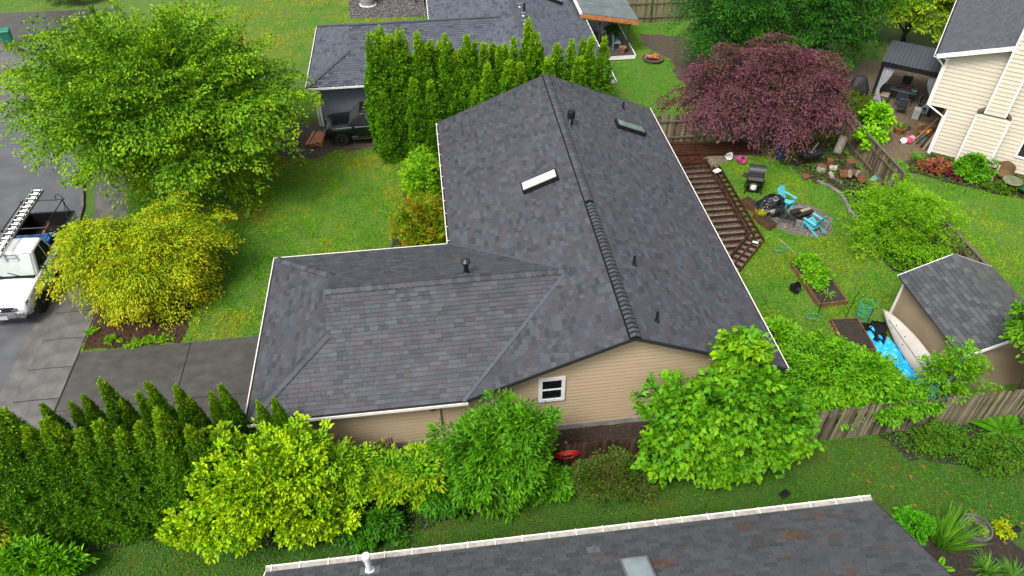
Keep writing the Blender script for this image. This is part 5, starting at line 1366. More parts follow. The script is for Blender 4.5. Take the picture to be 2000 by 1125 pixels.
bd = MB().lathe([(.13, 0), (.13, .02), (.115, .028), (.02, .03)], 24, M=Matrix.Translation((0, -.005, .93)) @ Matrix.Rotation(R(90), 4, 'X'), sy=.42).build('badge', CHROME, gr)
MB().lathe([(.108, .02), (.108, .034), (.01, .036)], 24, M=Matrix.Translation((0, -.005, .93)) @ Matrix.Rotation(R(90), 4, 'X'), sy=.36).build('badge_field', mat('badge_blue', (.05, .08, .16), rough=.3), bd)
bp = MB()
bx = [(-1.0, .32), (-.86, .10), (-.5, .0), (0, -.03), (.5, .0), (.86, .10), (1.0, .32)]
for (a, b) in zip(bx[:-1], bx[1:]):
    bp.beam((a[0], a[1]+.02, .64), (b[0], b[1]+.02, .64), .08, .20)
bp.build('bumper', CHROME, TK, bevel=.02)
MB().box((0, .05, .48), (1.7, .12, .14)).build('lower_valance', BLACKPL, TK, bevel=.03)
MB().box((0, -.045, .60), (.34, .02, .17)).build('licence_plate', mat('plate', (.62, .66, .72), rough=.4, var=.25, scale=18), TK)
cw_ = MB()
for k in range(10): cw_.box((-.72+.16*k, 1.56-.02*abs(k-4.5)/4.5, 1.305), (.11, .10, .012))
MB().box((0, 1.57, 1.285), (1.72, .16, .03)).build('cowl', DARKMETAL, TK)
for s in (-.35, .3): MB().beam((s, 1.60, 1.31), (s-.5, 1.74, 1.40), .025, .02).build('wiper', BLACKPL, TK)
lg = mat('faint_logo_grey', (.52, .53, .54), rough=.4)
for (x, y, w_, r_) in ((-.02, .66, .10, .3), (.10, .60, .16, -.4), (.20, .72, .05, .9)):
    MB().box((x, y, 1.225), (w_, .035, .006), rz=r_).build('hood_logo', lg, TK)
def text_mesh(txt, size, m):
    cu = bpy.data.curves.new('lettering', 'FONT'); cu.body = txt; cu.size = size; cu.extrude = .003
    to = bpy.data.objects.new('lettering', cu); COL.objects.link(to)
    dg = bpy.context.evaluated_depsgraph_get()
    me = bpy.data.meshes.new_from_object(to.evaluated_get(dg)); bpy.data.objects.remove(to)
    me.materials.clear(); me.materials.append(m)
    return me
LET = mat('black_lettering', (.03, .03, .035), rough=.5)
lt = link('fender_lettering', text_mesh('425 220 2198', .155, LET), TK)
lt.matrix_basis = Matrix.Translation((1.022, .52, 1.02)) @ Matrix(((0, 0, 1, 0), (1, 0, 0, 0), (0, 1, 0, 0), (0, 0, 0, 1))) @ Matrix.Rotation(R(6), 4, 'Z')
# rack
rk = MB()
RKZ = 2.13
for s in (1, -1):
    for y in (3.62, 5.62): rk.tube([(s*.92, y, 1.40), (s*.84, y, RKZ)], .024, 7)
    rk.tube([(s*.84, 3.5, RKZ), (s*.84, 5.75, RKZ)], .022, 7)
    rk.tube([(s*.92, 4.1, 1.42), (s*.86, 3.65, RKZ-.1)], .018, 6); rk.tube([(s*.92, 5.2, 1.42), (s*.86, 5.6, RKZ-.1)], .018, 6)
for y in (3.62, 5.62): rk.tube([(-.95, y, RKZ+.03), (.95, y, RKZ+.03)], .026, 7)
rk.tube([(.60, 5.62, RKZ), (.62, 5.62, RKZ+.22), (.75, 5.62, RKZ+.30), (.88, 5.62, RKZ+.22), (.9, 5.62, RKZ)], .016, 6)
rk.build('ladder_rack', DARKMETAL, TK)
ALU = mat('aluminium', (.62, .62, .61), rough=.3, var=.12, metal=.7)
LD = thing('ladder', 'aluminium extension ladder on the white truck rack', 'ladder', (-17.72, 9.75, 2.17), R(-1.2))
for s in (1, -1):
    MB().box((s*.22, 2.25, .05), (.035, 4.6, .09)).build('rail', ALU, LD)
    MB().box((s*.17, 2.35, .11), (.03, 4.3, .08)).build('inner_rail', ALU, LD)
rmesh = MB().tube([(-.22, 0, .05), (.22, 0, .05)], .024, 6).mesh('rung', ALU)
for k in range(15):
    o = link('rung', rmesh, LD); o.location = (0, .1+.305*k, 0)
    o = link('rung', rmesh, LD); o.location = (0, .22+.305*k, .06)
TOTE = mat('blue_tote', (.035, .12, .33), rough=.4, var=.15)
for i, (x, lab) in enumerate(((-.38, 'blue plastic tote in the truck bed nearer the ladder'), (.36, 'blue plastic tote in the truck bed on the lawn side'))):
    tb = thing('tote', lab, 'tote', (-17.46+x+.13, 11.86, .86), R(-2))
    MB().box((0, 0, .28), (.66, .46, .56), taper=1.08).build('bin', TOTE, tb, bevel=.02)
    MB().box((0, 0, .585), (.74, .54, .05)).build('lid', TOTE, tb, bevel=.015)
    for k in (-1, 1): MB().box((k*.16, 0, .62), (.10, .46, .02)).build('lid_rib', TOTE, tb)
tag(MB().beam((-17.5, 12.4, .85), (-17.2, 13.2, 1.30), .12, .05).build('red_board', mat('faded_red', (.32, .09, .06), rough=.6)), 'red board leaning in the truck bed', 'board')
bxs = MB().box((0, 0, .18), (.5, .4, .36)).build('toolbox', mat('grey_box', (.5, .51, .52), rough=.5)); bxs.location = (-17.05, 12.45, .76); bxs.rotation_euler = (0, 0, .2)
tag(bxs, 'pale grey box in the truck bed behind the blue totes', 'box')

SV = thing('suv', 'black sport utility vehicle half hidden by the rear hedge', 'car', (-5.95, 20.85, .006), R(-90))
loft([(.04, .5, .68, .80, .68, .80, .74, .02), (.14, .42, .72, .93, .74, .88, .80, .03), (.5, .40, .8, 1.03, .80, .92, .83, .05), (1.25, .38, .85, 1.08, .82, .93, .85, .05), (2.2, .38, .9, 1.10, .82, .93, .88, .02), (3.6, .38, .9, 1.12, .82, .93, .88, .0), (4.45, .42, .9, 1.10, .80, .90, .84, .0), (4.58, .5, .85, 1.0, .75, .85, .78, .0)]).build('body', BPAINT, SV)
for o in [x for x in bpy.data.objects if x.parent is SV]:
    for p_ in o.data.polygons: p_.use_smooth = True
SVW = mat('suv_windscreen', (.055, .065, .07), rough=.06, var=.4, spec=.8)
cabin(SV, BPAINT, 1.30, 4.40, 1.98, 4.05, 1.08, 1.70, .86, .66, SVW)
for s in (1, -1):
    for ya in (.85, 3.55): arch(SV, s*.92, ya, .37, .44, .03)
    wheel(SV, s*.84, .85, .36, .23, s, .66); wheel(SV, s*.84, 3.55, .36, .23, s, .66)
    MB().lathe([(.11, 0), (.12, .03), (.08, .05), (.01, .055)], 16, M=Matrix.Translation((s*.60, .06, .78)) @ Matrix.Rotation(R(90), 4, 'X')).build('headlight', LENS, SV)
    MB().box((s*1.0, 1.55, 1.14), (.18, .11, .15)).build('mirror', BPAINT, SV, bevel=.03)
    MB().box((s*.935, 2.2, .78), (.02, .95, .55)).build('door', BPAINT, SV, bevel=.02)
    MB().box((s*.95, 2.5, .96), (.03, .2, .035)).build('door_handle', BLACKPL, SV)
    MB().box((s*.92, 2.2, .42), (.10, 1.6, .05)).build('running_board', CHROME, SV)
g2 = MB().box((0, .03, .76), (.86, .05, .18)).build('grille', BLACKPL, SV)
for k in range(7): MB().box((-.36+.12*k, .0, .76), (.04, .03, .16)).build('grille_bar', CHROME, g2)
MB().box((0, .03, .50), (1.6, .14, .20)).build('bumper', BPAINT, SV, bevel=.04)

# ================================================================== lumber beside the SUV
def boards(name, n, centre, length, rz, m, label, group, spread, seed, layers, bw=.14, bt=.045, rj=.06, zj=0, dx=0):
    rg = random.Random(seed)
    ms = [MB().box((0, 0, 0), (length*f, bw, bt)).mesh(name, m) for f in (1, .9, .78)]
    per = math.ceil(n/layers)
    for i in range(n):
        l, k = divmod(i, per)
        o = link(name, ms[rg.randrange(3)])
        off = (k-(per-1)/2)*spread+rg.uniform(-.02, .02)
        a = rz+rg.uniform(-rj, rj)
        o.location = (centre[0]-math.sin(rz)*off+rg.uniform(-dx, dx)*math.cos(rz), centre[1]+math.cos(rz)*off+rg.uniform(-dx, dx)*math.sin(rz), centre[2]+bt/2+l*(bt+.004)+rg.uniform(0, zj))
        o.rotation_euler = (rg.uniform(-.02, .02), rg.uniform(-.02, .02), a)
        tag(o, label, 'board', group)
boards('cedar_board', 20, (-6.45, 20.75, .012), 1.35, R(78), CEDAR, 'orange cedar board stacked in front of the black vehicle', 'cedar boards before the black vehicle', .16, 71, 4, dx=.1)

# ================================================================== back yard: deck frame
DF_ = thing('unfinished_deck', 'bare brown deck frame without boards along the tan house', 'deck', (12, 11.5, 0))
jm = None
DZ = .30
yy_ = 8.35
k = 0
while yy_ < 15.6:
    xe = 13.22 if yy_ > 9.62 else 11.9+(yy_-8.35)*1.04
    MB().box(((10.12+xe)/2, yy_, DZ-.07), (xe-10.12, .042, .14)).build('joist', DECKW, DF_, world=True)
    yy_ += .45
for (a, b) in (((13.24, 9.62), (13.24, 15.5)), ((13.24, 9.62), (11.6, 7.95)), ((10.1, 7.9), (10.1, 15.6)), ((10.1, 15.52), (13.24, 15.52)), ((10.1, 7.98), (11.6, 7.98))):
    MB().beam((a[0], a[1], DZ-.06), (b[0], b[1], DZ-.06), .075, .19).build('beam', DECKW, DF_, world=True)
SZ = .18
outer = [(13.82, 15.3), (13.82, 9.25), (12.05, 7.45)]
inner = [(13.52, 15.3), (13.52, 9.45), (11.8, 7.72)]
for ln_ in (outer, inner):
    for a, b in zip(ln_[:-1], ln_[1:]):
        MB().beam((a[0], a[1], SZ-.07), (b[0], b[1], SZ-.07), .045, .15).build('step_rim', DECKW, DF_, world=True)
for i in range(15):
    y = 9.5+i*.40
    MB().box((13.54, y, SZ-.07), (.52, .038, .13)).build('step_block', DECKW, DF_, world=True)
for i in range(6):
    f = (i+.5)/6
    a = Vector((13.27, 9.58, SZ-.07)).lerp(Vector((11.65, 7.95, SZ-.07)), f); b = Vector((13.8, 9.25, SZ-.07)).lerp(Vector((12.05, 7.47, SZ-.07)), f)
    MB().beam(a, b, .038, .13).build('step_block', DECKW, DF_, world=True)
for i in range(7):
    y = 9.9+.81*i
    MB().box((13.15, y, DZ+.03), (.03, .03, .14)).build('bracket', GALV, DF_, world=True)
boards('salvaged_board', 30, (13.7, 17.0, .012), 4.6, R(-4), DECKW, 'old reddish deck board in the pile along the back fence', 'salvaged deck boards', .15, 72, 4, bw=.13, bt=.04, rj=.09, dx=.5, zj=.02)
boards('salvaged_board', 7, (12.2, 16.2, .012), 2.6, R(8), DECKW, 'old reddish deck board lying loose before the deck frame', 'loose salvaged boards', .17, 73, 2, bw=.13, bt=.04, rj=.25, dx=.2, zj=.03)
tag(MB().box((13.42, 14.55, .36), (.36, .26, .05), rz=.5).build('white_tile', WHITE, None, bevel=.01), 'small white tile lying on the deck frame rim', 'tile')
tag(MB().box((13.35, 9.1, .20), (.24, .12, .02), rz=-.5).build('white_scrap', WHITE, None), 'white scrap on the deck frame corner', 'scrap')

def bucket(name, label, loc, r, h, m, tilt=(0, 0, 0), handle=True):
    t = thing(name, label, 'bucket', loc); t.rotation_euler = tilt
    MB().lathe([(r*.82, 0), (r*.98, h*.9), (r*1.06, h*.9), (r*1.06, h), (r*.94, h), (r*.78, .04), (.01, .04)], 18).build('pail', m, t)
    if handle:
        MB().tube([(r*1.02*math.cos(a), .06+.0*a, h*.92+r*.75*math.sin(a)) for a in [i*math.pi/8 for i in range(9)]], .008, 5).build('handle', GALV, t)
    return t
bucket('bucket', 'white bucket lying beside the pink one', (14.72, 16.15, .17), .17, .38, WHITE, (R(75), 0, R(-35)))
bucket('bucket', 'bright pink bucket lying on the grass by the salvaged boards', (15.0, 15.72, .17), .17, .38, mat('pink_plastic', (.75, .09, .36), rough=.4), (R(68), 0, R(10)))
bucket('bucket', 'large navy blue tub at the red maple foot', (17.15, 15.75, 0), .31, .55, mat('navy_plastic', (.02, .06, .14), rough=.4))
TR = thing('trellis', 'brown lattice panel leaning under the red maple', 'trellis', (16.35, 15.95, 0)); TR.rotation_euler = (R(-28), 0, R(-4))
LAT = mat('lattice_wood', (.13, .075, .045), rough=.7, var=.3)
for i in range(5): MB().box((-.46+.23*i, 0, .62), (.035, .02, 1.24)).build('upright', LAT, TR)
for i in range(5): MB().box((0, .02, .12+.26*i), (1.0, .02, .035)).build('crosspiece', LAT, TR)
WB = thing('wheelbarrow', 'dark wheelbarrow standing under the red maple edge', 'wheelbarrow', (18.45, 15.15, 0), R(12))
TRAY = mat('barrow_tray', (.022, .024, .028), rough=.35, var=.3)
MB().add([(-.65, -.34, .62), (.55, -.34, .62), (.55, .34, .62), (-.65, .34, .62), (-.35, -.22, .34), (.3, -.22, .34), (.3, .22, .34), (-.35, .22, .34), (-.6, -.30, .61), (.5, -.30, .61), (.5, .30, .61), (-.6, .30, .61), (-.33, -.2, .37), (.28, -.2, .37), (.28, .2, .37), (-.33, .2, .37)],
         [(0, 1, 5, 4), (1, 2, 6, 5), (2, 3, 7, 6), (3, 0, 4, 7), (7, 6, 5, 4), (8, 12, 13, 9), (9, 13, 14, 10), (10, 14, 15, 11), (11, 15, 12, 8), (12, 15, 14, 13), (0, 8, 9, 1), (1, 9, 10, 2), (2, 10, 11, 3), (3, 11, 8, 0)]).build('tray', TRAY, WB)
for s in (1, -1):
    MB().tube([(-.75, s*.05, .2), (-.2, s*.2, .36), (.9, s*.33, .56)], .022, 6).build('handle', DARKMETAL, WB)
    MB().tube([(.25, s*.2, .36), (.35, s*.22, 0)], .018, 6).build('leg', DARKMETAL, WB)
wheel(WB, -.8, 0, .2, .09, 1)
tag(MB().beam((18.5, 15.25, .5), (18.85, 15.4, 1.0), .07, .03).build('spade_blade', GALV), 'grey shovel blade standing in the wheelbarrow', 'shovel')

# logs
BARKL = mat('log_bark', (.10, .07, .05), rough=.9, var=.5, scale=7, bump=.6)
CUT = mat('log_cut', (.42, .33, .22), rough=.7, var=.25, scale=10)
CUTD = mat('log_cut_dark', (.20, .075, .03), rough=.7, var=.4, scale=10)
BIRCH = mat('birch_bark', (.42, .39, .33), rough=.8, var=.45, scale=6)
def log(label, loc, r, h, rot, m=BARKL, cut=CUT, seed=0):
    t = thing('log', label, 'log', loc, 0, 'firewood logs by the patio fence'); t.rotation_euler = rot
    rg = random.Random(seed); n = 14
    rr = [r*rg.uniform(.9, 1.1) for _ in range(n)]
    ring = lambda z, f: [(rr[k]*f*math.cos(2*math.pi*k/n), rr[k]*f*math.sin(2*math.pi*k/n), z) for k in range(n)]
    q = MB(); v = ring(0, 1)+ring(h*.5, 1.03)+ring(h, .98)
    q.add(v, [(i*n+k, i*n+(k+1) % n, (i+1)*n+(k+1) % n, (i+1)*n+k) for i in range(2) for k in range(n)])
    q.build('bark', m, t, smooth=False)
    for z, s in ((-.003, 1), (h+.003, 1)):
        q = MB(); q.add(ring(z-.012 if z > 0 else z, .99)+ring(z, .95), [tuple(range(n))[::-1], tuple(range(n, 2*n))]+[(k, (k+1) % n, n+(k+1) % n, n+k) for k in range(n)]); q.build('cut_face', cut, t)
log('tall pale birch log standing against the patio fence', (20.35, 15.9, 0), .2, .85, (R(-6), R(10), 0), BIRCH, CUT, 1)
log('upright log with dark top beside the ivy', (20.2, 14.3, 0), .24, .5, (0, 0, 0), BARKL, CUTD, 2)
log('log with pale split face lying under the dark-topped one', (20.0, 13.75, .2), .2, .45, (R(70), 0, R(20)), BARKL, CUT, 3)
log('thick dark log lying at the ivy edge', (20.45, 13.45, .22), .22, .55, (R(80), 0, R(-30)), BARKL, CUTD, 4)
log('orange split log left of the thick dark one', (19.5, 13.65, .2), .2, .42, (R(60), 0, R(35)), CUTD, CUT, 5)
log('red-brown log standing behind the split ones', (19.35, 14.65, 0), .16, .45, (0, R(-5), 0), CUTD, CUTD, 6)
log('round brown-topped stump near the wheelbarrow', (18.75, 14.35, 0), .23, .32, (0, 0, 0), BIRCH, CUTD, 7)
log('small pale log end in the middle of the pile', (19.05, 13.95, .11), .11, .35, (R(85), 0, R(-10)), BIRCH, CUT, 8)
log('narrow dark log nearest the lawn', (19.0, 13.45, .1), .1, .45, (R(85), 0, R(25)), BARKL, CUT, 9)
log('grey log between stump and red-brown log', (19.2, 14.35, .14), .14, .35, (R(75), 0, R(60)), BIRCH, CUT, 10)
log('dark stump on the lawn edge below the wheelbarrow', (17.75, 13.85, 0), .22, .16, (0, 0, 0), BARKL, CUTD, 11)
ED = thing('lawn_edging', 'curved grey concrete edging between lawn and ivy bed', 'edging', (18.7, 11, 0))
ep = [(18.15, 13.45), (18.55, 12.95), (18.8, 12.35), (18.78, 11.6), (18.62, 10.9), (18.7, 10.3), (18.88, 9.85), (18.72, 9.3)]
for a, b in zip(ep[:-1], ep[1:]):
    MB().beam((a[0], a[1], .06), (b[0], b[1], .06), .16, .12).build('edging_piece', mat('old_concrete', (.22, .20, .17), rough=.8, var=.25, scale=4), ED, world=True, bevel=.015)

# barrel smoker
SMK = thing('smoker_grill', 'black barrel grill with raised lid on the back lawn', 'grill', (14.75, 13.1, 0), R(-20))
BM = Matrix.Translation((0, 0, .78)) @ Matrix.Rotation(R(90), 4, 'Y')
def halfcyl(r, L, a0, a1, t=.015, n=10):
    vs, fs = [], []
    for i in range(n+1):
        a = a0+(a1-a0)*i/n
        for x in (-L/2, L/2):
            for q in (r, r-t): vs.append((x, q*math.cos(a), q*math.sin(a)))
    for i in range(n):
        b, c = i*4, i*4+4
        fs += [(b, b+2, c+2, c), (b+1, c+1, c+3, b+3), (b, c, c+1, b+1), (b+2, b+3, c+3, c+2)]
    for e in (0, 2):
        fs.append(tuple(i*4+e for i in range(n+1)))
    return vs, fs
v, f = halfcyl(.30, .75, math.pi, 2*math.pi); MB().add(v, f, Matrix.Translation((0, 0, .80))).build('firebox', BLACKPL, SMK)
v, f = halfcyl(.30, .75, R(20), R(165)); MB().add(v, f, Matrix.Translation((0, .24, 1.02)) @ Matrix.Rotation(R(48), 4, 'X')).build('lid', mat('grill_lid', (.06, .062, .065), rough=.35, metal=.4), SMK)
MB().box((0, 0, .79), (.70, .52, .015)).build('grate', GALV, SMK)
for sx in (1, -1):
    for sy in (1, -1): MB().tube([(sx*.33, sy*.16, .62), (sx*.38, sy*.27, 0)], .028, 6).build('leg', BLACKPL, SMK)
MB().lathe([(.15, .18), (.16, .26), (.155, .38), (.10, .46), (.02, .48)], 16).build('gas_bottle', WHITE, SMK, smooth=False)
MB().box((0, 0, .16), (.62, .4, .03)).build('lower_shelf', BLACKPL, SMK)

# adirondack chairs
def adirondack(label, loc, rz, rx=0.0):
    t = thing('adirondack_chair', label, 'chair', loc, rz, 'turquoise garden chairs'); t.rotation_euler = (rx, 0, rz)
    for i in range(5):
        MB().box((-.2+.1*i, 0, 0), (.09, .02, .74-.05*abs(i-2)), M=Matrix.Translation((0, .24, .62)) @ Matrix.Rotation(R(-24), 4, 'X')).build('back_slat', TEAL, t, bevel=.006)
    for i in range(5):
        MB().beam((-.25, -.32+.115*i, .385-.035*i), (.25, -.32+.115*i, .385-.035*i), .105, .022).build('seat_slat', TEAL, t)
    for s in (1, -1):
        MB().box((s*.31, -.06, .56), (.12, .68, .025)).build('armrest', TEAL, t, bevel=.01)
        MB().beam((s*.28, -.34, .55), (s*.30, -.36, 0), .10, .035, upv=(0, 1, 0)).build('front_leg', TEAL, t)
        MB().beam((s*.27, -.34, .35), (s*.27, .52, .02), .03, .10).build('back_leg', TEAL, t)
    MB().beam((-.3, .20, .54), (.3, .20, .54), .05, .03).build('back_rail', TEAL, t)
adirondack('turquoise garden chair facing the fire ring beside the black bag', (15.72, 11.75, 0), R(28))
adirondack('turquoise garden chair with its back to the lawn below the fire ring', (16.35, 9.85, 0), R(205))
# black plastic bag / cover
def lumpy(name, label, cat, loc, r, m, seed, n=18, rough_=.28, flat=0.0, crease=0.0):
    rg = random.Random(seed); bm = bmesh.new()
    bmesh.ops.create_icosphere(bm, subdivisions=4, radius=1.0)
    ks = [(Vector((rg.gauss(0, 1), rg.gauss(0, 1), rg.gauss(0, 1))).normalized(), rg.uniform(-rough_, rough_), rg.uniform(4, 22)) for _ in range(n*2)]
    for v in bm.verts:
        d = v.co.normalized(); s = 1.0
        for (k, a, p) in ks: s += a*math.exp(p*(d.dot(k)-1))
        if crease:
            for (k, a, p) in ks[:14]: s += crease*(abs(math.sin(d.dot(k)*p*.6+a*9))-.5)
        v.co = Vector((d.x*s*r[0], d.y*s*r[1], max(-.9*r[2] if not flat else -r[2], d.z*s*r[2])))
    zb = min(v.co.z for v in bm.verts)
    for v in bm.verts: v.co.z -= zb
    me = bpy.data.meshes.new(name); bm.to_mesh(me); bm.free(); me.materials.append(m)
    o = link(name, me); o.location = loc
    return tag(o, label, cat)
BAG = mat('black_bin_liner', (.010, .010, .011), rough=.22, var=.2, bump=.8, bscale=14, spec=.6)
lumpy('black_tarp', 'crumpled black plastic sheet beside the turquoise chair', 'tarp', (15.05, 11.5, .012), (.60, .48, .36), BAG, 81, rough_=.3, crease=.055)
FR_ = thing('fire_ring', 'round grey stone fire ring with charred logs', 'fire pit', (16.2, 10.75, .012))
sm = MB().box((0, 0, .11), (.27, .18, .22), taper=.9).mesh('stone', mat('ring_stone', (.24, .22, .19), rough=.8, var=.25, scale=6))
for k in range(14):
    a = 2*math.pi*k/14; o = link('stone', sm, FR_); o.location = (.58*math.cos(a), .58*math.sin(a), 0); o.rotation_euler = (0, 0, a+math.pi/2)
MB().lathe([(.48, .02), (.3, .05), (.01, .06)], 18).build('ash', SOIL, FR_)
CHAR = mat('charred_wood', (.02, .018, .016), rough=.7, var=.5)
for i, (x, y, a, z, mm) in enumerate(((-.05, .15, .25, .30, CHAR), (.1, -.02, .35, .26, CHAR), (.0, .3, .1, .24, CHAR), (.15, .1, .3, .38, CUT))):
    MB().box((x, y, z), (1.0 if mm is CHAR else .5, .15, .10), rz=a).build('charred_log', mm, FR_, bevel=.02)
TBK = thing('wire_table', 'low black wire mesh table beside the fire ring', 'table', (15.35, 10.45, .012), R(-28))
for i in range(9): MB().box((0, -.26+.065*i, .42), (.72, .02, .012)).build('mesh_bar', DARKMETAL, TBK)
for i in range(12): MB().box((-.34+.062*i, 0, .43), (.018, .56, .012)).build('mesh_bar', DARKMETAL, TBK)
for sx in (1, -1):
    for sy in (1, -1): MB().tube([(sx*.33, sy*.25, .43), (sx*.37, sy*.28, 0)], .014, 6).build('leg', DARKMETAL, TBK)
WC = thing('watering_can', 'teal watering can beside the fire ring', 'watering can', (15.95, 11.35, .012), .5)
TEALD = mat('teal_metal', (.02, .24, .25), rough=.35)
MB().lathe([(.11, 0), (.13, .02), (.13, .2), (.08, .26), (.07, .26), (.01, .2)], 16).build('can', TEALD, WC)
MB().tube([(.11, 0, .06), (.22, 0, .18), (.28, 0, .27)], [.025, .018, .022], 7).build('spout', TEALD, WC)
MB().tube([(-.10, 0, .06), (-.2, 0, .16), (-.16, 0, .28), (-.04, 0, .3)], .012, 6).build('handle', TEALD, WC)
PLW = mat('planter_wood', (.14, .062, .03), rough=.6, var=.35, scale=5)
def planter(name, label, loc, rz, L, W, h, board=.025, m=PLW, group=None, cat='planter'):
    t = thing(name, label, cat, loc, rz, group)
    for s in (1, -1):
        MB().box((s*(W/2-board/2), 0, h/2), (board, L, h)).build('side_board', m, t)
        MB().box((0, s*(L/2-board/2), h/2-.001), (W-2*board, board, h)).build('end_board', m, t)
    MB().box((0, 0, h*.42), (W-2*board, L-2*board, h*.84)).build('soil', SOIL, t)
    return t
planter('planter_box', 'wooden planter box along the deck step farther from camera', (14.22, 11.75, 0), R(24), 1.05, .42, .34)
planter('planter_box', 'wooden planter box with yellow grass along the deck step', (14.32, 10.55, 0), R(24), 1.05, .42, .34)
straps('ornamental_grass', 'bright yellow grass tuft in the nearer planter box', (14.22, 10.85, .28), 90, .42, .03, .9, [(.36, .36, .015), (.28, .32, .015)], 431, sag=.3)
HOSEG = mat('green_hose', (.05, .34, .16), rough=.4)
tag(MB().tube([(14.3+.28*math.cos(a)*(1+a*.02), 8.6+.16*math.sin(a), .05+.01*a) for a in [i*.4 for i in range(32)]], .014, 5).build('garden_hose', HOSEG, None, smooth=True), 'coil of thin green hose on the lawn near the deck corner', 'hose')
tag(MB().tube([(16.55, 9.4, .1), (17.0, 9.75, .5), (17.35, 10.1, .42), (17.5, 10.3, .2)], .012, 5).build('garden_hose', mat('pale_teal_hose', (.12, .45, .36), rough=.4), None, smooth=True), 'pale teal hose running over the gravel behind the chair', 'hose')
tag(MB().tube([(14.55, 9.4, .05), (14.75, 8.8, .05), (14.9, 8.2, .05)], .02, 5).build('pale_stick', mat('pale_stick', (.4, .38, .28), rough=.7)), 'pale thin stick lying on the back lawn', 'stick')
tag(MB().lathe([(.26, 0), (.26, .03), (.24, .035), (.01, .035)], 4, c=(14.95, 14.4, .03), M=Matrix.Identity(4)).build('dark_slab', SOIL), 'dark square slab in the grass beside the grill', 'slab')
BH = thing('birdhouse', 'small birdhouse with green roof above the ivy', 'birdhouse', (19.85, 11.65, 0))
MB().tube([(0, 0, 0), (0, 0, 1.0)], .03, 6).build('pole', BARK, BH)
MB().box((0, 0, 1.12), (.2, .2, .24)).build('box', CEDAR, BH)
MB().add([(-.17, -.15, 1.22), (.17, -.15, 1.22), (.17, .15, 1.22), (-.17, .15, 1.22), (0, -.15, 1.36), (0, .15, 1.36)], [(0, 4, 5, 3), (1, 2, 5, 4), (0, 1, 4), (3, 5, 2), (0, 3, 2, 1)]).build('roof', mat('verdigris', (.12, .30, .25), rough=.5), BH)

# ------------------------------------------------------------------ vegetable beds
RBW = mat('bed_timber', (.20, .10, .045), rough=.65, var=.35, scale=5)
planter('raised_bed', 'raised vegetable bed with leafy crops on the back lawn', (14.98, 6.3, 0), R(2), 2.65, 1.22, .24, .045, RBW, cat='raised bed')
planter('raised_bed', 'empty raised bed beside the blue tarp', (15.0, 3.25, 0), R(-3), 1.7, 1.1, .22, .045, RBW, cat='raised bed')
for i, (x, y, r, lab) in enumerate(((14.75, 7.35, .34, 'leafy potato plant at the far left of the raised bed'), (15.15, 7.4, .34, 'leafy potato plant at the far right of the raised bed'), (15.0, 6.95, .38, 'leafy potato plant second row of the raised bed'), (14.72, 6.45, .36, 'leafy potato plant at the left middle of the raised bed'), (15.15, 6.4, .38, 'leafy potato plant at the right middle of the raised bed'), (14.85, 6.0, .3, 'leafy potato plant nearest the bare soil'))):
    tree('potato_plant', lab, 'plant', (x, y, .2), (0, 0, .16), (r, r, .28), 36, 18, .24, .2, .11, .06, [(.10, .25, .014), (.075, .20, .016)], (.20, .34, .02), seed=440+i, inner=.4, trunk_r=0, zmin=-.2)
straps('onion_clump', 'floppy pale onion leaves at the near end of the raised bed', (15.0, 5.45, .2), 50, .5, .02, 1.3, [(.20, .34, .06), (.14, .28, .04)], 446, sag=.5)
straps('tall_weed', 'tall yellowish weed behind the raised bed', (14.45, 7.9, 0), 30, .9, .03, .35, [(.26, .32, .02), (.18, .28, .02)], 447, sag=.2)
for i, (a, b, lab) in enumerate((((14.15, 4.45, 0), (14.35, 4.75, .85), 'black stake leaning beside the raised bed corner'), ((15.0, 4.0, 0), (15.72, 4.75, .95), 'long black stake slanting over the empty bed'), ((15.35, 3.2, .1), (15.95, 3.9, .85), 'black stake slanting before the tomato cage'))):
    tag(MB().tube([a, b], .017, 6).build('stake', BLACKPL), lab, 'stake')
def cage(label, loc, r, h, m):
    t = thing('tomato_cage', label, 'tomato cage', loc)
    for z in (.15, .4, .65, h):
        rr = r*(.6+.4*z/h)
        MB().tube([(rr*math.cos(a), rr*math.sin(a), z) for a in [i*math.pi/10 for i in range(21)]], .011, 5, caps=False).build('ring', m, t)
    for k in range(4):
        a = k*math.pi/2+.3
        MB().tube([(r*.55*math.cos(a), r*.55*math.sin(a), 0), (r*math.cos(a), r*math.sin(a), h)], .011, 5).build('upright', m, t)
CG = mat('teal_wire', (.05, .42, .36), rough=.4)
cage('teal wire tomato cage beside the blue tarp', (15.75, 4.05, 0), .27, .95, CG)
tag(MB().tube([(13.95+.32*math.cos(a), 4.35+.2*math.sin(a), .1+.04*a) for a in [i*.35 for i in range(14)]], .012, 5).build('wire_loop', CG), 'teal wire loop on the grass left of the raised bed', 'wire')
rt_ = thing('rubber_tub', 'black rubber tub lying on the lawn beside the raised bed', 'tub', (13.85, 6.05, .2)); rt_.rotation_euler = (R(62), 0, R(35))
MB().lathe([(.17, -.12), (.24, .12), (.26, .12), (.26, .15), (.22, .15), (.15, -.08), (.01, -.08)], 20).build('shell', BLACKPL, rt_)
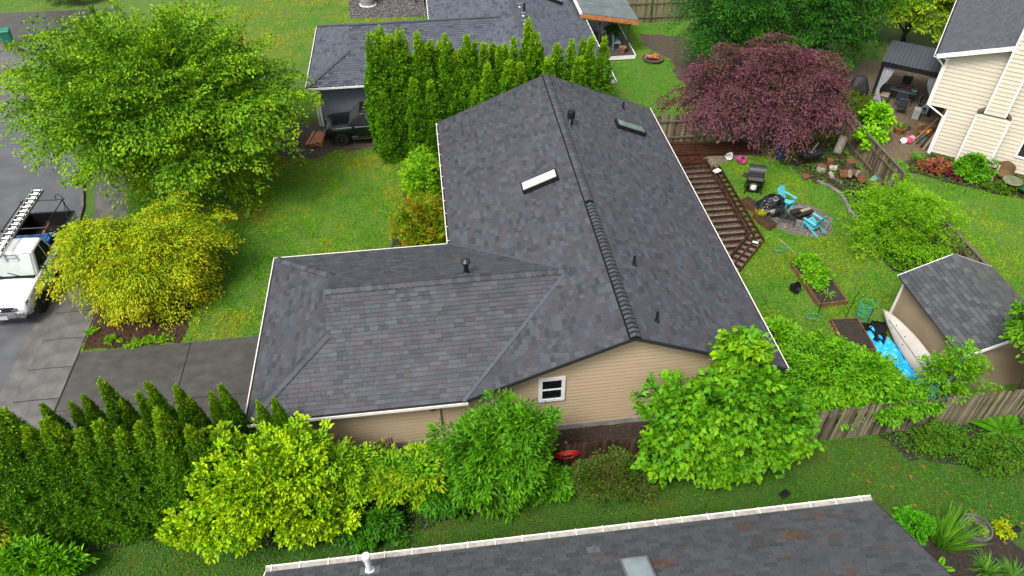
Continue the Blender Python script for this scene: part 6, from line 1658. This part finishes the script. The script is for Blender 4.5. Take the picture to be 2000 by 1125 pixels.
# blue tarp, trays, boat
TARP = mat('blue_tarp', (.02, .42, .88), rough=.38, var=.12, scale=3, bump=.5, bscale=6, k=.9)
bm = bmesh.new(); rgt = random.Random(9); nx, ny = 14, 40; grid = []
for j in range(ny+1):
    row = []
    for i in range(nx+1):
        u, v_ = i/nx-.5, j/ny
        x = 15.72+.95*v_+u*(.85+.12*math.sin(v_*9))+.05*math.sin(v_*21+u*5); y = 3.45-3.6*v_+.06*math.sin(u*9+v_*5)
        z = .16+.09*math.sin(u*11+v_*17)*math.cos(v_*23-u*7)+.06*math.sin(v_*41+u*19)+.05*math.sin(u*31-v_*13)
        row.append(bm.verts.new((x, y, max(.03, z*(1-abs(u)*1.2)+.02))))
    grid.append(row)
for j in range(ny):
    for i in range(nx): bm.faces.new((grid[j][i], grid[j+1][i], grid[j+1][i+1], grid[j][i+1]))
bmesh.ops.recalc_face_normals(bm, faces=bm.faces[:])
me = bpy.data.meshes.new('tarp'); bm.to_mesh(me); bm.free(); me.materials.append(TARP)
to = tag(link('tarp', me), 'bright blue tarpaulin spread beside the white boat', 'tarp')
sf = to.modifiers.new('thickness', 'SOLIDIFY'); sf.thickness = .01
for i, (x, y, z, a, lab) in enumerate(((16.02, 3.3, .22, .3, 'black nursery tray on top of the blue tarp pile'), (16.2, 3.55, .12, -.4, 'black nursery tray nearest the shed on the tarp'), (15.95, 2.95, .14, .9, 'black nursery tray at the front of the tarp pile'), (15.85, 3.55, .10, .1, 'black nursery tray behind the tarp pile beside the cage'))):
    t = thing('nursery_tray', lab, 'tray', (x, y, z), a); t.rotation_euler = (R(12-9*i), R(8*i-10), a)
    MB().box((0, 0, .01), (.52, .40, .02)).build('base', BLACKPL, t)
    for s in (1, -1):
        MB().box((s*.25, 0, .06), (.02, .40, .10)).build('rim', BLACKPL, t); MB().box((0, s*.19, .06), (.48, .02, .10)).build('rim', BLACKPL, t)
    for k in range(3): MB().box((-.12+.12*k, 0, .05), (.012, .36, .07)).build('divider', BLACKPL, t)
BT = thing('boat', 'white sailing dinghy hull leaning against the shed wall', 'boat', (16.72, 2.35, .05), 0)
HUL = mat('boat_hull', (.66, .63, .56), rough=.35, var=.08, scale=2)
secs = []; ns = 15
q = MB(); rows = []
for i in range(ns):
    f = i/(ns-1); y = -1.75+3.5*f
    wv = .42*(math.sin(math.pi*min(1, (f*.86+.14)))**.62) if f < .999 else .0
    wv = max(.015, .43*math.sin(math.pi*(.30+.70*f))**.7 if f > 0 else .33)
    ring = []
    for k in range(11):
        a = math.pi*k/10
        ring.append((wv*math.cos(a), y, .20*math.sin(a)**.8*(.35+.65*min(1, wv/.3))+ (.02 if k in (0, 10) else 0)))
    rows.append(ring)
vs = [p for r in rows for p in r]; n = 11
fs = [(i*n+k, (i+1)*n+k, (i+1)*n+k+1, i*n+k+1) for i in range(ns-1) for k in range(n-1)]+[tuple(range(n))]+[tuple((ns-1)*n+k for k in range(n))[::-1]]+[(i*n, i*n+n-1, (i+1)*n+n-1, (i+1)*n) for i in range(ns-1)]
BTM = Matrix.Translation((-.12, 0, .42)) @ Matrix.Rotation(R(-58), 4, 'Y') @ Matrix.Rotation(R(0), 4, 'Z')
ho = q.add(vs, fs, BTM).build('hull', HUL, BT, smooth=False)
for p_ in ho.data.polygons: p_.use_smooth = True
MB().box((0, -.2, .215), (.03, 2.6, .02), M=BTM).build('keel_strip', mat('keel_grey', (.34, .32, .28), rough=.5), BT)
for (x, y) in ((.10, .7), (-.10, .75), (.12, .1), (-.12, -.1)): MB().box((x, y, .205), (.05, .02, .02), M=BTM).build('fitting', DARKMETAL, BT)

# ------------------------------------------------------------------ strip between tan house and fence
REDH = mat('red_hose', (.55, .035, .02), rough=.4)
hz_ = MB()
for j in range(5):
    hz_.tube([(3.08+(.42-.05*j)*math.cos(a), -1.22-.02*j, .88+(.19-.022*j)*math.sin(a)) for a in [i*math.pi/12 for i in range(25)]], .018, 5, caps=False)
tag(hz_.build('hose_coil', REDH, None, smooth=True), 'coiled red hose hanging on the dark board fence', 'hose')['kind'] = 'thing'
del bpy.data.objects['hose_coil']['kind']
RUST = mat('rusty_metal', (.22, .06, .025), rough=.7, var=.5, scale=6)
RC = thing('metal_rack', 'rusty red slatted metal chair behind the near shrubs', 'chair', (-2.65, -.25, 0), R(15))
for i in range(7): MB().box((-.27+.09*i, .22, .72), (.05, .02, .62)).build('back_slat', RUST, RC)
for i in range(6): MB().box((0, -.24+.09*i, .42), (.6, .06, .02)).build('seat_slat', RUST, RC)
for sx in (1, -1):
    for sy in (-.25, .22): MB().box((sx*.28, sy, .21), (.04, .04, .42)).build('leg', RUST, RC)
    MB().box((sx*.3, 0, .62), (.05, .5, .03)).build('armrest', RUST, RC)

# debris on the near roof and fallen leaves
def debris(name, label, pts, seed, spread, n, L, W, cols):
    rg = np.random.default_rng(seed); P = []
    for (x, y, s, k) in pts:
        q = rg.normal(0, 1, (int(n*k), 2))*spread*s*np.array([1.5, .7])
        P.append(np.stack([x+q[:, 0], y+q[:, 1]], 1))
    P = np.concatenate(P); z = SHE+SP*(sy0-P[:, 1])+.03
    ok = (P[:, 1] < sy0) & (P[:, 0] < sx1-.05)
    P3 = np.stack([P[:, 0], P[:, 1], z], 1)[ok]; m_ = len(P3)
    nrm = np.array([0, SP, 1.]); nrm = nrm/np.linalg.norm(nrm)
    a = rg.random(m_)*6.28
    A = np.stack([np.cos(a), np.sin(a), -SP*np.sin(a)], 1); N = np.tile(nrm, (m_, 1))+rg.normal(0, .2, (m_, 3))
    o = link(name, leafmesh(name, P3, A, N, L*rg.uniform(.5, 1.4, m_), W, palette(rg, cols, m_), LEAF, fold=.1, sag=.05))
    return tag(o, label, 'needles', kind='stuff')
rgd = random.Random(4)
spots = [(7.9, -5.85, .9, 2.2), (8.3, -5.95, .6, .8), (4.55, -6.35, .6, 1.4), (4.35, -6.2, .5, .8), (2.9, -5.9, .5, .3), (3.3, -5.75, .5, .3), (7.0, -5.45, .7, .6), (9.0, -5.25, .8, .6), (9.9, -6.6, .7, .5)]
spots += [(rgd.uniform(-5, 10.6), rgd.uniform(-7.6, -5.05), rgd.uniform(.2, .5), rgd.uniform(.03, .14)) for _ in range(60)]
spots += [(rgd.uniform(5.5, 10.6), rgd.uniform(-7.6, -5.05), rgd.uniform(.2, .5), rgd.uniform(.03, .2)) for _ in range(50)]
debris('needle_litter', 'orange brown conifer needles scattered on the near roof', spots, 91, .13, 70, .10, .009, [(.15, .062, .025), (.12, .06, .03), (.19, .10, .045)])
rg = np.random.default_rng(92)
fp = np.array([(12.6, -2.9), (13.2, -3.2), (14.0, -2.9), (12.2, -2.6), (14.8, -3.6), (15.9, -4.2), (16.2, -4.6), (13.6, -3.9), (11.8, -3.4), (15.2, -4.3), (9.8, -3.8), (16.5, -4.9), (15.6, -5.4), (2.0, -4.2), (1.2, -3.8), (6.5, -4.1), (5.4, -4.4), (-1.2, -4.0), (14.6, -2.6), (17.2, -4.4)])
fp = np.repeat(fp, 5, axis=0); a = np.tile(np.arange(5)*1.0-2.0, 20)+np.repeat(rg.random(20)*6.28, 5)
A = np.stack([np.cos(a), np.sin(a), np.full(100, .1)], 1)
tag(link('fallen_leaves', leafmesh('fallen_leaves', np.column_stack([fp, np.full(100, .06)]), A, np.tile([0, 0, 1.], (100, 1)), np.repeat(rg.uniform(.05, .10, 20), 5), .045, np.repeat(palette(rg, [(.20, .12, .04), (.15, .10, .04)], 20), 5, axis=0), LEAF)), 'brown fallen maple leaves scattered on the near lawn', 'leaves', kind='stuff')
PB = thing('round_planter', 'round grey-rimmed planter sunk behind the iris clump', 'planter', (14.85, -4.95, 0))
MB().lathe([(.42, 0), (.46, .3), (.46, .34), (.41, .34), (.40, .22), (.01, .2)], 28).build('tub', mat('old_grey_tub', (.13, .125, .11), rough=.7, var=.3), PB)
MB().lathe([(.39, .2), (.01, .24)], 20).build('soil', SOIL, PB)
tree('seedling', 'thin pale sprigs growing in the round grey-rimmed planter', 'plant', (14.85, -4.95, .24), (0, 0, .05), (.3, .3, .12), 14, 10, .22, .12, .10, .04, [(.12, .20, .05)], (.2, .26, .06), seed=451, trunk_r=0, zmin=0)
for i, (x, y, lab) in enumerate(((15.95, -5.2, 'round black solar lamp beside the yellow-green mound'), (16.1, -5.75, 'small dark solar lamp nearest the strap-leaved clump'))):
    t = thing('garden_lamp', lab, 'lamp', (x, y, 0))
    MB().tube([(0, 0, 0), (0, 0, .38)], .015, 6).build('stake', BLACKPL, t)
    MB().lathe([(.03, .34), (.10, .38), (.11, .43), (.02, .45)], 14).build('head', BLACKPL, t)
wt = MB().box((16.9, -2.45, .42), (.10, .03, .24), rz=.6).build('plant_tag', WHITE); tag(wt, 'white plant tag standing in the fern bed shrubs', 'tag')
tag(MB().box((9.75, -3.0, .06), (.34, .22, .10), rz=.4).build('dark_pot', BLACKPL, None, bevel=.04), 'dark flat pot on the lawn below the large-leaved tree', 'pot')

# ------------------------------------------------------------------ north yard and top edge
FN = thing('fire_bowl', 'rusty fire bowl heaped with orange split wood', 'fire pit', (13.75, 27.65, 0))
MB().lathe([(.4, 0), (.62, .12), (.68, .16), (.66, .18), (.55, .12), (.02, .06)], 22).build('bowl', mat('rusty_bowl', (.10, .07, .05), rough=.7, var=.4), FN)
for i in range(12):
    a = rgd.uniform(0, 3.14); MB().box((rgd.uniform(-.35, .3), rgd.uniform(-.25, .25), .2+.05*(i % 3)), (.42, .09, .08), rz=a).build('split_log', CEDAR if i % 3 else CUT, FN)
POT = mat('terracotta', (.38, .15, .06), rough=.7, var=.15)
pt = thing('flower_pot', 'terracotta pot at the corner of the neighbour deck', 'pot', (11.95, 28.3, .325))
MB().lathe([(.13, 0), (.19, .3), (.21, .3), (.21, .36), (.18, .36), (.01, .3)], 18).build('pot', POT, pt)
MB().lathe([(.17, .31), (.01, .33)], 14).build('soil', SOIL, pt)
BN = thing('bench', 'pale teal slatted bench under the patio cover', 'bench', (11.65, 29.35, .325), R(90))
TW = mat('worn_teal_wood', (.20, .30, .28), rough=.6, var=.3)
for i in range(4): MB().box((0, -.2+.12*i, .43), (1.3, .1, .03)).build('seat_slat', TW, BN)
for i in range(3): MB().box((0, .26, .58+.14*i), (1.3, .03, .1)).build('back_slat', TW, BN)
for sx in (1, -1):
    MB().box((sx*.6, -.18, .21), (.06, .06, .42)).build('leg', TW, BN); MB().box((sx*.6, .26, .45), (.06, .06, .9)).build('leg', TW, BN)
tree('potted_plant', 'leafy plant on the bench under the patio cover', 'plant', (11.6, 30.0, .8), (0, 0, .25), (.4, .4, .4), 40, 20, .3, .25, .13, .08, DG, (.09, .2, .02), seed=452, trunk_r=0)
pc = thing('patio_chair', 'white folding chair in the shade of the patio cover', 'chair', (11.1, 30.6, .325), .6)
MB().box((0, 0, .43), (.44, .44, .03)).build('seat', WHITE, pc); MB().box((0, .22, .72), (.44, .03, .5)).build('backrest', WHITE, pc)
for sx in (1, -1):
    for sy in (1, -1): MB().box((sx*.2, sy*.2, .21), (.03, .03, .42)).build('leg', WHITE, pc)
bar = thing('barbecue', 'dark covered barbecue against the slate house wall', 'grill', (10.3, 29.2, .325))
MB().box((0, 0, .5), (.7, .5, 1.0), taper=.85).build('cover', BLACKPL, bar, bevel=.06)
AC = thing('rain_barrel', 'ribbed grey rain barrel against the pale blue wall', 'barrel', (-4.2, 39.3, .006))
MB().lathe([(.52, 0), (.55, .05), (.52, .3), (.55, .34), (.52, .65), (.55, .7), (.5, 1.15), (.46, 1.2), (.02, 1.22)], 24).build('shell', mat('grey_barrel', (.30, .30, .30), rough=.5, var=.15, stretch=(12, 12, .5)), AC)
MB().lathe([(.62, 0), (.62, .06), (.58, .07), (.02, .07)], 24).build('base', WHITE, AC)
for i, (x, y, lab) in enumerate(((-.75, 39.1, 'white round path lamp on the gravel strip'), (-.12, 38.3, 'white-topped black post lamp beside the grey gutter'))):
    t = thing('path_lamp', lab, 'lamp', (x, y, .006))
    MB().lathe([(.05, 0), (.05, .25 if i == 0 else .9)], 10).build('post', BLACKPL, t)
    MB().lathe([(.02, .2 if i == 0 else .85), (.14, .28 if i == 0 else .92), (.14, .36 if i == 0 else 1.0), (.02, .44 if i == 0 else 1.08)], 14).build('globe', WHITE, t)
GB = thing('wheelie_bin', 'green wheeled bin at the far driveway', 'bin', (-27.45, 35.6, .012), R(15))
GRN = mat('bin_green', (.012, .25, .15), rough=.4, var=.1)
MB().add([(-.24, -.27, .06), (.24, -.27, .06), (.24, .27, .06), (-.24, .27, .06), (-.32, -.36, 1.0), (.32, -.36, 1.0), (.32, .36, 1.0), (-.32, .36, 1.0)], [(3, 2, 1, 0), (4, 5, 6, 7), (0, 1, 5, 4), (1, 2, 6, 5), (2, 3, 7, 6), (3, 0, 4, 7)]).build('body', GRN, GB, bevel=.04)
MB().box((0, .0, 1.04), (.70, .80, .08), taper=.92).build('lid', GRN, GB, bevel=.03)
MB().tube([(-.25, .42, .98), (.25, .42, .98)], .025, 7).build('handle', GRN, GB)
for s in (1, -1): MB().lathe([(.13, -.03), (.14, 0), (.13, .03)], 14, M=Matrix.Translation((s*.30, -.30, .135)) @ Matrix.Rotation(R(90), 4, 'Y')).build('wheel', RUBBER, GB)

# ------------------------------------------------------------------ gazebo and patio things
GA = Vector((24.35, 20.6, 0))
GM = Matrix((D_, N_, Vector((0, 0, 1)))).transposed().to_4x4(); GM.translation = GA
GZ = thing('gazebo', 'dark metal gazebo with ribbed roof and pale curtains', 'gazebo', tuple(GA), math.atan2(D_.y, D_.x))
GMET = mat('gazebo_metal', (.022, .024, .030), rough=.4, var=.15, metal=.3)
ROOFM = mat('ribbed_roof', (.10, .115, .135), rough=.35, var=.15, metal=.3)
W_g, D_g = 3.3, 2.9
for (x, y) in ((.1, .1), (W_g-.1, .1), (W_g-.1, D_g-.1), (.1, D_g-.1)):
    MB().box((x, y, 1.2), (.13, .13, 2.4)).build('post', GMET, GZ)
for (c, d) in (((W_g/2, .05, 2.38), (W_g, .10, .24)), ((W_g/2, D_g-.05, 2.38), (W_g, .10, .24)), ((.05, D_g/2, 2.38), (.10, D_g-.2, .24)), ((W_g-.05, D_g/2, 2.38), (.10, D_g-.2, .24))):
    MB().box(c, d).build('beam', GMET, GZ)
for i in range(17):
    x0 = i*W_g/17
    o = MB().add([(x0, -.02, 2.53), (x0+.15, -.02, 2.53), (x0+.15, D_g, 2.62), (x0, D_g, 2.62), (x0+.17, -.02, 2.575), (x0+.194, -.02, 2.575), (x0+.194, D_g, 2.665), (x0+.17, D_g, 2.665), (x0+.194, -.02, 2.53), (x0+.194, D_g, 2.62)],
                 [(0, 1, 2, 3), (1, 4, 7, 2), (4, 5, 6, 7), (5, 8, 9, 6)]).build('roof_panel', ROOFM, GZ)
CURT = mat('pale_curtain', (.52, .52, .56), rough=.8, var=.08)
def curtain(x, y, w_, s):
    q = MB(); n = 16; vs = []
    for j in range(9):
        z = 2.3-2.2*j/8; pinch = 1-.72*math.exp(-((z-.9)/.55)**2)
        for i in range(n+1):
            u = i/n
            vs.append((x+s*u*w_*pinch, y+.05*math.sin(u*26+j*.3)*pinch, z))
    q.add(vs, [(j*(n+1)+i, j*(n+1)+i+1, (j+1)*(n+1)+i+1, (j+1)*(n+1)+i) for j in range(8) for i in range(n)])
    o = q.build('curtain', CURT, GZ); sf_ = o.modifiers.new('thickness', 'SOLIDIFY'); sf_.thickness = .008
curtain(.2, .12, .55, 1); curtain(W_g-.2, .12, .6, -1); curtain(.2, D_g-.15, .5, 1)
def gp(x, y, z=.008): return tuple(GM @ Vector((x, y, z)))
ga = math.atan2(D_.y, D_.x)
TBL = thing('patio_table', 'cluttered patio table under the gazebo', 'table', gp(1.55, 1.2), ga)
MB().box((0, 0, .72), (1.3, .85, .03)).build('top', mat('table_top', (.07, .08, .10), rough=.3), TBL, bevel=.01)
for sx in (1, -1):
    for sy in (1, -1): MB().tube([(sx*.58, sy*.36, .71), (sx*.6, sy*.38, 0)], .02, 6).build('leg', GMET, TBL)
for i, (x, y, r, mm, lab) in enumerate(((-.3, .1, (.22, .16, .12), mat('magenta_cloth', (.16, .04, .11), rough=.8), 'plum coloured cloth heaped on the patio table'), (.2, .15, (.2, .15, .1), mat('red_cloth', (.24, .03, .05), rough=.8), 'dark red cloth on the patio table'), (.48, -.05, (.14, .2, .08), mat('green_cloth', (.10, .26, .22), rough=.7), 'pale green cloth hanging at the patio table end'))):
    lumpy('cloth_bundle', lab, 'cloth', tuple(GM @ Vector((1.55+x, 1.2+y, .745))), r, mm, 95+i, 8, .3)
def metal_chair(label, loc, rz, cush):
    t = thing('patio_chair', label, 'chair', loc, rz)
    for s in (1, -1):
        MB().tube([(s*.27, -.25, 0), (s*.27, -.25, .62), (s*.27, .18, .66), (s*.25, .26, 1.0)], .016, 6).build('side_frame', GALV, t)
        MB().tube([(s*.27, .25, 0), (s*.27, .18, .64)], .016, 6).build('back_leg', GALV, t)
    MB().tube([(-.25, .26, 1.0), (.25, .26, 1.0)], .016, 6).build('top_rail', GALV, t)
    MB().box((0, -.02, .42), (.52, .48, .06)).build('seat', cush, t, bevel=.02)
    MB().box((0, .22, .74), (.48, .04, .48)).build('backrest', cush, t, bevel=.015)
SL1 = mat('dark_sling', (.035, .04, .045), rough=.7); SL2 = mat('navy_sling', (.02, .022, .06), rough=.7)
metal_chair('silver-framed sling chair on the pavers before the gazebo', gp(1.75, -.35), ga+R(190), SL1)
metal_chair('navy cushioned chair at the near side of the patio table', gp(1.6, .45), ga+R(175), SL2)
metal_chair('silver-framed chair beside the right gazebo curtain', gp(2.75, .25), ga+R(80), SL1)
metal_chair('dark chair on the far side of the patio table', gp(1.5, 2.15), ga, SL1)
LG = thing('lounge_seat', 'dark low lounge seat inside the left gazebo post', 'seat', gp(.65, .75), ga)
MB().box((0, 0, .22), (.7, 1.0, .3)).build('base', SL1, LG, bevel=.05); MB().box((0, .4, .55), (.7, .2, .5)).build('backrest', SL1, LG, bevel=.05); MB().box((.05, -.1, .42), (.45, .5, .1)).build('cushion', mat('beige_cushion', (.38, .30, .20), rough=.8), LG, bevel=.03)
lumpy('grill_cover', 'black fabric covered object left of the gazebo', 'cover', gp(-.75, .6), (.55, .5, .6), mat('black_fabric', (.012, .012, .014), rough=.7, bump=.4, bscale=8), 85, rough_=.25)
CL = thing('storage_bin', 'translucent white tall bin beside the right gazebo post', 'bin', gp(2.6, -.45), ga)
MB().box((0, 0, .3), (.34, .34, .6), taper=1.12).build('bin', mat('milky_plastic', (.55, .57, .56), rough=.4), CL, bevel=.03)
CARD = mat('cardboard', (.36, .20, .09), rough=.8, var=.15)
cwp = lambda s, n, z=.01: tuple(cp(s, n, z))
for i, (s, n, z, d, a, lab) in enumerate(((-.55, 2.0, .01, (.55, .45, .5), .3, 'open cardboard box by the cream house side wall'), (-.85, 1.55, .01, (.5, .06, .6), .9, 'flattened cardboard leaning on the open box'), (-.45, 1.55, .02, (.45, .4, .3), .1, 'low cardboard box behind the mops'))):
    t = thing('cardboard_box', lab, 'box', cwp(s, n, z), ga+a)
    MB().box((0, 0, d[2]/2), d).build('carton', CARD, t)
    for sx in (1, -1): MB().box((sx*(d[0]/2+.08), 0, d[2]+.0), (.18, d[1]*.95, .012)).build('flap', CARD, t)
for i, (s0, n0, s1, n1, z1, mm, w_, lab) in enumerate(((-.9, .9, -.2, 1.6, 1.25, CUT, .04, 'pale wooden pole leaning on the cream house wall'), (-.5, .35, -.08, .65, 1.3, DECKW, .12, 'brown plank leaning on the cream house corner'), (-.35, .2, -.06, .35, 1.15, CUT, .14, 'tan plank leaning at the cream house corner trim'), (-.75, .6, -.1, 1.0, 1.1, DARKMETAL, .05, 'dark pole leaning between the planks'))):
    tag(MB().beam(cwp(s0, n0, .03), cwp(s1, n1, z1), w_, .03).build('leaning_plank', mm), lab, 'plank')
lumpy('beach_ball', 'orange and blue bag against the cream house wall', 'bag', cwp(-.35, 1.15, .35), (.2, .2, .2), mat('orange_bag', (.62, .25, .015), rough=.4), 86, 6, .15)
tag(MB().box(cwp(-.35, 1.15, .18), (.4, .4, .34), rz=ga).build('crate', mat('blue_grey_crate', (.18, .30, .38), rough=.5)), 'blue-grey crate under the orange bag', 'crate')
for i, (s, n, r, mm, lab) in enumerate(((-1.2, .55, .2, mat('pink_toy', (.65, .08, .16), rough=.5), 'red and pink bag on the patio edge'), (-1.05, .8, .17, mat('pale_pink', (.68, .40, .44), rough=.5), 'pale pink bag behind the red one'), (-1.35, .35, .17, WHITE, 'white bag nearest the patio path'))):
    lumpy('plastic_bag', lab, 'bag', cwp(s, n), (r, r*.9, r*.9), mm, 87+i, 8, .3)
pp = thing('flower_pot', 'wide terracotta pot with strap leaves on the patio', 'pot', cwp(-1.75, 1.35))
MB().lathe([(.18, 0), (.28, .3), (.30, .3), (.30, .36), (.26, .36), (.01, .3)], 18).build('pot', POT, pp)
straps('potted_daylily', 'strap-leaved plant in the wide terracotta pot', cwp(-1.75, 1.35, .3), 70, .55, .03, 1.0, [(.08, .2, .02), (.12, .24, .02)], 461, sag=.5, r0=.12)
tag(MB().lathe([(.36, 0), (.36, .03), (.33, .04), (.01, .04)], 24, c=cwp(-1.6, 2.1, .012)).build('round_mat', SOIL), 'dark round mat on the pavers behind the terracotta pot', 'mat')
# chairs at the right edge
WK = thing('wicker_chair', 'brown wicker tub chair against the cream wall', 'chair', tuple(cp(3.35, -.75, .012)), ga)
WCK = mat('wicker', (.19, .12, .045), rough=.7, var=.4, scale=30, bump=.8, bscale=50)
vs, fs = [], []
for j in range(5):
    for i in range(13):
        a = R(-20)+R(220)*i/12; rr = .36+.05*j/4
        vs.append((rr*math.cos(a), rr*.9*math.sin(a), .3+(.55-.18*abs(i-6)/6)*j/4))
fs = [(j*13+i, j*13+i+1, (j+1)*13+i+1, (j+1)*13+i) for j in range(4) for i in range(12)]
wb_ = MB().add(vs, fs).build('shell', WCK, WK); sf = wb_.modifiers.new('thickness', 'SOLIDIFY'); sf.thickness = .04
MB().lathe([(.33, .26), (.35, .36), (.30, .38), (.01, .38)], 18).build('seat', WCK, WK)
for k in range(4):
    a = k*math.pi/2+.78; MB().tube([(.28*math.cos(a), .26*math.sin(a), .3), (.32*math.cos(a), .30*math.sin(a), 0)], .025, 6).build('leg', WCK, WK)
RT = thing('round_table', 'round glass-topped garden table at the right edge', 'table', tuple(cp(3.75, -1.55, .012)))
MB().lathe([(.42, .48), (.44, .5), (.44, .52), (.41, .53), (.01, .53)], 28).build('top', mat('mossy_glass', (.22, .24, .14), rough=.2, var=.3), RT)
for k in range(3):
    a = k*2.09; MB().tube([(.3*math.cos(a), .3*math.sin(a), .49), (.18*math.cos(a), .18*math.sin(a), .2), (.34*math.cos(a), .34*math.sin(a), 0)], .018, 6).build('leg', GMET, RT)
PBN = thing('storage_bin', 'clear plastic tote before the cream chimney corner', 'bin', tuple(cp(2.55, -1.0, .012)), ga+.3)
MB().box((0, 0, .17), (.55, .42, .34), taper=1.1).build('bin', mat('clear_plastic', (.46, .52, .55), rough=.25), PBN, bevel=.03)
tag(MB().beam(tuple(cp(2.95, -1.25, .03)), tuple(cp(3.05, -.7, .7)), .1, .03).build('leaning_plank', CUT), 'short tan board leaning on the wicker chair', 'plank')
tag(MB().lathe([(.25, 0), (.33, .12), (.34, .14), (.28, .12), (.01, .05)], 22, c=tuple(cp(4.35, -1.6, .25))).build('green_bowl', mat('green_glaze', (.01, .20, .12), rough=.15)), 'dark green glazed bowl at the right edge', 'bowl')
tag(MB().lathe([(.14, 0), (.16, .22), (.12, .25)], 14, c=tuple(cp(4.35, -1.6, .012))).build('bowl_stand', DARKMETAL), 'black stand under the green glazed bowl', 'stand')
bpy.context.view_layer.update()
